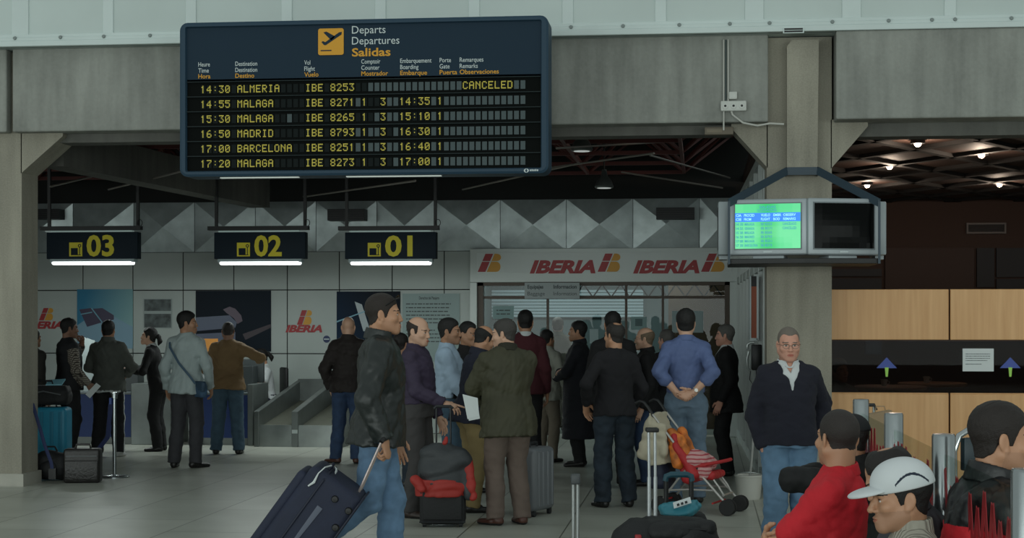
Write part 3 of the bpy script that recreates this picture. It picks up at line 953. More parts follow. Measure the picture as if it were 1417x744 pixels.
# ------------------------------------------------------------------ hanging check-in signs
M_YSIGN = mat('sign_yellow', 'E6D62E', .55)
M_TUBE = mat('fluorescent', 'F2F8F6', .5, emit=3.2)
def hanging_sign(num, c, label, yo=0):
    Y = 22.0
    x0 = PX(c-63, Y); xm = PX(c, Y)
    zt, zl = PZ(c, 321, Y), PZ(c, 358, Y)
    r = empty('check_in_sign', (xm, Y, zl), 0, label, 'sign', 'hanging check-in desk signs')
    W = PX(c+63, Y)-x0; H = zt-zl; w = W/2
    mb = MB(); mb.rbox((-w, 0, 0), (w, .16, H), .008, 2); mb.build('panel', mat('sign_panel', '1F2A34', .6, spec=.15), r)
    mb = MB(); mb.box((-w-.10, .02, H+.03), (w+.03, .14, H+.085)); mb.build('top_rail', M_BLACK, r)
    mb = MB(); mb.box((-w+.06, -.004, H+.004), (w-.08, .1, H+.022)); mb.build('rail_lamp', mat('rail_lamp', '9FB4B0', .5, emit=.2), r)
    for x_ in (-w+.01, w-.02):
        mb = MB(); mb.box((x_-.02, .06, H+.08), (x_+.02, .10, 4.62-zl)); mb.build('hanger_rod', M_BLACK, r)
    mb = MB(); mb.tube([(w+.02+.035*math.sin(a), .04, H+.08+.045+.045*-math.cos(a)) for a in np.linspace(0, 5.5, 12)], .005, 5); mb.build('cable_loop', M_BLACK, r)
    mb = MB(); mb.box((-w+.05, .0, -.045), (w-.05, .15, 0)); mb.build('lamp_housing', mat('lamp_housing', '9FB0B4', .5), r)
    mb = MB(); mb.rbox((-w+.075, -.006, -.078), (w-.08, .14, -.032), .018, 3); mb.build('lamp_tube', M_TUBE, r)
    k = W/126.0
    mb = MB(); mb.prism([((-31)*k, 3.5*k), (-13*k, 3.5*k), (-13*k, 22*k), (-31*k, 22*k)], -.008, .0); p = mb.build('pictogram', M_YSIGN, r)
    mb = MB()
    mb.box((-28.5*k, -.011, 6*k), (-19*k, -.008, 14.5*k)); mb.box((-17*k, -.011, 6*k), (-16*k, -.008, 16*k)); mb.box((-28.5*k, -.011, 5*k), (-15*k, -.008, 6*k))
    mb.lathe([(1.2*k, -.011), (2.3*k, -.011), (2.3*k, -.008), (1.2*k, -.008)], (-16.5*k, 0, 17.6*k), 14, 'y', close=False)
    mb.build('luggage_symbol', mat('sign_panel', '1F2A34', .6, spec=.15), p)
    mb = MB(); put_text(mb, num, -7*k, 4.5*k, 26*k, 38*k, -.006, .03); mb.build('numerals', M_YSIGN, r)
    ld = bpy.data.lights.new('tube_light', 'AREA'); ld.shape = 'RECTANGLE'; ld.size = W*.85; ld.size_y = .1; ld.energy = 22; ld.color = (.9, 1, .97)
    lo = bpy.data.objects.new('tube_light', ld); link(lo, r); lo.location = (0, .07, -.085)
hanging_sign('03', 127, 'dark hanging check-in sign with yellow numerals 03 and lit tube')
hanging_sign('02', 359, 'dark hanging check-in sign with yellow numerals 02 and lit tube')
hanging_sign('01', 540, 'dark hanging check-in sign with yellow numerals 01 and lit tube')

# ------------------------------------------------------------------ airline lettering
M_RED = mat('airline_red', 'A63034', .5)
M_YLW = mat('airline_yellow', 'D49A34', .5)
def emblem(mbr, mby, x, z, w, h, y):
    """slanted red bar and yellow double bow; w, h of the whole mark"""
    sl = .30*w
    X = lambda u, v: x + u*w + v*sl
    f = lambda u, v: (X(u, v), y, z + v*h)
    mbr.add([f(0,0), f(.30,0), f(.30,.56), f(0,.56)], [(0,1,2,3)]); mbr.add([f(0,.60), f(.30,.60), f(.30,1), f(.0,1)], [(0,1,2,3)])
    def bow(v0, v1, r):
        pts = [f(.35, v0)]
        n = 10
        for i in range(n+1):
            t = -math.pi/2 + math.pi*i/n
            vm, vh = (v0+v1)/2, (v1-v0)/2
            pts.append((x + r*w + .16*w*math.cos(t) + .0*sl, y, z + (vm+vh*math.sin(t))*h))
        pts.append(f(.35, v1))
        mby.add(pts, [tuple(range(len(pts)))])
    bow(0, .56, .72); bow(.60, 1, .74)
def airline(name, label, Y, emb, txt, backing=None):
    """emb and txt in pixels: (x0,x1,y0,y1)"""
    o_ = txt or emb
    c = (o_[0]+o_[1])/2
    r = empty(name, (PX(c, Y), Y, PZ(c, o_[3], Y)), 0, label, 'logo')
    ox, oz = r.location.x, r.location.z
    if emb:
        a, b = MB(), MB()
        emblem(a, b, PX(emb[0], Y)-ox, PZ(c, emb[3], Y)-oz, PX(emb[1], Y)-PX(emb[0], Y), PZ(c, emb[2], Y)-PZ(c, emb[3], Y), -.004)
        a.build('red_mark', M_RED, r); b.build('yellow_mark', M_YLW, r)
    if txt:
        mb = MB(); put_text(mb, 'IBERIA', PX(txt[0], Y)-ox, PZ(c, txt[3], Y)-oz, PZ(c, txt[2], Y)-PZ(c, txt[3], Y), PX(txt[1], Y)-PX(txt[0], Y), -.004, .05, .28); mb.build('lettering', M_RED, r)
    return r
YL = YB-.024
airline('airline_logo', 'red and yellow airline logo with slanted lettering on the wall beside the navy rose poster', YL, (411, 434, 429, 449), (395, 446, 450, 459))['label'] = 'airline logo with slanted red lettering on the wall panel between two dark posters'
airline('airline_logo', 'airline logo with slanted red lettering on the wall, cut off by the left concrete column', YL, (54, 76, 426, 443), (36, 87, 445, 454))
airline('airline_logo', 'airline emblem alone without lettering at the left end of the ticket office fascia', YP-.016, (661, 697, 351, 376), None)
airline('airline_logo', 'red airline lettering with emblem in the middle of the ticket office fascia', YP-.016, (827, 862, 351, 376), (733, 824, 361, 377))
airline('airline_logo', 'red airline lettering with emblem at the right end of the ticket office fascia', YP-.016, (970, 1007, 351, 376), (876, 968, 361, 377))
d_ = empty('round_sticker', (PX(452, YL), YL, PZ(452, 469, YL)), 0, 'small round blue alliance sticker low on the airline wall panel', 'sticker')
mb = MB(); mb.lathe([(0,0),(.055,0),(.055,-.004),(0,-.004)], n=20, axis='y', close=False); mb.build('disc', mat('alliance_blue', '24355E', .4), d_)
mb = MB(); mb.box((-.04, -.006, -.008), (.04, -.004, .008)); mb.build('band', M_LET, d_)

# ------------------------------------------------------------------ posters
def ramp_mat(name, c0, c1, axis=(1, 0, 1), sc_=.5, off=.5, noise=0):
    m = bpy.data.materials.new(name); m.use_nodes = True
    nt = m.node_tree; N = nt.nodes; L = nt.links; b = N['Principled BSDF']; b.inputs['Roughness'].default_value = .5; b.inputs['Specular IOR Level'].default_value = .12
    tc = N.new('ShaderNodeTexCoord'); dp = N.new('ShaderNodeVectorMath'); dp.operation = 'DOT_PRODUCT'; dp.inputs[1].default_value = tuple(v*sc_ for v in axis)
    L.new(tc.outputs['Object'], dp.inputs[0])
    r = N.new('ShaderNodeValToRGB'); r.color_ramp.elements[0].color = lin(c0); r.color_ramp.elements[1].color = lin(c1)
    ad = N.new('ShaderNodeMath'); ad.operation = 'ADD'; ad.inputs[1].default_value = off
    L.new(dp.outputs['Value'], ad.inputs[0])
    last = ad
    if noise:
        n = N.new('ShaderNodeTexNoise'); n.inputs['Scale'].default_value = 3; n.inputs['Detail'].default_value = 5
        L.new(tc.outputs['Object'], n.inputs['Vector'])
        a2 = N.new('ShaderNodeMath'); a2.operation = 'MULTIPLY_ADD'; a2.inputs[1].default_value = noise
        L.new(n.outputs['Fac'], a2.inputs[0]); L.new(ad.outputs[0], a2.inputs[2]); last = a2
    L.new(last.outputs[0], r.inputs[0]); L.new(r.outputs[0], b.inputs['Base Color'])
    return m
def poster(name, p, m, label, shapes=(), cat='poster', Y=YL, text=None, th=.012):
    x0, x1, q0, q1 = p
    c = (x0+x1)/2
    r = empty(name, (PX(c, Y), Y, PZ(c, q1, Y)), 0, label, cat)
    w = PX(x1, Y)-PX(x0, Y); h = PZ(c, q0, Y)-PZ(c, q1, Y)
    mb = MB(); mb.box((-w/2, -th, 0), (w/2, 0, h)); mb.build('sheet', m, r)
    for i, (nm, pts, sm) in enumerate(shapes):
        mb = MB()
        for pp in pts: mb.add([(-w/2 + w*(a-x0)/(x1-x0), -th-.001-.0006*i, h*(q1-b)/(q1-q0)) for a, b in pp], [tuple(range(len(pp)))])
        mb.build(nm, sm, r)
    if text:
        mb = MB()
        rnd = random.Random(len(label))
        for (t, a0, a1, zb, cap, bo) in text:
            if t == '~':
                a = a0
                while a < a1-1:
                    b = min(a1, a + cap*(.8+2.2*rnd.random()))
                    mb.add([(-w/2 + w*(e-x0)/(x1-x0), -th-.001, h*(q1-z_)/(q1-q0)) for e, z_ in ((a, zb), (b, zb), (b, zb-cap*.6), (a, zb-cap*.6))], [(0, 1, 2, 3)])
                    a = b + cap*.45
                continue
            put_text(mb, t, -w/2 + w*(a0-x0)/(x1-x0), h*(q1-zb)/(q1-q0), h*cap/(q1-q0), w*(a1-a0)/(x1-x0), -th-.001, bo)
        mb.build('lettering', mat('print_grey', '4B5354', .7), r)
    return r
M_PLUM = mat('print_plum', '3D3550', .4); M_SKY = mat('print_sky', '6FA5B8', .4)
poster('advertising_poster', (107, 184, 400, 482), ramp_mat('poster_sky', '3F7FA0', '9CC0BC', (1, 0, -.3), .9, .5), 'pale blue poster with dark cabin window shapes behind the person in the grey jacket',
  [('print_wing', [[(107,450),(140,428),(184,452),(184,482),(107,482)]], mat('print_haze', '7FA3B8', .4)), ('print_window', [[(110,428),(126,426),(141,446),(121,452)], [(128,427),(142,426),(158,436),(158,442),(143,446)]], M_PLUM), ('print_line', [[(112,434),(128,431),(128,432.5),(112,435.5)], [(126,426),(128,426),(143,446),(141.5,446.5)]], M_SKY)])
poster('advertising_poster', (271, 375, 402, 486), ramp_mat('poster_night', '0F161F', '18222C', (1, 0, 1), .6, .5, .2), 'navy poster with a pale reclining shape behind the person in the tan jacket',
  [('print_seat', [[(271,439),(318,436),(328,446),(326,453),(271,458)], [(271,462),(326,459),(326,474),(292,482),(271,482)]], mat('print_lilac', '4E5870', .4)), ('print_hand', [[(309,428),(318,424),(326,427),(334,436),(336,444),(329,448),(324,440),(314,433)]], mat('print_rose', '564656', .4)), ('print_glow', [[(336,462),(375,448),(375,453),(340,470)]], mat('print_streak', '32262F', .4))])
poster('advertising_poster', (466, 554, 403, 486), ramp_mat('poster_dusk', '16304A', '0E1722', (1, 0, .6), .8, .5), 'dusk blue poster with a white tail fin behind the person in black leather',
  [('print_tail', [[(491,417),(501,421),(513,458),(503,458)]], mat('print_white', 'A9B4B8', .4)), ('print_horizon', [[(466,444),(505,430),(505,431.5),(466,446)]], M_SKY)])
poster('notice_board', (557, 636, 406, 500), mat('notice_sheet', '8FA3A2', .5), 'large pale notice with lines of print on the wall behind the person in purple', cat='notice',
  text=[('Derechos del Pasajero', 580, 608, 414, 4, .02)] + [('~', 562, 562+w_, 421+5.2*i, 2.4, .01) for i, w_ in enumerate((62, 61, 58, 62, 62, 50, 0, 40, 60, 61, 58, 30)) if w_])
poster('newspaper_cutting', (199, 238, 413, 454), mat('newsprint_sheet', 'A3AEAC', .6), 'white sheet with two black and white photographs on the wall behind the woman', cat='notice',
  shapes=[('print_photo', [[(200,414),(237,414),(237,430),(200,430)], [(200,434),(237,434),(237,453),(200,453)]], mat('print_photo', '4C5555', .5, noise=(9, .8)))])
poster('notice_sheet', (726, 802, 391, 413), mat('hanging_notice', '9FA9AA', .5), 'white hanging notice about baggage and information above the ticket office glass', cat='notice', Y=YP-.03,
  text=[('Equipajes', 730, 752, 399, 5, .03), ('Informacion', 766, 798, 399, 5, .03), ('Baggage', 730, 754, 408.5, 5, .0), ('Information', 766, 798, 408.5, 5, .0)])
Yg = YP+.118
poster('paper_notice', (682, 711, 423, 441), mat('paper_teal', '7E9A9A', .6), 'pale paper notice taped to the office glass behind the olive jacket', cat='notice', Y=Yg, text=[('~', 687, 707, 430, 2.6, .02), ('~', 687, 706, 435, 2.6, .02)], th=.003)
poster('paper_notice', (873, 895, 438, 456), mat('paper_teal', '7E9A9A', .6), 'small paper notice with a square print on the office glass above the queue', cat='notice', Y=Yg, shapes=[('print_square', [[(879,441),(889,441),(889,451),(879,451)]], mat('print_dark', '4F6668', .6))], th=.003)
poster('paper_notice', (930, 973, 430, 460), mat('paper_pale', '93A6A8', .6), 'large blank paper taped to the office glass beside the blue shirt', cat='notice', Y=Yg, th=.003)
poster('paper_notice', (816, 828, 455, 475), mat('paper_pale', '93A6A8', .6), 'narrow white paper on the glass beside the person in the long dark coat', cat='notice', Y=Yg, th=.003)
poster('paper_notice', (1332, 1375, 482, 513.5), M_PAPER, 'white printed paper sheet taped to the dark cafe glass', cat='notice', Y=YC+.026, th=.004,
  text=[('~', 1336, 1336+w_, z_, 1.5, .01) for w_, z_ in ((34, 490), (34, 493), (34, 496), (30, 499), (22, 504))])
for c, lb in ((1227, 'blue triangle and green stem sticker on the cafe glass nearer the column'), (1398, 'blue triangle and green stem sticker on the cafe glass right of the white paper')):
    Y = YC+.027
    r = empty('window_sticker', (PX(c, Y), Y, PZ(c, 521, Y)), 0, lb, 'sticker')
    k = .00715
    mb = MB(); mb.add([(-14*k,-.003,12*k),(0,-.003,27*k),(14*k,-.003,12*k),(14*k,0,12*k),(0,0,27*k),(-14*k,0,12*k)], [(0,2,1),(3,5,4),(0,1,4,5),(1,2,3,4),(2,0,5,3)]); mb.build('blue_triangle', mat('sticker_blue', '1F3F9A', .4), r)
    mb = MB(); mb.prism([(-1.4*k,0),(1.4*k,0),(2.6*k,13*k),(-2.6*k,13*k)], -.005, -.003); mb.build('green_stem', mat('sticker_green', '9BD04A', .4), r)
# orange sign seen edge-on beside the right column
Y = 18.2
xs_ = xw0+(xw1-xw0)*((YP-Y)/(YP-17.3))
r = empty('edge_sign', (xs_-.06, Y, PZ(1054, 470, Y)), 0, 'narrow orange and black panel in a white frame beside the right column', 'sign')
h = PZ(1054, 382, Y)-PZ(1054, 470, Y)
mb = MB(); mb.box((-.055, -.02, 0), (-.04, .5, h)); mb.box((-.055, -.03, -.01), (.03, -.0, .02)); mb.box((.018, -.03, 0), (.04, .0, h+.02)); mb.build('frame', M_LET, r)
mb = MB(); mb.box((-.04, -.012, .02), (.02, .48, h-.11)); mb.build('orange_face', mat('sign_orange', '9A4A2A', .5), r)
mb = MB(); mb.box((-.04, -.013, h-.11), (.02, .48, h)); mb.build('black_header', M_BLACK, r)
r = empty('wall_telephone', (xs_-.03, 17.7, PZ(1049, 512, 17.7)), 0, 'chrome and black wall telephone on the aluminium wall beside the right column', 'telephone')
mb = MB(); mb.rbox((-.08, 0, 0), (.03, .16, .27), .012, 2); mb.build('body', M_BLACKM, r)
mb = MB(); mb.tube([(-.10,.05,.20),(-.125,.05,.23),(-.12,.05,.27),(-.09,.05,.29),(-.05,.05,.29)], .014, 8); mb.tube([(-.10,.05,.22),(-.125,.05,.12),(-.12,.05,.02),(-.09,.05,-.01)], .012, 8); mb.build('handset', M_ALU, r)
mb = MB(); mb.tube([(-.09,.05,-.01),(-.10,.04,-.10),(-.06,.05,-.16),(-.03,.06,-.08),(-.03,.06,.01)], .005, 6); mb.build('cord', M_BLACK, r)

# ------------------------------------------------------------------ cables and sockets on the beam
Yw = YF-.165
r = empty('cable_run', (PX(1005, Yw), Yw, ZB0-.13), 0, 'bundle of thin pale cables running down the concrete beam to a white socket block', 'cable')
mb = MB()
for i, dx in enumerate((-.025, -.005, .018)): mb.tube([(dx, -.008, PZ(1005, 55, Yw)-ZB0+.13), (dx, -.008, PZ(1005, 140, Yw)-ZB0+.13 if i else .05)], .008, 6, mi=i % 2)
mb.build('conduit', [mat('cable_white', 'B9B9B2', .5), mat('cable_dark', '3E4B4A', .5)], r)
mb = MB(); pts = [(.02,-.012,.33),(.06,-.014,.20),(.16,-.014,.12),(.30,-.014,.09),(.42,-.014,.11),(.555,-.02,.10),(.565,-.02,-.1),(.565,-.01,-.35),(.575,-.01,-.7)]
pts = [Vector(p) for p in pts]
mb.tube(pts[:6], .010, 6); mb.build('cable', mat('cable_white', 'B9B9B2', .5), r)
r = empty('socket_block', (PX(1015, Yw), Yw, PZ(1015, 154, Yw)), 0, 'white block of three sockets under a small switch on the concrete beam', 'socket')
mb = MB(); mb.rbox((-.125, -.035, 0), (.125, .01, .10), .012, 2); mb.build('housing', mat('socket_white', 'C4C6C0', .4), r)
for k in range(3):
    mb = MB(); mb.lathe([(.028,-.039),(.032,-.035),(.032,-.03)], (-.08+.08*k, 0, .05), 16, 'y'); mb.lathe([(.012,-.041),(.012,-.038)], (-.08+.08*k, 0, .05), 8, 'y', 1); mb.build('socket', [mat('socket_white', 'C4C6C0', .4), M_BLACK], r)
mb = MB(); mb.rbox((-.045, -.03, .115), (.035, .01, .19), .01, 2); mb.build('switch', mat('socket_white', 'C4C6C0', .4), r)
r = empty('junction_box', (PX(992, Yw+.2), Yw+.15, ZB0-.11), 0, 'flat brown junction box under the concrete beam left of the column', 'box')
mb = MB(); mb.rbox((-.12, -.06, 0), (.16, .06, .075), .006, 2); mb.build('box_body', mat('junction_brown', '6B6254', .6), r)
mb = MB(); mb.box((-.1, -.064, .02), (.05, -.06, .055)); mb.build('lid', mat('junction_lid', '7A705F', .6), r)

# ------------------------------------------------------------------ television pair on the right column
Yt = 15.75
M_TV = mat('television_silver', 'A4ACB0', .38, .3)
M_TVS = mat('television_side', '9AA3A6', .45, .1)
def screen_mat():
    m = bpy.data.materials.new('lit_screen'); m.use_nodes = True
    nt = m.node_tree; N = nt.nodes; L = nt.links; b = N['Principled BSDF']
    tc = N.new('ShaderNodeTexCoord'); n = N.new('ShaderNodeTexWave'); n.inputs['Scale'].default_value = .55; n.inputs['Distortion'].default_value = 0
    L.new(tc.outputs['Object'], n.inputs['Vector'])
    r = N.new('ShaderNodeValToRGB'); r.color_ramp.elements[0].color = lin('2FC06A'); r.color_ramp.elements[1].color = lin('55D38C'); r.color_ramp.elements[0].position = .0; r.color_ramp.elements[1].position = .35
    L.new(n.outputs['Fac'], r.inputs[0]); L.new(r.outputs[0], b.inputs['Emission Color'])
    b.inputs['Emission Strength'].default_value = .95; b.inputs['Base Color'].default_value = (.02,.05,.03,1); b.inputs['Roughness'].default_value = .2
    return m
M_SCR = screen_mat()
M_SCRB = mat('screen_blue', '1F6FD0', .3, emit=.9); M_SCRC = mat('screen_cyan', '8FD8E8', .3, emit=.8); M_SCRT = mat('screen_text', '2C7F96', .3, emit=.9)
def television(px0, px1, q0, q1, rot, on, label, Yc=Yt):
    cx = (px0+px1)/2
    d = PXY(cx, Yc)[1]
    w = (px1-px0)/FPX*d/math.cos(abs(rot)); h = (q1-q0)/FPX*d
    c = PT(cx, d)
    r = empty('television', (c.x, c.y, ZD(q1, d)), YAW*0 + rot, label, 'television')
    m = MB(); m.rbox((-w/2, 0, 0), (w/2, .09, h), .02, 3)
    m.build('casing', M_TV, r)
    m = MB()
    vs = [(-w/2+.015, .08, .02), (w/2-.015, .08, .02), (w/2-.015, .08, h-.02), (-w/2+.015, .08, h-.02), (-w*.3, .42, .06), (w*.3, .42, .06), (w*.3, .42, h-.12), (-w*.3, .42, h-.12)]
    m.add(vs, [(4,5,6,7),(0,1,5,4),(1,2,6,5),(2,3,7,6),(3,0,4,7),(0,3,2,1)]); m.build('tube_housing', M_TVS, r, bevel=.01)
    sx, sz0, sz1 = w*.415, h*.12, h*.91
    m = MB(); m.box((-sx-.012, -.006, sz0-.012), (sx+.012, .01, sz1+.012)); m.build('bezel', mat('bezel_grey', '6D767A', .4), r)
    m = MB()
    n = 8
    for i in range(n):
        for j in range(n):
            P = lambda u, v: (-sx+2*sx*u, -.010-.012*(1-(2*u-1)**2)*(1-(2*v-1)**2), sz0+(sz1-sz0)*v)
            m.add([P(i/n,j/n),P((i+1)/n,j/n),P((i+1)/n,(j+1)/n),P(i/n,(j+1)/n)], [(0,1,2,3)], 0, True)
    scn = m.build('screen', M_SCR if on else mat('dead_screen', '0A0C0C', .15, spec=.06), r)
    H = sz1-sz0
    if on:
        m = MB(); m.box((-sx, -.0235, sz0+H*.60), (sx, -.0225, sz0+H*.80)); m.build('header_band', M_SCRB, scn)
        m = MB()
        rows = [('SALIDAS', -.25, .25, .90, 1), ('LLEGADAS', -.30, .28, .83, 1), ('CIA', -.97, -.8, .72, 0), ('PROCED', -.72, -.4, .72, 0), ('VUELO', -.2, .08, .72, 0), ('EMBR', .18, .42, .72, 0), ('OBSERV', .48, .86, .72, 0), ('CIE', -.97, -.8, .63, 0), ('FROM', -.72, -.5, .63, 0), ('FLIGHT', -.2, .08, .63, 0), ('BOD', .18, .38, .63, 0), ('REMARKS', .48, .86, .63, 0)]
        for t, a, b, v, k in rows:
            put_text(m, t, sx*a, sz0+H*v, H*.055, sx*(b-a), -.025, .02, mi=k)
        for i, (t1, t2, t3) in enumerate((('14 30', 'MALAGA', 'IB 8253'), ('14 55', 'GRANADA', 'IB 8271'), ('15 30', 'MALAGA', 'IB 8265'), ('16 50', 'MADRID', 'IB 8793'), ('17 00', 'MALAGA', 'IB 8251'), ('17 20', 'BARCELONA', 'IB 8273'))):
            v = .52 - .095*i
            put_text(m, t1, -sx*.97, sz0+H*v, H*.055, sx*.22, -.025, .02, mi=1); put_text(m, t2, -sx*.70, sz0+H*v, H*.055, sx*(.30 if len(t2) < 9 else .40), -.025, .02, mi=1); put_text(m, t3, -sx*.2, sz0+H*v, H*.055, sx*.34, -.025, .02, mi=1)
            if i < 2: put_text(m, ('CANCELADO', 'CANCELLED')[i], sx*.46, sz0+H*v, H*.055, sx*.42, -.025, .02, mi=1)
        m.build('screen_text', [M_SCRC, M_SCRT], scn)
    m = MB(); m.box((-.04, -.004, h*.05), (.04, .0, h*.07)); m.build('badge', M_LET, r)
    m = MB(); m.rbox((-w*.2, .03, -.035), (w*.2, .3, .0), .01, 2); m.build('foot', M_TVS, r)
    return r
television(1009, 1116, 275, 353, -R_(10), True, 'silver television on the column with a lit green flight list')
television(1118, 1218, 274, 353, R_(16), False, 'silver television on the column with a blank black screen')
for px_, lb, sg in ((1001, 'silver television facing left, seen edge-on beside the green screen', -1), (1218.5, 'silver television facing right, seen edge-on beside the blank screen', 1)):
    d = PXY(px_, Yt+.30)[1]; c = PT(px_, d)
    r = empty('television', (c.x, c.y, ZD(353, d)), 0, lb, 'television')
    h = 74/FPX*d
    m = MB(); m.rbox((-.05, -.05, 0), (.05, .62, h), .015, 2); m.build('casing', M_TVS, r)
    m = MB(); m.rbox((sg*.049-.004, .02, .06), (sg*.049+.004, .55, h-.05), .003, 1); m.build('screen', mat('dead_screen', '0A0C0C', .15, spec=.06), r)
    m = MB(); m.rbox((-sg*.05-(.22 if sg > 0 else 0), .1, .07), (-sg*.05+(.22 if sg < 0 else 0), .5, h-.1), .02, 2); m.build('tube_housing', M_TVS, r)
    m = MB(); m.box((-.04, .1, -.035), (.04, .4, 0)); m.build('foot', M_TVS, r)
d = PXY(1113, Yt)[1]
r = empty('television_shelf', (PX(1113, Yt), Yt, ZD(365, d)), 0, 'black shelf with dark steel straps carrying the televisions around the column', 'bracket')
rx0 = PX(1009, Yt-.1)-r.location.x; rx1 = PX(1218, Yt-.1)-r.location.x; zt_ = 0
zs = ZD(357.5, d)-r.location.z
m = MB(); m.add([(rx0, .0, 0), (0, -.12, 0), (rx1, .0, 0), (rx1, .95, 0), (rx0, .95, 0), (rx0, .0, zs), (0, -.12, zs), (rx1, .0, zs), (rx1, .95, zs), (rx0, .95, zs)], [(4,3,2,1,0),(5,6,7,8,9),(0,1,6,5),(1,2,7,6),(2,3,8,7),(3,4,9,8),(4,0,5,9)]); m.build('shelf', M_BLACK, r, bevel=.006)
M_STRAP = mat('strap_blue_grey', '2C3E4A', .5)
zc_ = PZ(1110, 242, YF-.17)-r.location.z; zt2 = ZD(277, d)-r.location.z
yp = YF-.185-Yt
pl, pr_ = PX(1089, YF-.17)-r.location.x, PX(1131, YF-.17)-r.location.x
m = MB(); m.box((pl-.01, yp, zc_), (pr_+.01, yp+.015, zc_+.075)); m.bar((pl, yp, zc_+.04), (rx0, -.02, zt2-.02), .012, .075, up=(0,0,1)); m.bar((pr_, yp, zc_+.04), (rx1, -.02, zt2-.03), .012, .075, up=(0,0,1))
m.bar((rx0, -.02, zt2), (rx0, -.02, 0), .022, .012, up=(0,1,0)); m.bar((rx1, -.02, zt2), (rx1, -.02, 0), .022, .012, up=(0,1,0))
m.box((pl-.012, yp, zc_), (pl, .78, zc_+.075)); m.box((pr_, yp, zc_), (pr_+.012, .78, zc_+.075)); m.build('strap', M_STRAP, r)

# ------------------------------------------------------------------ check-in desks and weighing lanes
M_DBLUE = mat('desk_blue', '1B3A7A', .5); M_DTOP = mat('desk_top', '5C6466', .35); M_DDARK = mat('desk_dark', '343A3B', .4)
def desk(p0, p1, label, pe):
    Y = 22.3
    r = empty('check_in_desk', (PX((p0+p1)/2, Y), Y, 0), 0, label, 'desk')
    x0, x1, xe = PX(p0, Y)-r.location.x, PX(p1, Y)-r.location.x, PX(pe, Y)-r.location.x
    ht = PZ(300, 543, Y)
    m = MB(); m.box((x0, .02, .10), (x1, .06, ht-.03)); m.build('front_panel', M_DBLUE, r)
    m = MB(); m.box((x0, .04, 0), (x1, .08, .10)); m.build('plinth', mat('desk_plinth', '8B918F', .5), r)
    m = MB(); m.box((x0-.03, -.05, ht-.03), (x1, .62, ht)); m.build('worktop', M_DTOP, r, bevel=.006)
    m = MB(); m.box((x0-.04, .0, 0), (x0, .7, ht-.03)); m.build('side_panel', M_STEELD, r)
    m = MB(); m.box((x1, -.06, 0), (xe, .75, PZ(300, 531, Y))); m.build('side_panel', M_STEELD, r, bevel=.01)
    m = MB(); m.box((x0+.15, .25, ht), (x1-.1, .5, ht+.02)); m.box((x1-.32, .30, ht), (x1-.02, .56, ht+.36)); m.build('monitor_box', M_DDARK, r, bevel=.01)
    return r
desk(92, 183, 'blue fronted check-in desk on the left under sign 03', 238)
desk(279, 344, 'blue fronted check-in desk under sign 02 beside the weighing lanes', 352)
def lane(p0, p1, label, first):
    Y = 22.1
    r = empty('weighing_lane', (PX(p0, Y), Y, 0), 0, label, 'conveyor')
    w = PX(p1, Y)-PX(p0, Y)
    zf = PZ(400, 588, Y); zr = PZ(400, 569, Y); zk = .66
    m = MB(); m.box((.06 if not first else .05, .0, .0), (w, .05, zf)); m.build('front_panel', M_STEEL, r)
    m = MB(); m.add([(.05,.03,zf-.03),(w,.03,zf-.03),(w,2.3,.52),(.05,2.3,.52),(.05,.03,0),(w,.03,0),(w,2.3,0),(.05,2.3,0)], [(0,1,2,3),(7,6,5,4),(0,4,5,1),(1,5,6,2),(2,6,7,3),(3,7,4,0)]); m.build('belt', mat('rubber_belt', '4A4C42', .7, noise=(9, .15)), r)
    for x_, wd in ((0, .09 if not first else .07), (w, .05)):
        if x_ == w and first: continue
        m = MB(); m.add([(x_, -.03, 0), (x_+wd, -.03, 0), (x_+wd, 2.4, 0), (x_, 2.4, 0), (x_, -.03, zr), (x_+wd, -.03, zr), (x_+wd, 2.4, zk+.16), (x_, 2.4, zk+.16)], [(3,2,1,0),(4,5,6,7),(0,1,5,4),(1,2,6,5),(2,3,7,6),(3,0,4,7)]); m.build('side_rail', M_STEELD, r, bevel=.008)
    m = MB(); m.box((.04, 2.3, .3), (w+.1, 2.36, PZ(430, 524, Y+2.3))); m.build('back_panel', M_STEELD, r)
    m = MB(); m.box((w-.06, 2.24, .3), (w-.02, 2.3, PZ(430, 524, Y+2.3))); m.build('post', M_ALU, r)
    if not first:
        m = MB(); m.box((.008, -.034, zf-.11), (.085, -.03, zf-.06)); m.build('number_plate', M_LET, r)
    return r
lane(352, 404, 'stainless weighing lane with rubber belt next to the desk under sign 02', True)
lane(404, 470, 'stainless weighing lane with rubber belt nearer to the person in the black jacket', False)
# things on the desks
Y = 22.55
r = empty('leaflet_holder', (PX(290, Y), Y, PZ(300, 543, 22.3)), 0, 'acrylic holder of orange and white leaflets beside the sports-jacket man', 'leaflet holder')
m = MB(); m.box((-.13,-.04,0),(.13,.1,.012)); m.box((-.12,.08,0),(.12,.09,.62)); m.build('stand', mat('acrylic', '8A9498', .2), r)
for k, (c, z0_, z1_) in enumerate((('B57A35', .50, .74), ('A8AFB0', .18, .48), ('3D5560', .02, .16))):
    m = MB(); m.box((-.10, .04-.02*k, z0_), (.10, .075-.02*k, z1_)); m.build('leaflet', mat('leaflet_%d' % k if False else ('leaflet_orange','leaflet_white','leaflet_teal')[k], c, .6), r)
Y = 22.9
r = empty('desk_screen', (PX(349, Y)-.02, Y, PZ(300, 543, 22.3)), 0, 'dark computer screen between the tan-jacket person and the seated clerk', 'computer screen')
m = MB(); m.rbox((-.19,-.03,.12),(.19,.05,.45),.012,2); m.build('screen_case', M_DDARK, r)
m = MB(); m.box((-.03,0,.02),(.03,.04,.14)); m.box((-.1,-.08,0),(.1,.12,.02)); m.build('stand', M_BLACK, r)
Y = 22.35
r = empty('desk_notice', (PX(117, Y), Y+.1, PZ(120, 543, 22.3)), 0, 'upright white board on the desk behind the person in the dark waistcoat', 'notice')
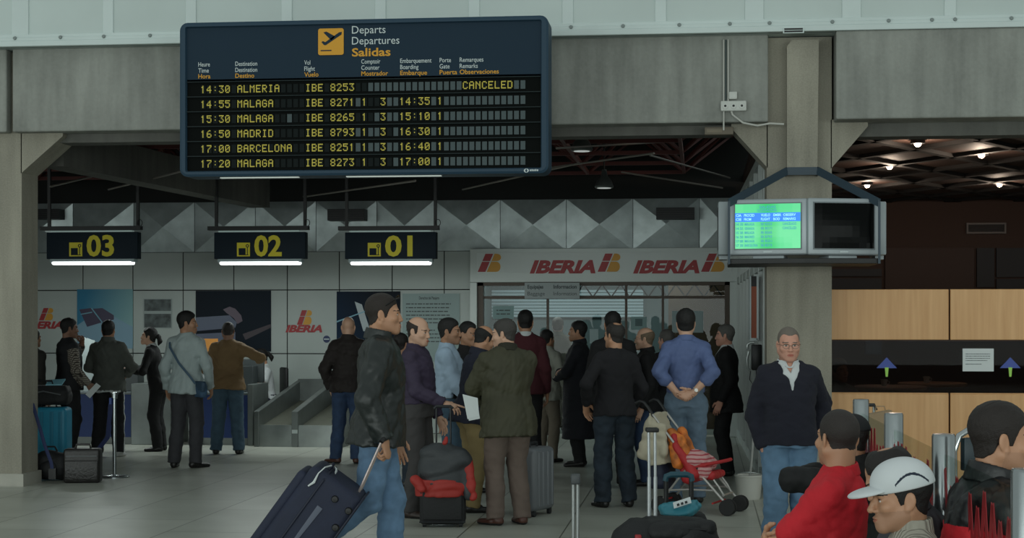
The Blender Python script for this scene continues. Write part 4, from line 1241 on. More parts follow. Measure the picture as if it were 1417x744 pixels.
m = MB(); m.add([(-.11,0,.0),(.09,0,.0),(.09,.05,.72),(-.11,.05,.78),(-.11,.02,0),(.09,.02,0),(.09,.07,.72),(-.11,.07,.78)], [(0,1,2,3),(7,6,5,4),(0,3,7,4),(1,5,6,2),(2,6,7,3),(0,4,5,1)]); m.build('board', mat('desk_board', 'A9B5B5', .5), r)
m = MB(); m.box((-.12,-.06,0),(.1,.14,.012)); m.build('base', M_DDARK, r)
# ------------------------------------------------------------------ glass barrier with steel posts
M_POST = mat('barrier_steel', '9AA0A2', .22, .9)
M_BGL = glass_mat('barrier_glass', (.86, .90, .88), .06)
M_ZIG = None
posts = [(1190, 552), (1237, 571), (1311, 600), (1416, 648)]
HP = 1.25
pp = []
for p, q in posts:
    d = FPX*(EYE-HP)/(q-HOR)
    c = PT(p, d); pp.append(c)
# keep the posts on one straight line along the hall
xa_ = np.polyfit([c.y for c in pp], [c.x for c in pp], 1)
lbs = ['brushed steel barrier post farthest back, in front of the wood panel', 'brushed steel barrier post second from the back, behind the shaved head in red', 'brushed steel barrier post between the white cap and the person in black leather', 'brushed steel barrier post nearest, cut by the frame edge']
pxy = []
for i, c in enumerate(pp):
    x_ = float(np.polyval(xa_, c.y))
    pxy.append((x_, c.y))
    r = empty('barrier_post', (x_, c.y, 0), 0, lbs[i], 'post', 'steel posts of the glass barrier')
    m = MB(); m.lathe([(.047, .012), (.047, HP-.01), (.043, HP), (0, HP+.002)], n=28, close=False); m.build('pole', M_POST, r)
    m = MB(); m.lathe([(.0, .0), (.10, .0), (.10, .012), (.05, .016)], n=28, close=False); m.build('base_plate', M_POST, r)
M_ZIGR = mat('zigzag_red', '9C1F28', .4)
M_ZIGR.node_tree.nodes['Principled BSDF'].inputs['Alpha'].default_value = .82
for i in range(len(pxy)-1):
    (xa, ya), (xb_, yb) = pxy[i], pxy[i+1]
    d = Vector((xb_-xa, yb-ya, 0)); L_ = d.length; d.normalize()
    r = empty('barrier_glass', (xa, ya, 0), math.atan2(d.y, d.x), ('glass barrier pane with red zigzag farthest back by the wood panel', 'glass barrier pane with red zigzag in the middle, behind the white cap', 'glass barrier pane with red zigzag in front of the person in black leather')[i], 'glass panel', 'zigzag glass panes of the barrier')
    g0 = .055
    m = MB(); m.box((g0, -.005, .12), (L_-g0, .005, 1.17)); m.build('pane', M_BGL, r)
    m = MB()
    rnd = random.Random(i+3)
    n = 5
    for ph in (0, 1):
        pts = []
        for k in range(2*n+1):
            x_ = .09 + (L_-.18)*k/(2*n)
            pts.append((x_, 1.13-.10*rnd.random() if (k+ph) % 2 else .62+.12*rnd.random()))
        for k in range(2*n):
            a, b = pts[k], pts[k+1]
            m.bar((a[0], -.0075-.0015*ph, a[1]), (b[0], -.0075-.0015*ph, b[1]), .0025, .046, up=(1, 0, 0))
    m.build('zigzag', M_ZIGR, r)
    m = MB()
    for x_ in (g0-.012, L_-g0-.03):
        for z_ in (.35, .95): m.box((x_, -.012, z_), (x_+.042, .012, z_+.05))
    m.build('clamp', M_POST, r)

# ------------------------------------------------------------------ queue stanchion and straps
d = floor_d(660); c = PT(158.5, d)
r = empty('queue_post', c, 0, 'chrome queue post with round base beside the black bags', 'queue post')
m = MB(); m.lathe([(0,0),(.165,0),(.165,.012),(.15,.022),(.05,.030),(.02,.034)], n=32, close=False); m.build('base', M_POST, r)
m = MB(); m.lathe([(.021,.03),(.021,.86)], n=16); m.build('pole', M_POST, r)
m = MB(); m.lathe([(.021,.86),(.034,.865),(.034,.905),(.045,.908),(.045,.925),(.02,.93)], n=18); m.build('head', M_POST, r)
m = MB(); m.box((-.045,-.045,.80),(-.02,.01,.87)); m.build('strap_clip', M_DBLUE, r)
M_BELT = mat('strap_blue', '17244C', .7)
o = Vector((-.03, 0, .85)); e = Vector((-.24, .12, .28))
m = MB(); m.tube([o, o+(e-o)*.3+Vector((.02,0,-.06)), o+(e-o)*.65+Vector((.06,0,-.05)), e], .028, 6, flat=.25, nrm=(0,1,0)); m.build('strap', M_BELT, r)
c2 = PT(52, PXY(52, 16.8)[1])
r = empty('queue_strap', (c2.x, c2.y, 0), 0, 'blue queue strap drooping from behind the left column to the black rucksack', 'strap')
m = MB(); m.tube([(-.055,0,.84),(.02,0,.60),(.08,0,.40),(.15,0,.22),(.17,-.02,.14)], .021, 6, flat=.25, nrm=(0,1,0)); m.build('webbing', M_BELT, r)
m = MB(); m.box((.13,-.03,.05),(.21,.01,.16)); m.build('buckle', M_BLACK, r)

# ------------------------------------------------------------------ soft luggage made as implicit surfaces
def soft(name, ops, m, parent, h=.012, wr=(.006, 30, 5), mi=None, sm=1):
    F = Field(); ops(F)
    if wr: F.wr.append((wr[0], wr[1], wr[2], None))
    v, q = F.mesh(h)
    return np_obj(name, [(v, q, 0 if mi is None else mi(v, q))], m, parent, sm)
M_BAG = mat('black_nylon', '17181A', .65, bump=(60, .2)); M_BAGL = mat('black_leather', '1C1A19', .4, bump=(40, .3))
M_TURQ = mat('turquoise_shell', '2A8FB0', .45, noise=(5, .1)); M_TRIM = mat('dark_trim', '202326', .5); M_ZIP = mat('zip_grey', '6C7072', .4)
M_SNAVY = mat('navy_fabric', '1D243A', .7, noise=(8, .12), bump=(120, .15)); M_SNAVY2 = mat('navy_piping', '161C30', .6)
# turquoise suitcase behind the left column
d = floor_d(645); c = PT(68, d)
r = empty('suitcase', c, R_(6), 'turquoise hard suitcase standing behind the left column', 'suitcase')
m = MB(); m.rbox((-.27,-.15,.05),(.24,.15,.70),.05,4); m.build('shell', M_TURQ, r)
m = MB()
for x_ in (-.17,-.05,.07,.17): m.rbox((x_-.02,-.158,.10),(x_+.02,-.145,.65),.006,2)
m.build('rib', mat('turquoise_rib', '247F9E', .45), r)
m = MB(); m.tube([(-.09,.0,.69),(-.08,.0,.735),(.08,.0,.735),(.09,.0,.69)], .012, 8); m.build('handle', M_TRIM, r)
for x_ in (-.2,.18):
    for y_ in (-.1,.1):
        m = MB(); m.lathe([(.0,-.015),(.028,-.015),(.028,.015),(0,.015)], (x_, y_, .028), 14, 'x', close=False); m.box((x_-.02,y_-.02,.03),(x_+.02,y_+.02,.06)); m.build('wheel', M_TRIM, r)
top_z = .70
c3 = c.copy()
r = empty('travel_bag', (c.x-.02, c.y, top_z+.0), R_(6), 'black soft travel bag lying on the turquoise suitcase', 'bag')
soft('body', lambda F: (F.loft((0,0,.03), np.eye(3), [(0,.24,.14,0),(.04,.27,.155,0),(.15,.27,.15,0),(.22,.24,.12,0)], .02, pw=3.5)), M_BAG, r)
m = MB(); m.tube([(-.2,-.165,.15),(0,-.172,.19),(.2,-.165,.15)], .008, 6); m.build('zip', M_ZIP, r)
m = MB(); m.tube([(-.1,-.1,.24),(-.08,-.1,.31),(.08,-.1,.31),(.1,-.1,.24)], .011, 6); m.build('handle', M_BAG, r)
r = empty('folded_paper', (c.x+.10, c.y-.05, top_z+.255), R_(20), 'light blue folded paper on top of the black travel bag', 'paper')
m = MB(); m.add([(-.11,-.04,0),(.07,-.05,0),(.11,.05,.06),(-.08,.06,.05),(-.11,-.04,.015),(.07,-.05,.015),(.11,.05,.075),(-.08,.06,.065)], [(3,2,1,0),(4,5,6,7),(0,1,5,4),(1,2,6,5),(2,3,7,6),(3,0,4,7)]); m.build('sheet', mat('paper_cyan', '7FB6C6', .6), r)
# briefcase and rucksack on the floor
d = floor_d(667); c = PT(115, d)
r = empty('briefcase', c, YAW+R_(4), 'black leather briefcase standing on the floor by the queue post', 'bag')
m = MB(); m.rbox((-.19,-.10,.0),(.19,.10,.36),.03,4); m.build('body', M_BAGL, r)
m = MB(); m.rbox((-.175,-.118,.03),(.175,-.095,.24),.012,3); m.build('front_pocket', M_BAGL, r)
m = MB(); m.tube([(-.16,-.112,.285),(.16,-.112,.285)], .005, 6); m.tube([(-.18,-.06,.355),(.18,-.06,.355)], .005, 6); m.build('zip', M_ZIP, r)
m = MB(); m.tube([(-.08,0,.355),(-.07,0,.40),(.07,0,.40),(.08,0,.355)], .012, 8); m.build('handle', M_BAGL, r)
d = floor_d(664); c = PT(72, d)
r = empty('rucksack', c, YAW, 'black rounded rucksack slumped against the briefcase by the left column', 'bag')
soft('body', lambda F: (F.ell((-.03,0,.16),(.19,.14,.165),None,.03), F.ell((.11,-.02,.15),(.12,.13,.15),None,.04), F.half((0,0,.004),(0,0,-1))), M_BAG, r)
soft('front_pocket', lambda F: (F.ell((.0,-.12,.13),(.11,.06,.09),None,.02),), M_BAG, r)
m = MB(); m.tube([(-.06,.02,.31),(-.05,.0,.36),(.03,.0,.36),(.05,.02,.31)], .011, 6); m.build('loop', M_BAG, r)

# ------------------------------------------------------------------ navy trolley case pulled by the person in leather
dS = 10.46
hand = PT(531, dS, ZD(607, dS))
top_mid = PT(497, dS, ZD(672, dS))
Lx = Vector((math.cos(YAW), math.sin(YAW), 0)); Dy = Vector((-math.sin(YAW), math.cos(YAW), 0)); Uz = Vector((0, 0, 1))
ang = R_(54)
up_ = Lx*math.cos(ang) + Uz*math.sin(ang)            # long axis, bottom to top
th_ = Lx*math.sin(ang) - Uz*math.cos(ang)            # thickness, towards the walker
Lc = .74
p_top = PT(474, dS, ZD(661, dS))
org = p_top - up_*Lc
r = empty('trolley_case', (org.x, org.y, 0), 0, 'large navy fabric trolley case tilted behind the person in black leather', 'suitcase')
MS = Matrix((( th_.x, Dy.x, up_.x, 0), (th_.y, Dy.y, up_.y, 0), (th_.z, Dy.z, up_.z, org.z), (0,0,0,1)))
def cs(mb): mb.M = MS; return mb
T2, W2 = .19, .24
m = cs(MB()); m.rbox((-T2,-W2,0),(T2,W2,Lc),.045,4); m.build('body', M_SNAVY, r)
m = cs(MB()); m.rbox((-T2-.05,-W2+.04,.05),(-T2+.02,W2-.04,Lc-.08),.03,4); m.build('front_pocket', M_SNAVY, r)
for x_ in (-T2*.42, T2*.97):
    m = cs(MB())
    a, b = W2+.004, Lc+.004
    m.tube([(x_,-a,.05),(x_,-a,b-.05),(x_,-a+.05,b),(x_,a-.05,b),(x_,a,b-.05),(x_,a,.05)], .007, 6); m.build('piping', M_SNAVY2, r)
m = cs(MB()); m.tube([(-T2*.05,-W2-.004,.05),(-T2*.02,-W2-.004,Lc*.5),(.0,-W2-.004,Lc*.74)], [.004,.016,.022], 6, flat=.2, nrm=(0,1,0)); m.build('side_stripe', mat('case_grey', '5A6070', .6), r)
for x_, z_ in ((.045, Lc-.10), (.155, Lc-.11), (.15,Lc-.24)):
    m = cs(MB()); m.lathe([(.0,-W2-.018),(.018,-W2-.016),(.024,-W2+.002)], (x_,0,z_), 16, 'y', close=False); m.build('stud', M_BLACK, r)
m = cs(MB()); m.tube([(-.10,-.07,Lc),(-.10,-.06,Lc+.03),(-.10,.06,Lc+.03),(-.10,.07,Lc)], .011, 8); m.build('carry_handle', M_SNAVY2, r)
m = cs(MB()); m.tube([(-.10,-.06,Lc+.03),(-.12,-W2+.02,Lc+.02),(-.13,-W2-.012,Lc-.03),(-.12,-W2-.014,Lc-.09),(-.135,-W2-.014,Lc-.13)], [.006,.004,.004,.009,.005], 6); m.tube([(-.07,-.06,Lc+.03),(-.055,-.12,Lc+.035),(-.05,-.16,Lc+.02)], [.012,.014,.008], 6, flat=.3); m.build('luggage_tag', M_PAPER, r)
for y_ in (-.17,.17):
    m = cs(MB()); m.lathe([(.0,-.02),(.04,-.02),(.04,.02),(.0,.02)], (T2-.02, y_, .0), 18, 'y', close=False); m.build('wheel', M_BLACK, r)
inv = MS.inverted()
hl = inv @ Vector((hand.x-org.x, hand.y-org.y, hand.z))
M_ROD = mat('handle_rod', 'C4B4B0', .3, .7)
for y_ in (-.075,.075):
    m = cs(MB()); m.tube([(T2-.05, y_, Lc-.02), (hl.x, y_+hl.y, hl.z-.01)], .0085, 8); m.build('pull_rod', M_ROD, r)
m = cs(MB()); m.tube([(hl.x,hl.y-.095,hl.z-.015),(hl.x,hl.y-.085,hl.z),(hl.x,hl.y+.085,hl.z),(hl.x,hl.y+.095,hl.z-.015)], .015, 8); m.build('grip', M_BLACK, r)
HANDLE = hand

# ------------------------------------------------------------------ black case with jacket over it
d = floor_d(727); c = PT(613, d)
r = empty('cabin_case', c, YAW, 'black cabin case under the grey and red jacket', 'suitcase')
m = MB(); m.rbox((-.19,-.12,.02),(.19,.12,.50),.035,4); m.build('body', M_BAG, r)
m = MB(); m.rbox((-.165,-.14,.06),(.165,-.11,.30),.015,3); m.build('front_pocket', M_BAG, r)
m = MB(); m.tube([(-.19,-.125,.045),(.19,-.125,.045)], .008, 6); m.build('bumper', M_TRIM, r)
for x_ in (-.15,.15):
    for y_ in (-.08,.08):
        m = MB(); m.lathe([(0,-.015),(.024,-.015),(.024,.015),(0,.015)], (x_, y_, .024), 12, 'x', close=False); m.build('wheel', M_TRIM, r)
for x_ in (-.06, .06):
    m = MB(); m.tube([(x_,.10,.5),(x_,.10,.98)], .008, 6); m.build('pull_rod', M_TRIM, r)
m = MB(); m.tube([(-.08,.10,.97),(-.06,.10,.99),(.06,.10,.99),(.08,.10,.97)], .013, 8); m.build('grip', M_TRIM, r)
r = empty('jacket', (c.x, c.y, .30), YAW, 'dark grey jacket with red lining draped over the black cabin case', 'jacket')
def jk(F):
    F.loft((0,-.01,.08), np.eye(3), [(-.02,.215,.165,0),(.08,.21,.16,0),(.16,.19,.14,0),(.23,.14,.10,0),(.29,.07,.06,0)], .02)
    F.ell((.08,-.06,.27),(.16,.11,.10),None,.05); F.ell((-.06,-.03,.31),(.13,.1,.07),None,.05); F.cone((.19,-.05,.22),(.22,-.10,-.03),.05,.04,.04)
soft('shell', jk, mat('jacket_slate', '33373A', .55, bump=(30, .2)), r, .010, (.012, 24, 4))
def jl(F):
    F.loft((0,-.01,-.02), np.eye(3), [(-.02,.225,.175,0),(.05,.232,.18,0),(.11,.222,.172,0)], .02)
    F.cone((.20,-.07,.24),(.255,-.13,-.04),.045,.03,.03); F.cone((-.23,-.14,.09),(-.16,-.18,.02),.04,.03,.03); F.cone((.02,-.16,.40),(.03,-.14,.44),.014,.01,.01)
soft('lining', jl, mat('jacket_red', 'A02A22', .6), r, .009, (.012, 34, 8))
# grey hard case behind the olive jacket
d = floor_d(712); c = PT(738, d)
r = empty('suitcase', c, YAW+R_(62), 'ribbed grey hard suitcase standing behind the person in the olive jacket', 'suitcase')
m = MB(); m.rbox((-.20,-.12,.045),(.20,.12,.60),.05,4); m.build('shell', mat('shell_grey', '6C7074', .4), r)
for x_ in (-.13,-.045,.045,.13):
    m = MB(); m.rbox((x_-.012,-.128,.09),(x_+.012,.128,.56),.006,2); m.build('rib', mat('shell_rib', '7C8084', .4), r)
m = MB(); m.tube([(-.07,0,.60),(-.06,0,.635),(.06,0,.635),(.07,0,.60)], .012, 8); m.build('handle', M_TRIM, r)
for x_ in (-.15,.15):
    for y_ in (-.08,.08):
        m = MB(); m.lathe([(0,-.014),(.024,-.014),(.024,.014),(0,.014)], (x_, y_, .024), 12, 'y', close=False); m.box((x_-.02,y_-.015,.03),(x_+.02,y_+.015,.055)); m.build('wheel', M_TRIM, r)

# ------------------------------------------------------------------ pushchair
d = 14.9
c = PT(962, d)
r = empty('pushchair', (c.x, c.y, 0), YAW - R_(24), 'folding pushchair with red and orange seat and umbrella handles', 'pushchair')
M_PTUBE = mat('pushchair_tube', 'A8A6A2', .35, .5); M_PRED = mat('pushchair_red', 'B0262A', .6); M_PORG = mat('pushchair_orange', 'C8702A', .6, noise=(14, .5))
hw = .19
for s in (-1, 1):
    y_ = s*hw
    m = MB(); m.tube([(-.36,y_,.90),(-.06,y_,.53),(.36,y_,.085)], .0115, 8); m.build('frame_tube', M_PTUBE, r)
    m = MB(); m.tube([(-.34,y_,.87),(-.385,y_,.935),(-.42,y_,.975),(-.455,y_,.985),(-.50,y_,.965)], .017, 8); m.build('handle', M_BLACK, r)
    m = MB(); m.tube([(.02,y_,.44),(-.10,y_,.30),(-.27,y_,.085)], .0105, 8); m.build('rear_leg', M_PTUBE, r)
    m = MB(); m.tube([(-.20,y_,.20),(.0,y_,.215),(.24,y_,.215)], .009, 8); m.build('side_bar', M_PTUBE, r)
    m = MB(); m.rbox((.04,y_-.02,.385),(.10,y_+.02,.46),.012,2); m.build('joint', M_BLACK, r)
    for x_ in (.36, -.27):
        m = MB()
        for k in (-1, 1): m.lathe([(.018,-.012),(.066,-.012),(.072,-.006),(.072,.006),(.066,.012),(.018,.012)], (x_+.0, y_+k*.03, .072), 22, 'y', 0)
        m.tube([(x_,y_-.04,.072),(x_,y_+.04,.072)], .016, 8, 1); m.build('wheel', [mat('tyre_black', '1B1B1C', .7), mat('hub_grey', '6D6D6B', .5)], r)
for x_, z_ in ((.22,.10),(-.27,.10),(-.08,.55)):
    m = MB(); m.tube([(x_,-hw,z_),(x_,hw,z_)], .009, 8); m.build('cross_bar', M_PRED if z_ < .2 else M_PTUBE, r)
def seatf(F):
    F.cone((-.16,-.13,.66),(-.16,.13,.66),.035,.035,.03); F.cone((-.02,-.15,.31),(-.02,.15,.31),.05,.05,.03); F.cone((.20,-.14,.34),(.20,.14,.34),.03,.03,.03)
    for y_ in (-.13,-.04,.05,.13):
        F.cone((-.16,y_,.66),(-.03,y_,.33),.03,.045,.03); F.cone((-.03,y_,.32),(.19,y_,.34),.04,.03,.03)
    F.cone((-.12,-hw,.60),(.05,-hw,.36),.03,.05,.03)
soft('seat', seatf, M_PRED, r, .009, (.006, 34, 3))
def orgf(F):
    F.cone((-.19,-.10,.70),(-.10,-.19,.44),.045,.05,.03); F.cone((-.12,-.10,.66),(-.02,-.16,.52),.04,.04,.03); F.cone((-.15,.08,.70),(-.05,.05,.50),.045,.045,.03)
soft('seat_cover', orgf, M_PORG, r, .008, (.010, 45, 6))
m = MB(); m.tube([(.05,-hw-.01,.42),(.16,-hw-.02,.44),(.30,-.05,.47),(.30,.1,.47)], .016, 8); m.build('bumper_bar', M_PRED, r)
m = MB(); m.tube([(.19,-.13,.33),(.26,-.13,.24),(.30,-.12,.17)], .010, 8); m.tube([(.19,.13,.33),(.26,.13,.24),(.30,.12,.17)], .010, 8); m.tube([(.30,-.13,.17),(.30,.13,.17)], .012, 8); m.build('footrest', M_PTUBE, r)
rt = r
r2 = empty('blanket', (c.x, c.y, 0), rt.rotation_euler.z, 'pink and red striped blanket bundled on the pushchair seat', 'blanket')
def blank(F):
    F.ell((.04,-.12,.47),(.13,.11,.09),None,.04); F.ell((.10,-.02,.44),(.10,.13,.08),None,.04); F.ell((.12,-.14,.39),(.08,.07,.10),None,.04)
bm_ = mat('blanket_pink', 'B5787A', .8)
nt = bm_.node_tree; w_ = nt.nodes.new('ShaderNodeTexWave'); w_.inputs['Scale'].default_value = 9; w_.inputs['Distortion'].default_value = 2; w_.bands_direction = 'Z'
tc_ = nt.nodes.new('ShaderNodeTexCoord'); rp_ = nt.nodes.new('ShaderNodeValToRGB'); rp_.color_ramp.elements[0].color = lin('A8404A'); rp_.color_ramp.elements[1].color = lin('C99A98'); rp_.color_ramp.elements[0].position = .1; rp_.color_ramp.elements[1].position = .4
nt.links.new(tc_.outputs['Object'], w_.inputs['Vector']); nt.links.new(w_.outputs['Fac'], rp_.inputs[0]); nt.links.new(rp_.outputs[0], nt.nodes['Principled BSDF'].inputs['Base Color'])
soft('cloth', blank, bm_, r2, .009, (.010, 50, 2))
r3 = empty('cream_jacket', (c.x, c.y, 0), rt.rotation_euler.z, 'cream cloth jacket hanging from the pushchair handles', 'jacket')
def crm(F):
    F.loft((-.30,0,.48), ry(R_(-6)) , [(-.05,.135,.215,0),(.05,.13,.22,0),(.2,.09,.215,0),(.32,.045,.20,0),(.40,.025,.17,0)], .03)
    F.cone((-.36,-.19,.78),(-.42,-.22,.52),.04,.045,.05); F.cone((-.24,-.20,.76),(-.22,-.22,.54),.03,.03,.05)
soft('cloth', crm, mat('cream_cloth', 'B5AD98', .85, bump=(40, .15)), r3, .010, (.011, 34, 9))
r4 = empty('changing_bag', (c.x, c.y, 0), rt.rotation_euler.z, 'navy bag hanging behind the pushchair seat under the cream jacket', 'bag')
soft('body', lambda F: F.loft((-.31,0,.20), np.eye(3), [(0,.085,.17,0),(.05,.10,.185,0),(.2,.09,.18,0),(.29,.06,.16,0)], .02, pw=3), mat('bag_navy', '20263A', .7), r4, .012)
m = MB()
for y_ in (-.12,.12): m.tube([(-.31,y_,.47),(-.31,y_*1.2,.62),(-.30,y_*1.5,.80)], .008, 6)
m.build('strap', M_BAG, r4)
# mop bucket
d = floor_d(690); c = PT(1036, d)
r = empty('bucket', (c.x, c.y, 0), 0, 'white plastic bucket standing by the person in the navy sweater', 'bucket')
m = MB(); m.lathe([(0,.0),(.105,.0),(.112,.02),(.130,.215),(.138,.217),(.138,.232),(.126,.234),(.122,.215),(.105,.03),(0,.03)], n=32, close=False); m.build('tub', mat('bucket_white', 'C2C2BA', .4), r)
m = MB(); m.tube([(.137*math.cos(t), .137*math.sin(t)*.9-.02*math.sin(t), .215-.05*math.sin(t)) for t in np.linspace(math.pi, 2*math.pi, 14)], .004, 6); m.build('bail', M_ALU, r)
r = empty('mop', (c.x, c.y, .03), 0, 'mop with a pale twisted handle standing in the white bucket', 'mop')
m = MB(); m.tube([(.0,.02,.05),(.03,.05,.35),(.075,.09,.95)], .012, 8); m.build('stick', mat('mop_stick', '9A9C98', .4), r)
soft('mop_head', lambda F: (F.ell((0,.01,.07),(.07,.07,.05),None,.02),), mat('mop_cotton', 'A9A79C', .9), r, .008, (.008, 90, 2))

# ------------------------------------------------------------------ bags in the foreground
d = 10.2
c = PT(918, d)
zt = ZD(712, d)
r = empty('holdall', (c.x, c.y, 0), YAW, 'large black wheeled holdall with a tall silver pull handle in the foreground', 'bag')
def hol(F):
    F.loft((0,0,.02), np.eye(3), [(0,.27,.17,0),(.08,.30,.19,0),(.30,.30,.19,0),(.40,.27,.17,0),(.47,.20,.12,0)], .03, pw=3)
    F.ell((-.2,-.05,.36),(.12,.16,.10),None,.05); F.ell((.17,-.06,.38),(.16,.16,.12),None,.05)
soft('body', hol, M_BAG, r, .011, (.012, 24, 3))
k_ = d/FPX
for i, p in enumerate((900, 908.5)):
    m = MB(); x_ = (p-918)*k_; m.tube([(x_,.09,.35),(x_,.09,.74)], .0125, 10); m.tube([(x_,.09,.74),(x_-.004+.002*i,.09,ZD(594, d))], .0095, 10); m.build('pull_rod', mat('rod_pale', 'B9BEC0', .3, .4), r)
m = MB(); m.rbox(((895-918)*k_,.04,ZD(596, d)-.012),((913-918)*k_,.14,ZD(596, d)+.014),.008,2); m.build('grip', M_BLACK, r)
for i, (x_, z_) in enumerate(((-.17,.42),(-.13,.36))):
    m = MB(); m.rbox((x_-.02,-.215,z_-.05),(x_+.02,-.175,z_),.008,2); m.build('red_pull', mat('pull_red', 'A02428', .5), r)
soft('flap', lambda F: (F.cone((-.05,-.15,.42),(.26,-.14,.45),.05,.05,.03), F.ell((.06,-.12,.43),(.19,.09,.06),None,.03)), M_BAG, r, .010, (.008, 44, 8))
m = MB(); m.tube([(-.02,-.2,.41),(.10,-.20,.45),(.24,-.19,.44)], .014, 6, flat=.4); m.build('strap', M_BAG, r)
# second bag with teal bar handle behind it
d = 10.7; c = PT(942, d); k_ = d/FPX
r = empty('trolley_bag', (c.x, c.y, 0), YAW, 'black trolley bag with a teal topped handle behind the holdall', 'bag')
soft('body', lambda F: F.loft((0,.02,.03), np.eye(3), [(0,.17,.13,0),(.05,.19,.15,0),(.36,.19,.14,0),(.44,.15,.11,0)], .02, pw=3), M_BAG, r)
zt = ZD(660, d)
for x_ in (923, 958):
    m = MB(); m.tube([((x_-942)*k_,.06,.40),((x_-942)*k_,.06,zt-.02)], .016, 10); m.build('pull_rod', M_BLACK, r)
m = MB(); m.tube([((922-942)*k_,.06,zt-.03),((923-942)*k_,.06,zt),((930-942)*k_,.06,zt+.012),((952-942)*k_,.06,zt+.012),((958-942)*k_,.06,zt),((959-942)*k_,.06,zt-.03)], .020, 10); m.build('grip', mat('grip_teal', '1E4A58', .5), r)
r = empty('plastic_bag', (c.x-.0, c.y-.14, .47), YAW, 'crumpled teal and white printed plastic bag lying between the two black bags', 'bag')
def plb(F):
    F.ell((-.02,-.02,.035),(.11,.08,.04),rx(.4),.02); F.ell((.05,0,.05),(.06,.06,.035),None,.02); F.cone((-.10,0,.035),(.09,.02,.06),.03,.035,.02)
soft('sack', plb, mat('bag_teal', '2F7C8C', .4), r, .007, (.012, 60, 5))
m = MB(); m.add([(-.05,-.098,.055),(.06,-.088,.09),(.055,-.062,.125),(-.055,-.07,.09)], [(0,1,2,3)]); m.add([(-.05,-.096,.054),(.06,-.086,.089),(.055,-.060,.124),(-.055,-.068,.089)], [(3,2,1,0)]); lb_ = m.build('printed_label', M_PAPER, r)
m = MB()
for k in range(3): m.add([(-.03+.025*k,-.0985,.069+.008*k),(-.015+.025*k,-.0975,.074+.008*k),(-.018+.025*k,-.088,.088+.008*k),(-.033+.025*k,-.089,.083+.008*k)], [(0,1,2,3)])
m.build('print_mark', M_TRIM, lb_)
# lone trolley handle at the bottom edge
d = 10.4; c = PT(797, d); k_ = d/FPX
r = empty('cabin_trolley', (c.x, c.y, 0), YAW, 'small dark trolley bag with an empty pale pull handle at the bottom edge', 'suitcase')
m = MB(); m.rbox((-.16,-.13,.03),(.17,.12,.30),.035,4); m.build('body', M_BAG, r)
for x_ in (793.8, 799.8):
    m = MB(); m.tube([((x_-797)*k_,.05,.28),((x_-797)*k_,.05,ZD(663, d))], .011, 10); m.build('pull_rod', mat('rod_grey', '9FA3A2', .35, .4), r)
m = MB(); m.rbox(((790-797)*k_,.01,ZD(664, d)-.03),((803.5-797)*k_,.09,ZD(664, d)+.035),.012,3); m.build('grip', mat('grip_grey', '4A4E50', .5), r)
for x_ in (-.12,.12):
    m = MB(); m.lathe([(0,-.014),(.03,-.014),(.03,.014),(0,.014)], (x_, .1, .03), 12, 'x', close=False); m.build('wheel', M_TRIM, r)
# luggage trolleys beyond the barrier: chrome bars
d = 8.6; c = PT(1345, d); k_ = d/FPX
r = empty('luggage_trolley', (c.x, c.y, 0), YAW + R_(20), 'chrome luggage trolley behind the person in black leather', 'trolley')
zt = ZD(597, d)
M_CHR = mat('chrome_tube', 'B4BABB', .15, .95)
m = MB(); m.tube([(-.10,.0,.25),(-.11,.0,zt-.10),(-.08,.0,zt-.02),(-.02,.0,zt+.01),(.22,.02,zt+.015),(.30,.02,zt-.03),(.32,.02,.25)], .017, 10); m.build('push_bar', M_CHR, r)
m = MB(); m.tube([(.04,-.1,.25),(.04,-.1,zt-.17),(.06,-.1,zt-.10),(.12,-.1,zt-.06),(.3,-.1,zt-.05)], .020, 10); m.build('inner_bar', M_CHR, r)
m = MB(); m.rbox((-.06,-.02,zt-.20),(.30,.02,zt-.03),.008,2); m.build('advert_plate', mat('plate_teal', '1C3038', .4), r)
m = MB(); m.tube([(-.10,0,.25),(-.10,-.75,.14)], .016, 8); m.tube([(.32,.02,.25),(.32,-.75,.14)], .016, 8); m.tube([(-.10,-.75,.14),(.32,-.75,.14)], .016, 8)
for y_ in (-.2,-.4,-.6): m.tube([(-.10,y_,.22+y_*.1),(.32,y_,.22+y_*.1)], .010, 8)
m.build('deck', M_CHR, r)
for x_, y_ in ((-.10,0),(.32,0),(.11,-.75)):
    m = MB(); m.lathe([(0,-.018),(.07,-.018),(.07,.018),(0,.018)], (x_, y_, .07), 18, 'x', close=False); m.tube([(x_,y_,.07),(x_,y_,.16)], .012, 6); m.build('wheel', M_TRIM, r)
# case and paper carrier behind the far barrier post
d = 12.2; c = PT(1216, d); k_ = d/FPX
r = empty('carrier_bag', (c.x, c.y, 0), YAW, 'beige paper carrier bag beyond the far barrier post', 'bag')
zt = ZD(567, d)
m = MB(); m.add([(-.085,-.05,0),(.085,-.05,0),(.085,.05,0),(-.085,.05,0),(-.085,-.05,zt-.03),(.085,-.05,zt),(.085,.05,zt),(-.085,.05,zt-.03)], [(3,2,1,0),(0,1,5,4),(1,2,6,5),(2,3,7,6),(3,0,4,7),(4,5,6,7)]); m.build('paper', mat('kraft', '9A8468', .8), r)
m = MB(); m.tube([(-.04,-.05,zt-.03),(-.03,-.05,zt+.03),(.03,-.05,zt+.03),(.04,-.05,zt-.01)], .004, 6); m.build('handle', mat('kraft', '9A8468', .8), r)
d = 12.6; c = PT(1201, d); k_ = d/FPX
r = empty('cabin_case', (c.x, c.y, 0), YAW, 'dark case with raised handle beyond the far barrier post', 'suitcase')
zt = ZD(560, d)
m = MB(); m.rbox((-.14,-.1,.03),(.12,.1,.72),.03,3); m.build('body', M_BAG, r)
for x_ in (-.04,.045):
    m = MB(); m.tube([(x_,0,.70),(x_,0,zt)], .010, 8); m.build('pull_rod', M_ALU, r)
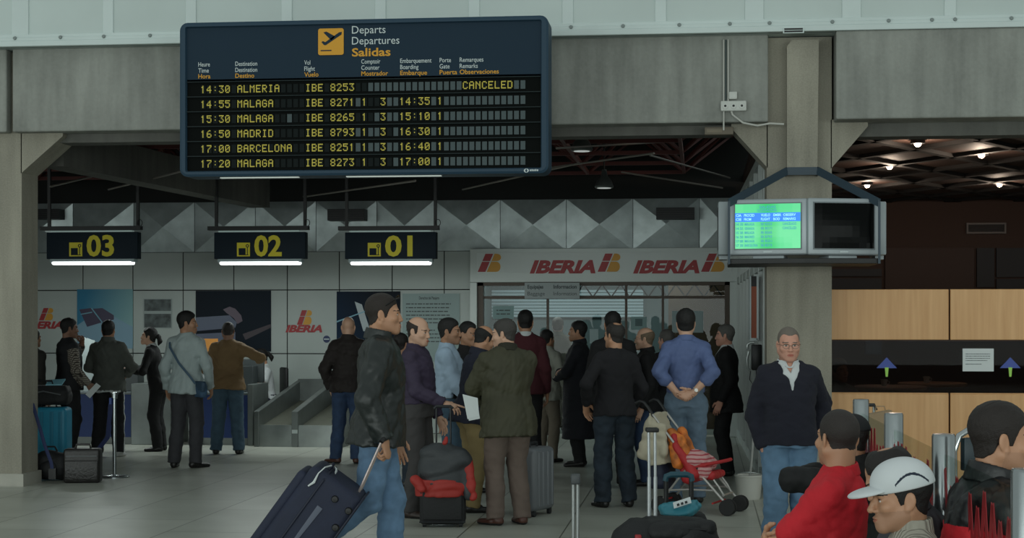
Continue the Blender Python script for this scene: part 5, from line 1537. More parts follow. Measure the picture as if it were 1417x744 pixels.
m = MB(); m.tube([(-.06,0,zt-.04),(-.045,0,zt),(.045,0,zt),(.06,0,zt-.04)], .015, 8); m.build('grip', M_BLACK, r)
# cafe tables behind the dark glass
for px_, d_, lb in ((1232, 18.6, 'round pale cafe table behind the dark glass near the first blue sticker'), (1290, 19.6, 'round pale cafe table behind the dark glass farther along')):
    c = PT(px_, d_)
    r = empty('cafe_table', (c.x, c.y, 0), 0, lb, 'table')
    m = MB(); m.lathe([(0,.94),(.38,.94),(.40,.955),(.40,.975),(.38,.985),(0,.985)], n=32, close=False); m.build('table_top', mat('cafe_top', '9A7A5C', .5), r)
    m = MB(); m.lathe([(.03,.02),(.03,.945)], n=12); m.lathe([(0,0),(.22,0),(.22,.02),(.03,.035)], n=24, close=False); m.build('pedestal', M_BLACKM, r)
    r = empty('cup', (c.x-.08, c.y-.1, .985), 0, lb.replace('round pale cafe table', 'small white cup on the cafe table'), 'cup')
    m = MB(); m.lathe([(0,0),(.028,0),(.04,.075),(.035,.075),(.025,.008),(0,.008)], n=16, close=False); m.build('bowl', M_LET, r)
    m = MB(); m.tube([(.036,0,.06),(.06,0,.05),(.055,0,.025),(.031,0,.02)], .005, 6); m.build('handle', M_LET, r)
c = PT(1209, PXY(1209, 28.85)[1])
r = empty('framed_picture', (PX(1209, 28.9), 28.93, PZ(1209, 490, 28.9)), 0, 'small blue framed picture on the far cafe wall seen through the dark glass', 'picture')
m = MB(); m.box((-.14,-.02,0),(.14,.06,.26)); m.build('picture_frame', mat('picture_blue', '3A5A86', .5), r)
m = MB(); m.box((-.11,-.025,.03),(.11,-.018,.23)); m.build('print', mat('picture_pale', '5F7FA8', .6), r)
# airport seats under the sitting people
SEATS = {}
def seat(key, px, d, face, label):
    c = PT(px, d)
    r = empty('waiting_seat', (c.x, c.y, 0), R_(face)+YAW, label, 'seat', None)
    M_SF = mat('seat_steel', '868C8E', .35, .6); M_SP = mat('seat_shell', 'A9AEAE', .4)
    m = MB(); m.rbox((-.24,-.25,.385),(.24,.22,.415),.012,2); m.build('seat_pan', M_SP, r)
    for s in (-1, 1):
        m = MB(); m.tube([(s*.26,.20,.39),(s*.26,.20,.60),(s*.26,.16,.625),(s*.26,-.18,.625),(s*.26,-.21,.60),(s*.26,-.21,.39)], .014, 8); m.build('armrest', M_SF, r)
        m = MB(); m.tube([(s*.20,.2,.39),(s*.20,.22,.0)], .018, 8); m.tube([(s*.20,-.15,.39),(s*.20,-.2,.0)], .018, 8); m.build('leg', M_SF, r)
    SEATS[key] = r
# ------------------------------------------------------------------ people
SKIN = {'tan': 'B98A6C', 'light': 'C99F86', 'olive': 'A87C60', 'pink': 'C8937E', 'brown': '8A6450'}
def skin_mats(tone, hair, stub=0.35):
    s = lin(SKIN[tone])
    def mixc(c, t): return [v*(1-t)+u*t for v, u in zip(s[:3], c)]
    def m(n, c, r):
        k = n + '_' + tone + '_' + hair + str(stub)
        if k not in _M:
            mm = mat(k, 'FFFFFF', r, bump=(90, 0.03))
            mm.node_tree.nodes['Principled BSDF'].inputs['Base Color'].default_value = tuple(c[:3]) + (1,)
        return _M[k]
    h = lin(hair)
    return [m('skin', s, .5), m('lips', [s[0]*.72, s[1]*.45, s[2]*.45], .45), m('eye_white', (.62,.6,.57), .2),
            m('iris', (.03,.018,.012), .15), m('brow', [v*.8 for v in h[:3]], .7), m('stubble', mixc([.05,.05,.05], stub), .6),
            m('nail', [s[0]*1.05, s[1]*.95, s[2]*.92], .3)]

def ik(A, B, l1, l2, hint):
    A, B = V(A), V(B); dv = B - A; d = np.linalg.norm(dv)
    mx = (l1+l2)*0.998
    if d > mx:
        B = A + dv/d*mx; d = mx; dv = B-A
    if d < abs(l1-l2)*1.05+.02: d = abs(l1-l2)*1.05+.02
    u = dv/np.linalg.norm(dv)
    a = (l1*l1-l2*l2+d*d)/(2*d); h = math.sqrt(max(l1*l1-a*a, 0))
    hp = V(hint) - u*(V(hint)@u)
    return A + u*a + nrm(hp)*h, B

TP = np.array([(-.62,.190,.150,0),(-.30,.184,.140,.005),(-.20,.180,.140,.008),(-.1,.172,.132,.008),(0,.158,.120,.0),(.08,.150,.116,-.005),(.18,.153,.118,-.008),
      (.30,.164,.123,-.004),(.39,.168,.116,.004),(.45,.152,.099,.010),(.49,.120,.082,.014),(.52,.085,.067,.016),(.548,.060,.056,.016)])
def profile(z0, z1, th, b, sw=1.0):
    zs = sorted(set([z0, z1] + [z for z in TP[:,0] if z0 < z < z1] + list(np.linspace(z0, z1, 14))))
    out = []
    for z in zs:
        a, c, o = (np.interp(z, TP[:,0], TP[:,i]) for i in (1,2,3))
        w = math.exp(-((z-.08)/.24)**2)
        a *= 1 + (b-1)*(.45+.4*w); c *= 1 + (b-1)*(.5+.8*w); o -= max(0, b-1)*.09*w
        if z > .25: a *= sw
        t = th * (1.0 if z < .47 else max(.25, 1-(z-.47)/.09))
        out.append((z, a+t, c+t, o))
    return out

def head_field(F, C, Rm, fat=1.0, nose=1.0, neck=None, jaw=1.0):
    def W(*p): return C + Rm @ V(*p)
    F.ell(W(0,.016,.036), (.076,.097,.086), Rm, .02)
    F.ell(W(0,-.028,-.036), (.063*fat,.066,.080), Rm, .03)
    for s in (-1,1):
        F.cone(W(s*.056*fat*jaw,.012,-.052), W(s*.020,-.074,-.098), .022, .019, .03)
        F.ell(W(s*.044*fat,-.062,-.026), (.022*fat,.022,.020), Rm, .02)
    F.ell(W(0,-.080,-.100), (.024*jaw,.020,.018), Rm, .02)
    F.cone(W(-.036,-.077,.021), W(.036,-.077,.021), .0135, .0135, .018)
    for s in (-1,1):
        F.ell(W(s*.032,-.100,-.001), (.019,.016,.0125), Rm, .012, 's')
    F.ell(W(0,-.083,-.072), (.031,.022,.024), Rm, .015)
    F.chain([W(0,-.087,.012), W(0,-.0965-.018*(nose-1),-.012), W(0,-.1065-.030*(nose-1),-.033)], [.0090,.0098,.0125], .010)
    for s in (-1,1):
        F.ell(W(s*.0125,-.097,-.038), (.009,.012,.008), Rm, .006)
        F.ell(W(s*.0312,-.0750,-.001), (.0145,.0125,.0115), Rm, .003)
    F.ell(W(0,-.1035,-.0635), (.022,.0065,.0052), Rm, .005)
    F.ell(W(0,-.1020,-.0740), (.020,.0070,.0062), Rm, .005)
    F.ell(W(0,-.110,-.0688), (.026,.008,.0016), Rm, .003, 's')
    for s in (-1,1):
        Re = Rm @ rz(s*-.38) @ rx(-.2)
        F.ell(W(s*.077,.016,-.010), (.0075,.021,.033), Re, .006)
        F.ell(W(s*.086,.008,-.010), (.006,.012,.021), Re, .005, 's')
        F.ell(W(s*.074,.004,-.038), (.007,.010,.011), Re, .006)
    if neck is not None:
        F.cone(W(0,.026,-.055), neck, .056*fat, .062*fat, .03)

def head_mi(v, q, C, Rm, stub):
    p = (v[q].mean(1) - C) @ Rm
    x, y, z = np.abs(p[:,0]), p[:,1], p[:,2]
    fr = y < -.055
    m = np.zeros(len(q), np.int32)
    if stub:
        m[(z < -.040) & (y < .012) & (z > -.128) & ~((x < .018) & (z > -.05))] = 5
    m[fr & (((x-.0)/.024)**2 + ((z+.069)/.0095)**2 < 1) & (y < -.088)] = 1
    e = fr & (((x-.0315)/.0130)**2 + ((z+.0015)/.0046)**2 < 1)
    m[e] = 2
    m[fr & (((x-.0315)/.0060)**2 + ((z+.0012)/.0052)**2 < 1)] = 3
    m[fr & (((x-.0315)/.0145)**2 + ((z-.0046)/.0024)**2 < 1)] = 4
    m[fr & (((x-.035)/.022)**2 + ((z-.0225-.1*(.035-x))/.0040)**2 < 1)] = 4
    return m

ZL = ([-.13,-.085,-.072,-.055,-.040,-.028,-.018,-.004,.010,.030,.045,.07,.12], [.088,.078,.060,.050,.035,.010,-.022,-.022,.020,-.018,-.050,-.070,-.078])
def hair_field(F, C, Rm, style, th, neck):
    def W(*p): return C + Rm @ V(*p)
    F.ell(W(0,.016,.036), (.076,.097,.086), Rm, .02)
    F.ell(W(0,-.028,-.036), (.063,.066,.080), Rm, .03)
    for s in (-1,1):
        F.cone(W(s*.056,.012,-.052), W(s*.020,-.074,-.098), .022, .019, .03)
    F.cone(W(-.036,-.077,.021), W(.036,-.077,.021), .0135, .0135, .018)
    F.cone(W(0,.026,-.055), neck, .056, .062, .03)
    def hl(x, y, z):
        px, py, pz = x-C[0], y-C[1], z-C[2]
        qx = px*Rm[0,0]+py*Rm[1,0]+pz*Rm[2,0]; qy = px*Rm[0,1]+py*Rm[1,1]+pz*Rm[2,1]; qz = px*Rm[0,2]+py*Rm[1,2]+pz*Rm[2,2]
        zl = np.interp(qy, ZL[0], ZL[1])
        if style == 'recede':
            zl = zl + np.where(qy < .0, .030*np.clip((np.abs(qx)-.010)/.04, 0, 1), 0) + np.where(qy < -.03, .006, 0)
        d = (qz - zl)
        side = np.clip((np.abs(qx)-.05)/.02, 0, 1)*np.clip((-qy-.0)/.03, 0, 1)
        if style == 'bald_sides':
            d = np.minimum(d, np.interp(qy, [-.1,-.03,.03,.08,.12], [.0,.048,.062,.072,.078]) - qz)
            d = np.minimum(d, qy + .026)
        if style == 'bald_crown':
            d = np.minimum(d, np.sqrt(qx*qx + (qy-.045)**2 + ((qz-.12)*.6)**2) - .040)
            d = np.minimum(d, qy + .05 + .25*np.abs(qx))
        t = np.clip(d/.026, -1, 1)
        top = np.clip((qz-.03)/.07, 0, 1)
        n = wrinkle(x, y, z, .0022, 190, 3)
        return np.where(t > 0, th*(.30+.70*np.sqrt(np.abs(t)))*(1+.45*top) + n*min(1, th/.008)*t, -.007)
    F.grow(hl)
    F.half(W(0,0,-.085), Rm @ V(0,-.25,-1))
    if style == 'pony':
        F.ell(W(0,.135,.015), (.032,.035,.036), Rm, .012)
        F.chain([W(0,.150,-.005), W(0,.165,-.05), W(0,.15,-.10)], [.030,.032,.014], .02)

def hand_field(F, Wp, d, n, side, curl=(.35,.45,.3), spread=.1, k=1.0, thumb=.3, pt=False):
    d = nrm(d); n = nrm(V(n) - d*(V(n)@d)); t = np.cross(d, n)*side
    F.cone(Wp - d*.01, Wp + d*.03, .027*k, .034*k, .02, n=n, ratio=.62)
    F.cone(Wp + d*.03, Wp + d*.078, .037*k, .041*k, .015, n=n, ratio=.36)
    L = [(.043,.026,.021),(.047,.030,.022),(.044,.027,.021),(.034,.021,.018)]
    off = [.0295,.0095,-.0105,-.0285]; fwd = [.086,.091,.087,.077]
    tips = []
    for i in range(4):
        b = Wp + d*fwd[i]*k + t*off[i]*k
        a = spread*(1.2-.8*i)
        dd = nrm(d + t*a*.6)
        cs = curl if not (pt and i == 0) else (.05,.05,.05)
        pts = [b - dd*.012]; ang = 0; p = b; pts.append(b)
        for j in range(3):
            ang += cs[j]*(1+.08*i)
            q = nrm(dd*math.cos(ang) + n*math.sin(ang))
            p = p + q*L[i][j]*k; pts.append(p)
        r = [.0098,.0096,.0088,.0082,.0072]
        F.chain(pts, [x*k*(1 if i < 3 else .88) for x in r], .005)
        tips.append(p)
    b = Wp + d*.022*k + t*.028*k
    q1 = nrm(d*.62 + t*.72 + n*(.25+thumb*.3)); q2 = nrm(d*.85 + t*.35 + n*(.3+thumb)); q3 = nrm(d*.9 + t*.1 + n*(.4+thumb*1.3))
    p1 = b + q1*.042*k; p2 = p1 + q2*.032*k; p3 = p2 + q3*.026*k
    F.chain([b - q1*.01, p1, p2, p3], [.0150*k,.0122*k,.0105*k,.0085*k], .010)
    return tips

def seg_d(p, a, b):
    ab = b-a; t = np.clip(((p-a)@ab)/(ab@ab), 0, 1)
    w = p - a - t[:,None]*ab
    return np.linalg.norm(w, axis=1), t, w

PEOPLE = {}
def person(key, label, px, d, top, deg, bld=1.0, lean=(0,0), twist=0, head=(0,0,0), hair='short', hcol='15110E', hth=.008,
           skin='tan', stub=.12, fat=1.0, nose=1.0, jaw=1.0, armR=None, armL=None, footR=None, footL=None, kneeR=(0,-1,0), kneeL=(0,-1,0), pel=(0,0,.955),
           tops=None, pants=None, shoe=None, res=.010, hres=.005, group=None, hgt=None, sw=1.0, loc=None, seated=False, glasses=None, scale=None):
    z_top = EYE - (top - HOR)/FPX*d
    if scale is None:
        scale = (z_top if hgt is None else hgt)/1.75
    k = scale
    base = PT(px, d) if loc is None else Vector(loc)
    root = empty('person', base, R_(deg) + YAW, label, 'person', group)
    pel = V(*pel)
    Rt = rz(R_(twist)) @ rx(R_(lean[0])) @ ry(R_(lean[1]))
    Rh = rz(R_(head[0])) @ rx(R_(head[1])) @ ry(R_(head[2]))
    T = lambda *p: pel + Rt @ V(*p)
    nb = T(0,.016,.53)
    hc = nb + Rt @ V(0,-.008,.075) + Rh @ V(0,-.014,.066)
    J = {'pel': pel, 'nb': nb, 'hc': hc, 'Rh': Rh, 'Rt': Rt, 'k': k, 'root': root, 'T': T}
    sd = {'R': -1, 'L': 1}
    arms, legs = {}, {}
    for s, a in (('R', armR), ('L', armL)):
        sg = sd[s]
        a = dict(a or {})
        sh = T(sg*.152*sw*(1+(bld-1)*.4), .012, .442)
        tgt = V(*a.get('h', tuple(T(sg*.222*(1+(bld-1)*.6), -.03, -.09))))
        el, wr = ik(sh, tgt, .30*a.get('len',1), .265*a.get('len',1), a.get('e', (sg*.25, 1, -.1)))
        dr = nrm(a.get('fd', wr-el)); pn = V(*a.get('pn', (-sg*1.0, .15, 0)))
        arms[s] = (sh, el, wr, dr, pn, a)
    for s, f, kn in (('R', footR, kneeR), ('L', footL, kneeL)):
        sg = sd[s]
        f = f or (sg*.105, 0, 0, sg*12, 0)
        hip = pel + V(sg*.084, 0, -.025)
        an = V(f[0], f[1]+.02, f[2]+.088)
        kn_, an = ik(hip, an, .430, .420, kn)
        legs[s] = (hip, kn_, an, f)
    J['arms'] = arms; J['legs'] = legs
    body = skin_mats(skin, hcol if len(hcol) == 6 else '15110E', stub)
    pieces = []
    # head and neck
    F = Field(); head_field(F, hc, Rh, fat, nose, nb + Rt @ V(0,0,-.03), jaw)
    v, q = F.mesh(hres); pieces.append((v*k, q, head_mi(v, q, hc, Rh, stub)))
    # trunk and legs under the clothes
    F = Field(); F.loft(pel, Rt, profile(-.05, .52, -.026, bld, sw), .03)
    for s in 'RL':
        hip, kn_, an, f = legs[s]
        F.chain([hip, kn_, an], [.072,.048,.036], .03)
        Rf = rz(R_(f[3])) @ rx(R_(f[4]))
        F.cone(an + Rf @ V(0,.02,-.055), an + Rf @ V(0,-.12,-.064), .022, .014, .02)
        sh, el, wr, dr, pn, a = arms[s]
        F.chain([sh, el, wr], [.038,.030,.022], .03)
    v, q = F.mesh(.016); pieces.append((v*k, q, 0))
    # forearms and hands
    for s in 'RL':
        sh, el, wr, dr, pn, a = arms[s]
        if a.get('hide'): continue
        F = Field()
        mid = el + (wr-el)*.3
        F.chain([el + (wr-el)*(.12 if a.get('bare') else .55), mid if a.get('bare') else el + (wr-el)*.7, wr], [.034,.041,.027] if a.get('bare') else [.028,.028,.025], .02)
        if a.get('bare') == 2:
            F.chain([sh, el], [.052,.043], .02)
        J['tips'+s] = hand_field(F, wr, dr, pn, -1 if s == 'L' else 1, a.get('curl', (.3,.4,.25)), a.get('spread', .1), 1.0, a.get('thumb', .3), a.get('pt', False))
        v, q = F.mesh(hres*.95); pieces.append((v*k, q, 0))
    bo = np_obj('body', pieces, body, root, 1)
    # hair
    if hair:
        F = Field(); hair_field(F, hc, Rh, hair, hth, nb + Rt @ V(0,0,-.03))
        v, q = F.mesh(max(hres, .004))
        np_obj('hair', [(v*k, q, 0)], mat('hair_'+hcol, hcol, .62, bump=(260, .35)), root, 0 if hth < .006 else 1)
    # trousers
    if pants:
        w = pants.get('w', 1.0)
        F = Field()
        zt = pants.get('top', .085)
        F.loft(pel, rx(R_(lean[0]*.35)), profile(-.075, zt, pants.get('th', .010), bld, 1), .03)
        hb = 1+(bld-1)*.6
        for s in 'RL':
            hip, kn_, an, f = legs[s]
            hip = pel + V(sd[s]*.088*hb, .004, -.06)
            m2 = kn_ + (an-kn_)*.5 + V(0,.008,0)
            ft = an + nrm(an-kn_)*.03
            F.chain([hip, kn_, m2, ft], [.096*hb*min(w,1.1), .074*w, .070*w, .066*w], .025)
            F.ell(pel + V(sd[s]*.075*hb, .045, -.075), (.082*hb,.075*hb,.09), None, .04)
            if not seated:
                pass
        for s in 'RL':
            hip, kn_, an, f = legs[s]
            ft = an + nrm(an-kn_)*pants.get('drop', .035); nn = nrm(an-kn_)
            c = ft
            F.keep(lambda x, y, z, c=c, nn=nn, an=an: np.where((x-an[0])**2+(y-an[1])**2+(z-an[2])**2 < .16**2, (x-c[0])*nn[0]+(y-c[1])*nn[1]+(z-c[2])*nn[2], -1.0), .003)
        F.wr.append((pants.get('amp', .006), 27, hash(key) % 97 if False else len(key)*7, None))
        F.wr.append((pants.get('amp', .006)*.5, 62, len(key)*3+1, None))
        v, q = F.mesh(res)
        mi = np.zeros(len(q), np.int32)
        ms = [pants['m']]
        if pants.get('belt'):
            ms.append(pants['belt'])
            c = (v[q].mean(1)-pel) @ rx(R_(lean[0]*.35))
            mi[(c[:,2] > zt-.042)] = 1
        if pants.get('stripe'):
            ms.append(pants['stripe'])
            cc = v[q].mean(1)
            for s in 'RL':
                hip, kn_, an, f = legs[s]
                for a_, b_ in ((hip, kn_), (kn_, an)):
                    dd, t, wv = seg_d(cc, a_, b_)
                    mi[(dd < .13) & (wv[:,0]*sd[s] > .035) & (np.abs(wv[:,1]) < .016)] = len(ms)-1
        np_obj('trousers', [(v*k, q, mi)], ms, root, 1)
    # shoes
    if shoe is not None:
        for s in 'RL':
            hip, kn_, an, f = legs[s]
            Rf = rz(R_(f[3])) @ rx(R_(f[4]))
            o = an + Rf @ V(0,0,-.088)
            P = lambda *p: o + Rf @ V(*p)
            F = Field()
            F.cone(P(0,.045,.034), P(0,-.03,.036), .036, .040, .02)
            F.cone(P(0,-.03,.030), P(sd[s]*-.008,-.150,.020), .044, .038, .02, n=Rf @ V(0,0,1), ratio=.75)
            F.cone(P(0,.03,.05), P(0,.012,.105), .040, .042, .02)
            F.half(P(0,0,.002), Rf @ V(0,0,-1))
            v, q = F.mesh(max(hres, .005))
            pl = (v[q].mean(1)-o) @ Rf
            mi = (pl[:,2] < .020).astype(np.int32)
            np_obj('shoe', [(v*k, q, mi)], [shoe, mat('shoe_sole', '1A1816', .8) if shoe.name != 'white_trainer' else mat('white_sole', 'C8C8C4', .7)], root, 1)
    # upper clothing, inner layer first
    for gi, g in enumerate(tops or []):
        th = g.get('th', .006)
        hem = g.get('hem', 0)
        F = Field()
        nz = g.get('neck', .548)
        pr = profile(hem, nz, th, bld, sw)
        if hem < -.05:
            pr = [(z, a+.020*min(1, max(0, (.12-z)/.1)), b+.024*min(1, max(0, (.12-z)/.1)), c+.008*min(1, max(0, (.1-z)/.1))) for z, a, b, c in pr]
        F.loft(pel, Rt, pr, .02)
        if g.get('flare'):
            F.loft(pel, Rt, [(z, a*(1+g['flare']), b*(1+g['flare']), c) for z, a, b, c in profile(hem, .05, th, bld, sw)], .02)
        if hem > -.09 and g.get('tail', True):
            pass
        sl = g.get('sleeve', 1.0)
        for s in 'RL':
            sh, el, wr, dr, pn, a = arms[s]
            F.cone(T(sd[s]*.045,.016,.500), sh, .042+th*.6, .046+th*.8, .04)
            sg = nrm(sh - T(0, .01, .40))
            aw = g.get('aw', 1.0)
            if sl < 0: continue
            if sl < 0.0001:
                e2 = sh + (el-sh)*g.get('up', .55)
                F.cone(sh, e2, (.050+th)*aw, (.056+th)*aw, .03)
                nn = nrm(el-sh)
                continue
            w2 = el + (wr-el)*min(1, sl*.96)
            F.cone(sh, el, (.047+th)*aw, (.041+th)*aw, .03)
            F.cone(el, w2, (.040+th)*aw, (.033+th*.8)*aw if sl > .8 else .046+th, .02)
        if g.get('cut'):
            zv, wd = g['cut']
            def wedge(x, y, z):
                px_, py_, pz_ = x-pel[0], y-pel[1], z-pel[2]
                qx = px_*Rt[0,0]+py_*Rt[1,0]+pz_*Rt[2,0]; qy = px_*Rt[0,1]+py_*Rt[1,1]+pz_*Rt[2,1]; qz = px_*Rt[0,2]+py_*Rt[1,2]+pz_*Rt[2,2]
                return np.minimum(((qz-zv)*wd - np.abs(qx))*.9, -qy - .01)
            F.keep(wedge, .004)
        F.wr.append((g.get('amp', .006), g.get('fr', 30), len(key)*5+gi*3+2, None))
        F.wr.append((g.get('amp', .006)*.5, 70, len(key)*5+gi*3+1, None))
        for s in 'RL':
            sh, el, wr, dr, pn, a = arms[s]
            if sl > .5:
                w2 = el + (wr-el)*min(1, sl*.98); nn = nrm(wr-el)
                F.keep(lambda x, y, z, c=w2, nn=nn: np.where((x-c[0])**2+(y-c[1])**2+(z-c[2])**2 < .09**2, (x-c[0])*nn[0]+(y-c[1])*nn[1]+(z-c[2])*nn[2], -1.0), .003)
        gv, gq = F.mesh(g.get('res', res))
        ms = [g['m']]; mi = np.zeros(len(gq), np.int32)
        cc = gv[gq].mean(1); ct = (cc-pel) @ Rt
        if g.get('vneck'):
            zv, m2, wd = g['vneck']
            ms.append(m2)
            mi[(ct[:,1] < .03) & (np.abs(ct[:,0]) < (ct[:,2]-zv)*wd) & (ct[:,2] > zv)] = 1
        if g.get('open'):
            zo, wd = g['open']
            ms.append(body[0])
            mi[(ct[:,1] < .02) & (np.abs(ct[:,0]) < (ct[:,2]-zo)*wd) & (ct[:,2] > zo)] = len(ms)-1
        if g.get('back'):
            bm_, z0_, z1_, bm2 = g['back']
            ms += [bm_, bm2]
            bk = (ct[:,1] > .02) & (ct[:,2] < z1_) & (ct[:,2] > z0_)
            mi[bk] = len(ms)-2
            mi[bk & (ct[:,2] > z1_-.10) & (ct[:,2] < z1_-.06) & (ct[:,0] < .02)] = len(ms)-1
        if g.get('sleeve_m') or g.get('stripe'):
            for s in 'RL':
                sh, el, wr, dr, pn, a = arms[s]
                d1, t1, w1 = seg_d(cc, sh + (el-sh)*.12, el); d2, t2, w2 = seg_d(cc, el, wr)
                ar = np.minimum(d1, d2) < .085
                ar &= (np.abs(ct[:,0]) > .165) | (d2 < .07)
                if g.get('sleeve_m'):
                    if s == 'R': ms.append(g['sleeve_m'])
                    mi[ar & ((t1 > .02) | (d2 < .08))] = len(ms)-1
                else:
                    if s == 'R': ms.append(g['stripe'])
                    up = d1 < d2
                    wv = np.where(up[:,None], w1, w2)
                    out = wv @ (Rt @ V(sd[s], 0, 0)); fw = wv @ (Rt @ V(0,1,0))
                    near = (np.minimum(d1, d2) < .1) & (out > .02)
                    mi[near & ((np.abs(fw-.012) < .0062) | (np.abs(fw+.012) < .0062))] = len(ms)-1
        if g.get('front'):
            fm, wd = g['front']
            ms.append(fm)
            mi[(np.abs(ct[:,0]) < wd) & (ct[:,1] < 0)] = len(ms)-1
        if g.get('hem_m'):
            ms.append(g['hem_m'])
            mi[(ct[:,2] < hem+.02) & (np.abs(ct[:,0]) < .2)] = len(ms)-1
        np_obj(g.get('name', 'shirt'), [(gv*k, gq, mi)], ms, root, 1)
        # collar
        c = g.get('collar')
        if c:
            ax_ = nrm(hc + Rh @ V(0,.03,-.085) - nb + V(0,.0,.03))
            if c == 'turtle': r0, r1, hh, notch, tl = .074, .068, .075, 0, .1
            elif c == 'coat': r0, r1, hh, notch, tl = .088, .082, .060, .045, .30
            elif c == 'shirt': r0, r1, hh, notch, tl = .076, .070, .044, .026, .28
            else: r0, r1, hh, notch, tl = .074, .066, .022, 0, .30
            r0 *= fat; r1 *= fat
            up = nrm(ax_ + Rt @ V(0, -tl*.9, 0))
            cb = nb + Rt @ V(0, .006, -.012)
            F = Field()
            F.cone(cb - up*.03, cb + up*(hh+.03), r0+.004, r1, .005)
            F.cone(cb - up*.06, cb + up*(hh+.06), r0-.006, r1-.008, .002, mode='s')
            F.half(cb - up*.012, -up); F.half(cb + up*hh, up)
            if notch:
                fr = cb + Rt @ V(0,-.085,.0) + up*hh
                F.ell(fr, (notch, .06, hh*1.25), Rt, .004, 's')
            v, q = F.mesh(.005)
            np_obj('collar', [(v*k, q, 0)], g.get('collar_m', g['m']), root, 1)
    if glasses:
        mb = MB()
        G = lambda *p: tuple((hc + Rh @ V(*p))*k)
        for s in (-1, 1):
            mb.tube([G(s*.033 + .024*math.cos(a), -.108+abs(.024*math.cos(a)*.0), -.003 + .017*math.sin(a)) for a in np.linspace(0, 2*math.pi, 17)], .0016*k, 5)
            mb.tube([G(s*.057,-.108,.004), G(s*.080,-.06,.004), G(s*.083,.015,.0)], .0016*k, 5)
        mb.tube([G(-.009,-.108,.0), G(0,-.112,.003), G(.009,-.108,.0)], .0016*k, 5)
        mb.build('glasses', glasses, root)
    J['H'] = lambda *p: tuple((hc + Rh @ V(*p))*k)
    PEOPLE[key] = J
    return J
# ------------------------------------------------------------------ clothes
C = {}
def cm(n, col, rough=.8, **k):
    return mat('cloth_'+n, col, rough, **k)
JEANS = cm('blue_jeans', '6482A0', .85, noise=(9, .25)); JEANSD = cm('dark_jeans', '26313C', .85, noise=(7, .35)); JEANST = cm('teal_jeans', '42596A', .85, noise=(9, .2)); JEANSL = cm('pale_jeans', '64788A', .85, noise=(8, .2)); JEANSB = cm('bright_jeans', '2C405E', .85, noise=(9, .3))
LEATHER = cm('black_leather', '1E2423', .44, bump=(14, .25)); BLK = cm('black', '131315', .85); BLK2 = cm('soft_black', '18171B', .9, bump=(50, .1)); CHAR = cm('charcoal', '36363A', .85, noise=(10, .12)); CHAR2 = cm('dark_grey', '3E3C3C', .85)
PURPLE = cm('purple', '33293F', .75, noise=(6, .12)); SKYB = cm('sky_shirt', '9DB2C6', .75, noise=(5, .06)); BLUE = cm('blue_shirt', '566690', .75, noise=(5, .08)); NAVY = cm('navy', '1D2030', .85); NAVYK = cm('navy_knit', '1A1B27', .95, bump=(80, .2)); OLIVE = cm('olive', '3B3A28', .7, noise=(5, .15)); KHAKI = cm('khaki', '8C7A52', .85, noise=(6, .1)); TAUPE = cm('taupe', '665850', .85, noise=(6, .1))
MAROON = cm('maroon', '4A1D24', .9); CREAM = cm('cream', '9A9C92', .85, noise=(4, .08)); BEIGE = cm('beige', '6F675A', .85); WHITE = cm('white', 'C6CBCC', .8); GREYJ = cm('grey_jacket', '51544F', .85, noise=(7, .12)); TANJ = cm('tan_jacket', '7D6444', .85, noise=(5, .1)); SPORT = cm('sport_grey', '9AA6A6', .75, noise=(4, .06)); RED = cm('red_polo', 'C81C2A', .8, noise=(5, .08), bump=(90, .1)); KNIT = None; SLATE = cm('slate_jacket', '3A3A40', .8, noise=(6, .1)); PLAID = cm('plaid', '8A8478', .8); BROWNJ = cm('brown_black', '231C1A', .8)
def knit_mat():
    m = bpy.data.materials.new('cloth_ribbed_knit'); m.use_nodes = True
    nt = m.node_tree; N = nt.nodes; L = nt.links; b = N['Principled BSDF']; b.inputs['Roughness'].default_value = .95; b.inputs['Base Color'].default_value = lin('A39F93')
    tc = N.new('ShaderNodeTexCoord'); w = N.new('ShaderNodeTexWave'); w.inputs['Scale'].default_value = 26; w.bands_direction = 'X'; w.inputs['Distortion'].default_value = .6
    L.new(tc.outputs['Object'], w.inputs['Vector'])
    bp = N.new('ShaderNodeBump'); bp.inputs['Strength'].default_value = .6; bp.inputs['Distance'].default_value = .01
    L.new(w.outputs['Fac'], bp.inputs['Height']); L.new(bp.outputs[0], b.inputs['Normal'])
    return m
KNIT = knit_mat()
def plaid_mat():
    m = PLAID; nt = m.node_tree; N = nt.nodes; L = nt.links; b = N['Principled BSDF']
    tc = N.new('ShaderNodeTexCoord'); mp = N.new('ShaderNodeMapping'); mp.inputs['Rotation'].default_value = (.0, .25, .0); L.new(tc.outputs['Object'], mp.inputs[0])
    last = None
    for ax in 'XZ':
        w = N.new('ShaderNodeTexWave'); w.bands_direction = ax; w.inputs['Scale'].default_value = 13; L.new(mp.outputs[0], w.inputs['Vector'])
        r = N.new('ShaderNodeValToRGB'); r.color_ramp.elements[0].position = .12; r.color_ramp.elements[0].color = (.18,.15,.14,1); r.color_ramp.elements[1].position = .3
        L.new(w.outputs['Fac'], r.inputs[0])
        if last is None: last = r.outputs[0]
        else:
            mx = N.new('ShaderNodeMix'); mx.data_type = 'RGBA'; mx.blend_type = 'MULTIPLY'; mx.inputs['Factor'].default_value = 1
            L.new(last, mx.inputs['A']); L.new(r.outputs[0], mx.inputs['B']); last = mx.outputs['Result']
    m2 = N.new('ShaderNodeMix'); m2.data_type = 'RGBA'; m2.blend_type = 'MULTIPLY'; m2.inputs['Factor'].default_value = 1; m2.inputs['B'].default_value = lin('8E877C')
    L.new(last, m2.inputs['A']); L.new(m2.outputs['Result'], b.inputs['Base Color'])
plaid_mat()
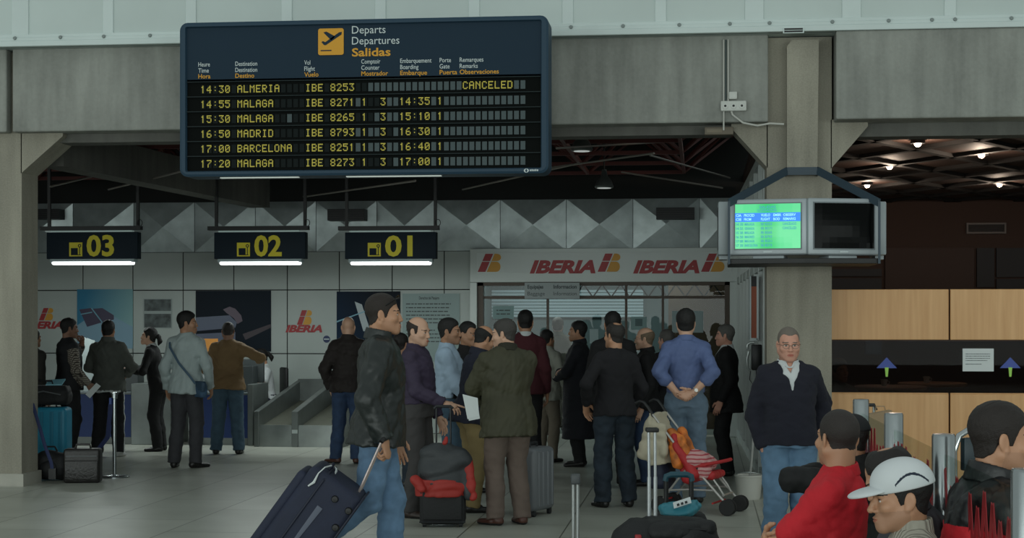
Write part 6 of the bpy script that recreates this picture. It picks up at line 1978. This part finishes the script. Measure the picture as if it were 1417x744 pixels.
S_BLK = mat('shoe_black', '161514', .4); S_BRN = mat('shoe_brown', '4A2A20', .45); S_DBR = mat('shoe_dark_brown', '30241E', .5); S_WHT = mat('white_trainer', 'B4B6B4', .6); S_RED = mat('red_trainer', '5A1C1C', .6)
BELT = mat('belt_black', '131211', .5)
BH, GH, DB, BR = '0F0D0C', '4A4846', '1C1613', '2A211C'
WIRE = mat('spectacle_wire', '6A665E', .35, .6)

# ------------------------------------------------------------------ the nearer figures
# walking man in black leather, pulling the navy case
_d = 10.8; _k = 1.89/1.75
_hx = ((531-524)/FPX*_d)/_k
J = person('leather', 'tall person in a black leather jacket walking right with a navy trolley case', 524, _d, 404, 97, hair='short', hcol='241B16', hth=.004, skin='tan', stub=.10, lean=(2, 0), head=(-2, 2, 0), hgt=1.885, nose=1.0,
  armR=dict(h=(-.27, -.02, .885), e=(-.5, 1, 0), fd=(.0, -.25, -1), pn=(.45, 1, .0), curl=(.95, 1.1, .6), thumb=.9), armL=dict(h=(.25, -.10, .86)),
  footR=(-.08, .38, .16, -6, 48), footL=(.08, -.10, 0, 8, 0), kneeR=(0, -1, .1),
  tops=[dict(m=LEATHER, hem=-.115, th=.020, collar='coat', name='leather_jacket', amp=.009, fr=30, res=.008, aw=1.15)], pants=dict(m=JEANS, w=1.05, amp=.008), shoe=S_DBR, res=.009, hres=.0035)
mb = MB(); H = J['H']
mb.tube([H(-.078,-.01,.050), H(-.080,-.06,.085), H(-.055,-.085,.098), H(0,-.095,.102), H(.055,-.085,.098), H(.080,-.06,.085), H(.078,-.01,.050)], .004, 6)
for s in (-1, 1): mb.tube([H(s*.015,-.088,.098), H(s*.035,-.080,.108), H(s*.062,-.066,.098)], [.008,.015,.008], 8, flat=.4)
mb.build('sunglasses', mat('sunglass_black', '0D0D0E', .2), J['root'])
# man in purple
J = person('purple', 'balding person in a dark purple shirt pointing with one hand beside the cabin case', 577, 14.5, 436, 72, hair='bald_sides', hcol=BR, skin='light', stub=.12, head=(-8, 10, 0), hgt=1.745,
  armR=dict(h=(-.13, -.30, 1.0), e=(-.4, .5, -.6), fd=(.05, -1, -.25), pn=(.5, .1, -1), curl=(.45, .5, .3), pt=True), armL=dict(h=(.22, -.12, .86)),
  tops=[dict(m=PURPLE, hem=.045, th=.012, collar='shirt', name='shirt', amp=.009, fr=28, res=.008, aw=1.1)], pants=dict(m=CHAR2, belt=BELT, amp=.006), shoe=S_DBR, res=.009, hres=.004, bld=1.08)
# man in pale blue shirt
person('paleblue', 'person in a pale blue shirt and teal jeans looking right beside the person in purple', 621, 15.6, 440, 84, hcol=BH, skin='olive', stub=.16, head=(-2, 4, 0),
  armR=dict(h=(-.16, -.28, .93), e=(-.4, .8, -.4), fd=(.1, -1, -.4)), armL=dict(h=(.16, -.30, .95), e=(.4, .8, -.4)),
  tops=[dict(m=SKYB, hem=.045, th=.012, collar='shirt', name='shirt', amp=.009, aw=1.1)], pants=dict(m=JEANST, belt=BELT), shoe=S_BLK, hres=.0045)
person('darkfar', 'person all in black with dark receding hair behind the person in pale blue', 647, 16.5, 445, 58, hair='recede', hcol=BH, skin='olive', stub=.16, head=(-4, 8, 0), tops=[dict(m=BLK, hem=.045, th=.010, collar='shirt', name='shirt')], pants=dict(m=BLK), shoe=S_BLK, hres=.0045)
person('hiddenhead', 'mostly hidden person with dark brown hair between the leather jacket and the purple shirt', 555, 17.2, 461, 150, hair='pony', hcol=DB, skin='olive', stub=0, tops=[dict(m=BLK2, hem=-.12, th=.010, collar='crew', name='top')], pants=dict(m=JEANSD), shoe=S_BLK, hres=.005)
# bald man in navy bending
person('navybald', 'bald person in a navy jacket and khaki trousers bending beside the olive jacket', 652, 14.9, 462, 112, hair='bald_sides', hcol=BH, skin='tan', stub=.12, head=(14, 26, 0), lean=(10, 0), hgt=1.68,
  armR=dict(h=(-.17, -.22, 1.12), e=(-.6, .3, -.6), fd=(.1, -.8, .4)), armL=dict(h=(.14, -.20, 1.46), e=(.7, .1, -.6), fd=(-.2, .1, 1), pn=(-.6, .7, 0), curl=(.8, .9, .5)),
  tops=[dict(m=NAVY, hem=-.13, th=.016, collar='coat', name='jacket', amp=.010)], pants=dict(m=KHAKI), shoe=S_BLK, hres=.0045, bld=1.05)
# olive jacket
J = person('olive', 'person in an olive green jacket and taupe trousers seen from behind', 703, 13.95, 441, 205, hair='short', hcol='3A3734', hth=.008, skin='light', stub=.15, head=(42, 8, 0), bld=1.24, lean=(4, 0), sw=1.12,
  armR=dict(h=(.05, -.27, 1.10), e=(-.9, .1, -.4), fd=(1, -.3, .0), pn=(0, 1, 0), hide=False), armL=dict(h=(.06, -.33, 1.03), e=(.9, -.1, -.4), fd=(-.6, -.6, 0), pn=(0, 1, -.2)),
  tops=[dict(m=OLIVE, hem=-.20, th=.024, collar='coat', name='jacket', amp=.011, fr=24, res=.008, aw=1.12, collar_m=cm('olive_cord', '2A291F', .9))], pants=dict(m=TAUPE, w=1.1, amp=.007), shoe=S_BRN, res=.009, hres=.004,
  footR=(-.12, .0, 0, -8, 0), footL=(.12, -.02, 0, 30, 0))
dpp = 13.6; cpp = PT(649, dpp)
r = empty('paper_sheets', (cpp.x, cpp.y, ZD(579, dpp)), YAW + R_(-12), 'white paper sheets held in front of the olive jacket', 'paper')
mb = MB(); mb.add([(-.055,.0,.20),(.075,-.01,.17),(.08,.02,.02),(-.02,.03,-.005),(-.055,.003,.20),(.075,-.007,.17),(.08,.023,.02),(-.02,.033,-.005)], [(0,3,2,1),(4,5,6,7),(0,1,5,4),(1,2,6,5),(2,3,7,6),(3,0,4,7)]); mb.build('sheet', M_PAPER, r)
mb = MB(); mb.add([(-.05,.006,.185),(.07,-.003,.158),(.085,.028,.0),(-.01,.038,-.02)], [(0,1,2,3)]); mb.build('second_sheet', M_PAPER, r)
# behind: maroon sweater, cream jacket, long dark coat
person('maroon', 'dark-haired person in a maroon sweater with a white collar seen from behind', 727, 18.6, 429, 182, hcol=BH, skin='olive', tops=[dict(m=MAROON, hem=-.10, th=.014, collar='shirt', collar_m=WHITE, name='sweater')], pants=dict(m=BLK), shoe=S_BLK, hres=.005, bld=1.08)
person('cream', 'short person in a cream jacket and beige trousers behind the maroon sweater', 757, 20.2, 456, 140, hcol=BH, skin='olive', tops=[dict(m=CREAM, hem=-.13, th=.020, collar='coat', name='jacket', amp=.010)], pants=dict(m=BEIGE), shoe=S_BLK, hres=.005, armR=dict(h=(-.22, -.18, .95), e=(-.6, .7, 0)), armL=dict(h=(.22, -.2, .98), e=(.6, .7, 0)))
person('coat', 'person in a long dark navy coat with folded arms turned to the left', 800, 19.6, 444, 262, hcol=BH, skin='olive', stub=.16, head=(-6, 0, 0), bld=1.1,
  armR=dict(h=(.02, -.24, 1.12), e=(-.8, .0, -.6), fd=(1, 0, .1)), armL=dict(h=(-.0, -.27, 1.06), e=(.8, .0, -.6), fd=(-1, 0, .1)),
  tops=[dict(m=cm('coat_navy', '15171F', .85), hem=-.62, th=.022, collar='coat', name='coat')], pants=dict(m=BLK), shoe=S_BLK, hres=.005)
person('inside', 'person in a beige jacket standing behind the office glass', 772, 26.0, 440, 170, hcol='5A5146', skin='light', hgt=1.76, hair='short', hth=.014, tops=[dict(m=cm('sand', '8A8272', .85), hem=-.2, th=.02, collar='coat', name='jacket')], pants=dict(m=BEIGE), shoe=S_BLK, hres=.005)  # figure mirrored in the glass, built as a person in the office
# black shirt man and the tall one behind him
person('tallblack', 'tall dark-haired person in black half hidden behind the balding person in black', 848, 17.0, 431, 178, hcol=BH, skin='olive', tops=[dict(m=BLK, hem=-.12, th=.016, collar='coat', name='jacket')], pants=dict(m=BLK), shoe=S_BLK, hres=.005, bld=1.1)
person('blackshirt', 'balding person in a black shirt and faded dark jeans seen from behind', 851, 15.3, 446, 196, hair='bald_crown', hcol='26221F', hth=.007, skin='tan', stub=.16, head=(22, 0, 0), bld=1.1, sw=1.0,
  armL=dict(h=(.27, -.06, .98), e=(.6, .8, 0), fd=(-.15, -.35, -1), pn=(-.4, 1, 0)), armR=dict(h=(-.24, -.16, .92), e=(-.6, .8, 0)),
  tops=[dict(m=BLK2, hem=-.085, th=.012, collar='crew', name='shirt', amp=.008, fr=26)], pants=dict(m=JEANSD, w=1.12, amp=.009, th=.006), shoe=S_BLK, hres=.0045, footR=(-.13, .02, 0, -14, 0), footL=(.13, 0, 0, 14, 0))
person('queueglasses', 'balding person with glasses in a black jacket and blue jeans facing left in the queue', 893, 17.3, 453, 262, hair='bald_sides', hcol='6A5A48', skin='light', stub=.1, head=(-8, 4, 0), glasses=WIRE,
  tops=[dict(m=BLK, hem=-.12, th=.018, collar='coat', name='jacket')], pants=dict(m=JEANSB), shoe=S_BLK, hres=.0045, bld=1.1)
person('greyhair', 'grey-haired person in dark clothes hidden behind the blue shirt', 922, 18.6, 456, 215, hcol='55524F', skin='pink', tops=[dict(m=BLK2, hem=-.12, th=.016, collar='coat', name='jacket')], pants=dict(m=CHAR), shoe=S_BLK, hres=.005)
# blue shirt, hands clasped behind
J = person('blueshirt', 'person in a blue shirt and pale jeans with hands clasped behind the back', 949, 15.6, 428, 176, hcol=BH, hth=.012, skin='light', stub=.10, sw=.98, bld=1.0,
  armR=dict(h=(-.055, .20, 1.00), e=(-.7, .6, -.1), fd=(1, .15, -.35), pn=(.2, .9, .3), bare=1, curl=(.5, .6, .4)), armL=dict(h=(.075, .19, .99), e=(.7, .6, -.1), fd=(-1, .25, -.35), pn=(-.2, .9, .3), bare=1, curl=(.5, .6, .4)),
  tops=[dict(m=BLUE, hem=.045, th=.014, collar='shirt', name='shirt', amp=.009, fr=26, sleeve=.32, aw=1.02, res=.008)], pants=dict(m=JEANSL, w=1.12, amp=.008, belt=JEANSL), shoe=S_BLK, hres=.004)
mb = MB(); a_ = J['arms']['R']; w0 = a_[2] + (a_[1]-a_[2])*.16; dr = nrm(a_[2]-a_[1])
u1 = nrm(np.cross(dr, V(0,0,1))); u2 = np.cross(dr, u1)
mb.tube([tuple((w0 + u1*.036*math.cos(t) + u2*.036*math.sin(t))*J['k']) for t in np.linspace(0, 2*math.pi, 17)], .006, 6)
mb.tube([tuple((w0 + V(0,.030,.0))*J['k']), tuple((w0 + V(0,.044,.0))*J['k'])], .017, 12); mb.build('wristwatch', mat('watch_steel', 'C0C0BC', .25, .7), J['root'])
person('suit', 'grey-haired person in a black suit at the right end of the queue', 1004, 18.4, 449, 256, hcol='5C5A57', skin='pink', stub=.1, head=(-4, 2, 0), tops=[dict(m=BLK, hem=-.22, th=.018, collar='shirt', collar_m=WHITE, name='suit_jacket', vneck=(.28, WHITE, .35))], pants=dict(m=BLK), shoe=S_BLK, hres=.0045, bld=1.1)
# man in navy sweater by the column
J = person('sweater', 'person with glasses in a navy zip sweater over a white shirt beside the right column', 1091, 11.5, 455, 2, hair='recede', hcol='6E655C', hth=.003, skin='pink', stub=.08, bld=1.12, glasses=WIRE, fat=1.06, head=(-3, 6, 0), hgt=1.665, sw=1.0,
  armR=dict(h=(-.185, -.03, .865), e=(-.7, .6, 0), fd=(.4, -.05, -1)), armL=dict(h=(.23, .12, .93), e=(.5, .6, 0), fd=(.0, .3, -1)),
  tops=[dict(m=WHITE, hem=.05, th=.004, collar='shirt', name='shirt', sleeve=.5, cut=(.455, .50), amp=.003), dict(m=NAVYK, hem=-.055, th=.020, collar=None, name='sweater', amp=.007, cut=(.335, .42), res=.007, neck=.53, aw=1.1)],
  pants=dict(m=cm('light_jeans', '5A7893', .85, noise=(9, .2)), w=1.12, th=.012, amp=.008), shoe=S_DBR, res=.009, hres=.0035, footR=(-.12, -.02, 0, -12, 0), footL=(.11, .03, 0, 14, 0))
# ------------------------------------------------------------------ check-in customers
person('behindcolumn', 'person with dark hair half hidden by the left column', 46, 20.4, 455, 150, hcol=BH, skin='olive', tops=[dict(m=cm('murky', '2A2925', .85), hem=-.12, th=.014, collar='crew', name='top')], pants=dict(m=BLK), shoe=S_BLK, hres=.005)
J = person('waistcoat', 'person in a dark waistcoat over a checked shirt at the left desk', 95, 20.6, 440, 128, hcol=BH, skin='brown', stub=.10, bld=1.08, head=(-8, 4, 0),
  armR=dict(h=(-.20, -.17, .93), e=(-.5, .8, 0), fd=(.2, -.6, -.8)), armL=dict(h=(.10, -.22, 1.42), e=(.7, .1, -.7), fd=(-.3, .1, 1), pn=(-.3, 1, 0), curl=(.9, 1, .6)),
  tops=[dict(m=cm('waistcoat', '16171B', .8), hem=-.10, th=.016, collar='crew', name='waistcoat', sleeve_m=PLAID)], pants=dict(m=BLK), shoe=S_BLK, hres=.005)
rr_ = J['arms']['R'][2]*J['k']
r = empty('paper_sheet', (0, 0, 0), 0, 'folded white paper in the hand of the waistcoat wearer', 'paper')
q_ = Matrix.Rotation(J['root'].rotation_euler.z, 3, 'Z') @ Vector(rr_) + J['root'].location
r.location = q_; r.rotation_euler = (0, 0, YAW)
mb = MB(); mb.add([(-.02,-.06,-.12),(.12,-.08,.02),(.17,-.06,-.02),(.03,-.04,-.17),(-.02,-.057,-.12),(.12,-.077,.02),(.17,-.057,-.02),(.03,-.037,-.17)], [(0,3,2,1),(4,5,6,7),(0,1,5,4),(1,2,6,5),(2,3,7,6),(3,0,4,7)]); mb.build('sheet', M_PAPER, r)
person('greyjacket', 'person in a grey jacket and black trousers with white side stripes at the left desk', 150, 21.0, 443, 176, hcol=BH, skin='olive', bld=1.1, tops=[dict(m=GREYJ, hem=-.12, th=.022, collar='coat', name='jacket', hem_m=WHITE, amp=.01)],
  pants=dict(m=BLK, stripe=WHITE, w=1.15), shoe=S_WHT, hres=.005, armR=dict(h=(-.15, -.30, 1.05), e=(-.8, .5, -.3)), armL=dict(h=(.15, -.30, 1.05), e=(.8, .5, -.3)), footR=(-.14, 0, 0, -10, 0), footL=(.14, 0, 0, 20, 0))
person('woman', 'person in a black suit with a black ponytail leaning on the left desk', 219, 21.9, 452, 266, hair='pony', hcol=BH, hth=.012, skin='light', stub=0, bld=.92, lean=(13, 0), sw=.92, head=(0, -6, 0),
  armR=dict(h=(-.10, -.36, 1.13), e=(-.7, .5, -.5), fd=(0, -1, 0)), armL=dict(h=(.10, -.36, 1.13), e=(.7, .5, -.5), fd=(0, -1, 0)),
  tops=[dict(m=BLK, hem=-.14, th=.012, collar='shirt', collar_m=WHITE, name='suit_jacket', vneck=(.30, WHITE, .4))], pants=dict(m=BLK, w=1.05), shoe=S_BLK, hres=.005)
J = person('sport', 'person in a pale grey sports jacket with a blue shoulder bag looking right', 258, 19.4, 431, 166, hcol=BH, hth=.012, skin='olive', stub=.12, head=(-66, 2, 0),
  armR=dict(h=(-.25, -.10, .90), e=(-.6, .7, 0)), armL=dict(h=(.25, -.04, .88)),
  tops=[dict(m=SPORT, hem=-.12, th=.016, collar='crew', name='sports_jacket', stripe=WHITE, amp=.010)], pants=dict(m=CHAR, w=1.05), shoe=S_BLK, hres=.0045, footR=(-.11, -.02, 0, -35, 0), footL=(.13, .02, 0, 20, 0))
T = J['T']; k = J['k']
rb_ = empty('shoulder_bag', J['root'].location, J['root'].rotation_euler.z, 'small blue grey shoulder bag at the hip of the sports-jacket wearer', 'bag')
mb = MB(); P_ = lambda *p: tuple(T(*p)*k)
mb.tube([P_(.17,.07,.47), P_(.14,.135,.40), P_(.02,.155,.22), P_(-.12,.160,.07), P_(-.17,.13,-.01)], .015, 6, flat=.3, nrm=(.3,1,.3)); mb.build('strap', cm('bag_strap', '3E5568', .7), rb_)
soft('pouch', lambda F: F.loft(T(-.215,.10,-.16)*k, rz(-.7), [(0,.10,.035,0),(.03,.115,.045,0),(.15,.115,.042,0),(.18,.09,.03,0)], .01, pw=4), cm('bag_blue', '35506A', .7), rb_, .008, (.003, 40, 2))
soft('flap', lambda F: F.loft(T(-.225,.125,-.10)*k, rz(-.7), [(0,.10,.03,0),(.11,.112,.034,0),(.125,.09,.03,0)], .01, pw=4), cm('bag_flap', '2A4054', .7), rb_, .008, (.002, 40, 3))
person('tan', 'person in a tan brown jacket and teal jeans leaning on the desk under sign 02', 315, 21.4, 447, 182, hair='short', hcol='231B17', hth=.005, skin='brown', bld=1.16, head=(0, 16, 0), hgt=1.70, lean=(4, 0),
  armR=dict(h=(-.38, -.26, 1.24), e=(-.8, .3, -.3), fd=(-.3, -.8, 0)), armL=dict(h=(.20, -.24, 1.03), e=(.7, .6, -.3)),
  tops=[dict(m=TANJ, hem=-.10, th=.022, collar='crew', name='jacket', amp=.011, fr=24)], pants=dict(m=JEANST, w=1.15), shoe=S_BLK, hres=.005, footR=(-.15, 0, 0, -8, 0), footL=(.15, 0, 0, 8, 0))
Ya = 24.2
ch = empty('office_chair', (PX(372, Ya), Ya, 0), R_(290)+YAW, 'black office chair behind the desk with the seated clerk', 'chair')
mb = MB(); mb.rbox((-.22,-.22,.43),(.22,.22,.50),.03,3); mb.build('seat', M_BLACK, ch)
mb = MB(); mb.rbox((-.20,.20,.56),(.20,.26,1.02),.03,3); mb.build('backrest', M_BLACK, ch)
mb = MB(); mb.tube([(0,0,.43),(0,0,.08)], .025, 10); mb.tube([(0,.15,.44),(0,.26,.50),(0,.25,.62)], .02, 8)
for a in range(5): mb.tube([(0,0,.09),(.27*math.cos(a*1.257),.27*math.sin(a*1.257),.05)], .018, 8)
mb.build('base', M_BLACKM, ch)
for a in range(5):
    mb = MB(); mb.lathe([(0,-.02),(.028,-.02),(.028,.02),(0,.02)], (.27*math.cos(a*1.257),.27*math.sin(a*1.257),.028), 12, 'x', close=False); mb.build('castor', M_BLACK, ch)
person('clerk', 'seated clerk in a white short-sleeved shirt behind the desk under sign 02', 376, 24.0, 473, 290, hair='pony', hcol=BH, hth=.014, skin='tan', stub=0, seated=True, scale=.96, pel=(0, 0, .56), lean=(10, 0), head=(0, 18, 0), bld=.95, sw=.93,
  loc=(PX(372, Ya), Ya, 0), armR=dict(h=(-.2, -.40, .86), e=(-.6, .4, -.6), fd=(0, -1, 0), bare=2), armL=dict(h=(.2, -.40, .86), e=(.6, .4, -.6), fd=(0, -1, 0), bare=2), footR=(-.1, -.38, 0, -5, 0), footL=(.1, -.38, 0, 5, 0),
  tops=[dict(m=WHITE, hem=-.05, th=.012, collar='shirt', name='shirt', sleeve=0)], pants=dict(m=NAVY), shoe=S_BLK, hres=.005)
person('blackjacket', 'bald person in a black jacket and blue jeans facing the weighing lanes', 482, 20.0, 438, 176, hair=None, hcol='3A332E', skin='light', bld=1.1, head=(6, 8, 0), tops=[dict(m=BROWNJ, hem=-.10, th=.024, collar='coat', name='jacket', amp=.011, fr=24, aw=1.1)], pants=dict(m=JEANSB, w=1.05), shoe=S_BRN, hres=.0045,
  armR=dict(h=(-.2, -.16, .90), e=(-.7, .7, 0)), armL=dict(h=(.24, -.12, .90), e=(.7, .7, 0)), footR=(-.10, 0, 0, 6, 0), footL=(.15, 0, 0, 55, 0))
# ------------------------------------------------------------------ sitting people, near right
def sit(key, label, px, d, top, deg, scale=1.0, **o):
    c = PT(px, d)
    seat(key, px, d, deg, o.pop('seat_label'))
    o.setdefault('footR', (-.12, -.46, 0, -6, 0)); o.setdefault('footL', (.12, -.46, 0, 6, 0))
    return person(key, label, px, d, top, deg, seated=True, scale=scale, pel=o.pop('pel', (0, .08, .50)), loc=(c.x, c.y, 0), **o)
J = sit('red', 'person with a shaved head in a red polo shirt sitting with folded arms', 1120, 7.3, 570, 246, 1.02, seat_label='grey metal waiting seat under the red polo shirt', hair='short', hcol='2A2320', hth=.0025, skin='tan', stub=.10, lean=(-4, 0), bld=1.12, head=(-44, 0, 0), jaw=1.05, fat=1.06,
  armR=dict(h=(.06, -.17, .72), e=(-.9, -.1, -.7), fd=(1, .2, .1), pn=(0, 1, .2), bare=2, curl=(.5, .5, .3)), armL=dict(h=(-.06, -.20, .68), e=(1, -.2, -.6), fd=(-1, .25, .15), pn=(0, 1, 0), bare=2, curl=(.6, .6, .4)),
  footR=(-.05, -.75, .05, -6, -10), footL=(.12, -.52, 0, 6, 0), kneeR=(0, -.2, 1), kneeL=(0, -.3, 1),
  tops=[dict(m=RED, hem=-.02, th=.014, collar='shirt', name='polo_shirt', sleeve=0, up=.72, amp=.009, fr=26, res=.007)], pants=dict(m=cm('navy_trousers', '1E2230', .8, noise=(5, .1)), amp=.008, w=1.12), shoe=S_BLK, res=.008, hres=.003)
sit('blackcap', 'person in a black cap and black jacket sitting behind the red polo shirt', 1166, 9.2, 556, 236, .96, seat_label='grey metal waiting seat behind the red polo shirt', hair='short', hcol=BH, hth=.006, skin='olive', pel=(0, .08, .43), lean=(2, 0), head=(-20, 4, 0), hres=.004,
  armR=dict(h=(.02, -.14, .86), e=(-.7, -.8, -.2), fd=(1, .3, -.2)), armL=dict(h=(-.0, -.12, .90), e=(.7, -1, -.1), fd=(-1, .3, -.2)), kneeR=(0, -.2, 1), kneeL=(0, -.2, 1), footR=(-.14, -.70, .12, 0, -10), footL=(.12, -.86, .26, 0, -20),
  tops=[dict(m=cm('jet', '101113', .75), hem=-.06, th=.026, collar='coat', name='jacket', amp=.012)], pants=dict(m=cm('jet_trousers', '181B26', .8), w=1.25, amp=.010), shoe=S_BLK)
J = PEOPLE['blackcap']
def cap_obj(J, m, name, brim_m=None, line=None, h=.004, th=.012):
    C_, Rm, k = J['hc'], J['Rh'], J['k']
    W = lambda *p: C_ + Rm @ V(*p)
    F = Field(); F.ell(W(0,.014,.044), (.080+th,.102+th,.088+th), Rm, .01); F.ell(W(0,-.03,.06), (.07,.06,.055), Rm, .04)
    F.half(W(0,0,.030), Rm @ V(0,.10,-1))
    v, q = F.mesh(h)
    mi = np.zeros(len(q), np.int32); ms = [m]
    if line is not None:
        ms.append(line); p = (v[q].mean(1)-C_) @ Rm
        arc = np.abs(p[:,2] - (.088 - 9*(p[:,1]-.03)**2)) < .0045
        mi[arc & (np.abs(p[:,0]) > .05) & (np.abs(p[:,1]-.03) < .062)] = 1
    o = np_obj(name, [(v*k, q, mi)], ms, J['root'], 1)
    F = Field()
    F.ell(W(0,-.105,.030), (.078,.085,.020), Rm @ rx(.10), .01); F.ell(W(0,-.100,.012), (.10,.12,.020), Rm @ rx(.14), .004, 's')
    F.half(W(0,-.055,0), Rm @ V(0,1,0))
    v, q = F.mesh(h*.9)
    np_obj('brim', [(v*k, q, 0)], brim_m or m, o, 1)
cap_obj(J, cm('cap_black', '141518', .85), 'cap')
J = sit('whitecap', 'person in a white cap and ribbed cream sweater looking left, nearest of all', 1238, 6.1, 628, 268, 1.02, seat_label='grey metal waiting seat under the white cap', pel=(0, .10, .37), hair='short', hcol=BH, hth=.006, skin='tan', stub=.2, lean=(6, 0), head=(0, 7, 0), nose=1.25, hres=.0028, jaw=.95,
  armR=dict(h=(-.16, -.36, .62), e=(-.8, .3, -.6)), armL=dict(h=(.16, -.36, .62), e=(.8, .3, -.6)), kneeR=(0, -.2, 1), kneeL=(0, -.2, 1),
  tops=[dict(m=KNIT, hem=-.10, th=.024, collar='turtle', name='sweater', amp=.006, res=.007)], pants=dict(m=BEIGE, w=1.1), shoe=S_BLK, res=.008)
cap_obj(J, cm('cap_white', 'CDD2D4', .8), 'cap', line=cm('cap_navy', '1E2838', .8), h=.003)
sit('slate', 'person with dark hair in a slate grey jacket bowing the head behind the white cap', 1274, 6.6, 614, 250, .98, seat_label='grey metal waiting seat under the slate grey jacket', pel=(0, .08, .46), hair='bald_crown', hcol='1A1513', hth=.010, skin='tan', stub=.10, lean=(16, 0), head=(0, 30, 0), hres=.0035, bld=1.08,
  armR=dict(h=(-.10, -.42, .66), e=(-.9, .2, -.5), fd=(.4, -.9, -.2)), armL=dict(h=(.12, -.42, .66), e=(.9, .2, -.5), fd=(-.4, -.9, -.2)), kneeR=(0, -.2, 1), kneeL=(0, -.2, 1),
  tops=[dict(m=SLATE, hem=-.06, th=.026, collar='coat', name='jacket', amp=.012, res=.008)], pants=dict(m=CHAR, w=1.15), shoe=S_BLK, res=.009)
sit('leatherright', 'dark-haired person in a black leather jacket sitting behind the zigzag glass, facing right', 1380, 6.2, 556, 96, 1.085, seat_label='grey metal waiting seat behind the zigzag glass', hair='short', hcol='1E1612', hth=.007, skin='tan', stub=.16, lean=(8, 0), head=(-4, 4, 0), hres=.003, nose=1.1,
  armR=dict(h=(-.18, -.34, .74), e=(-.7, .3, -.7), fd=(.2, -1, -.1)), armL=dict(h=(.18, -.34, .74), e=(.7, .3, -.7), fd=(-.2, -1, -.1)), kneeR=(0, -.2, 1), kneeL=(0, -.2, 1),
  tops=[dict(m=cm('leather_red_back', '15171A', .42, bump=(14, .4)), hem=-.06, th=.026, collar='coat', name='leather_jacket', amp=.012, res=.008, back=(RED, -.1, .36, WHITE))], pants=dict(m=JEANSD), shoe=S_BLK, res=.009)

sit('cafe', 'person in grey clothes sitting behind the dark cafe glass next to the column', 1168, 17.9, 492, 30, 1.0, seat_label='bar seat behind the dark cafe glass next to the column', hair='short', hcol='3A2A20', hth=.014, skin='olive', stub=0, hres=.005,  # faint figure mirrored in the cafe glass, built as a seated person
  armR=dict(h=(-.15, -.34, .86), e=(-.6, .4, -.6)), armL=dict(h=(.15, -.34, .86), e=(.6, .4, -.6)), kneeR=(0, -.2, 1), kneeL=(0, -.2, 1), tops=[dict(m=GREYJ, hem=-.06, th=.02, collar='coat', name='jacket')], pants=dict(m=CHAR), shoe=S_BLK)
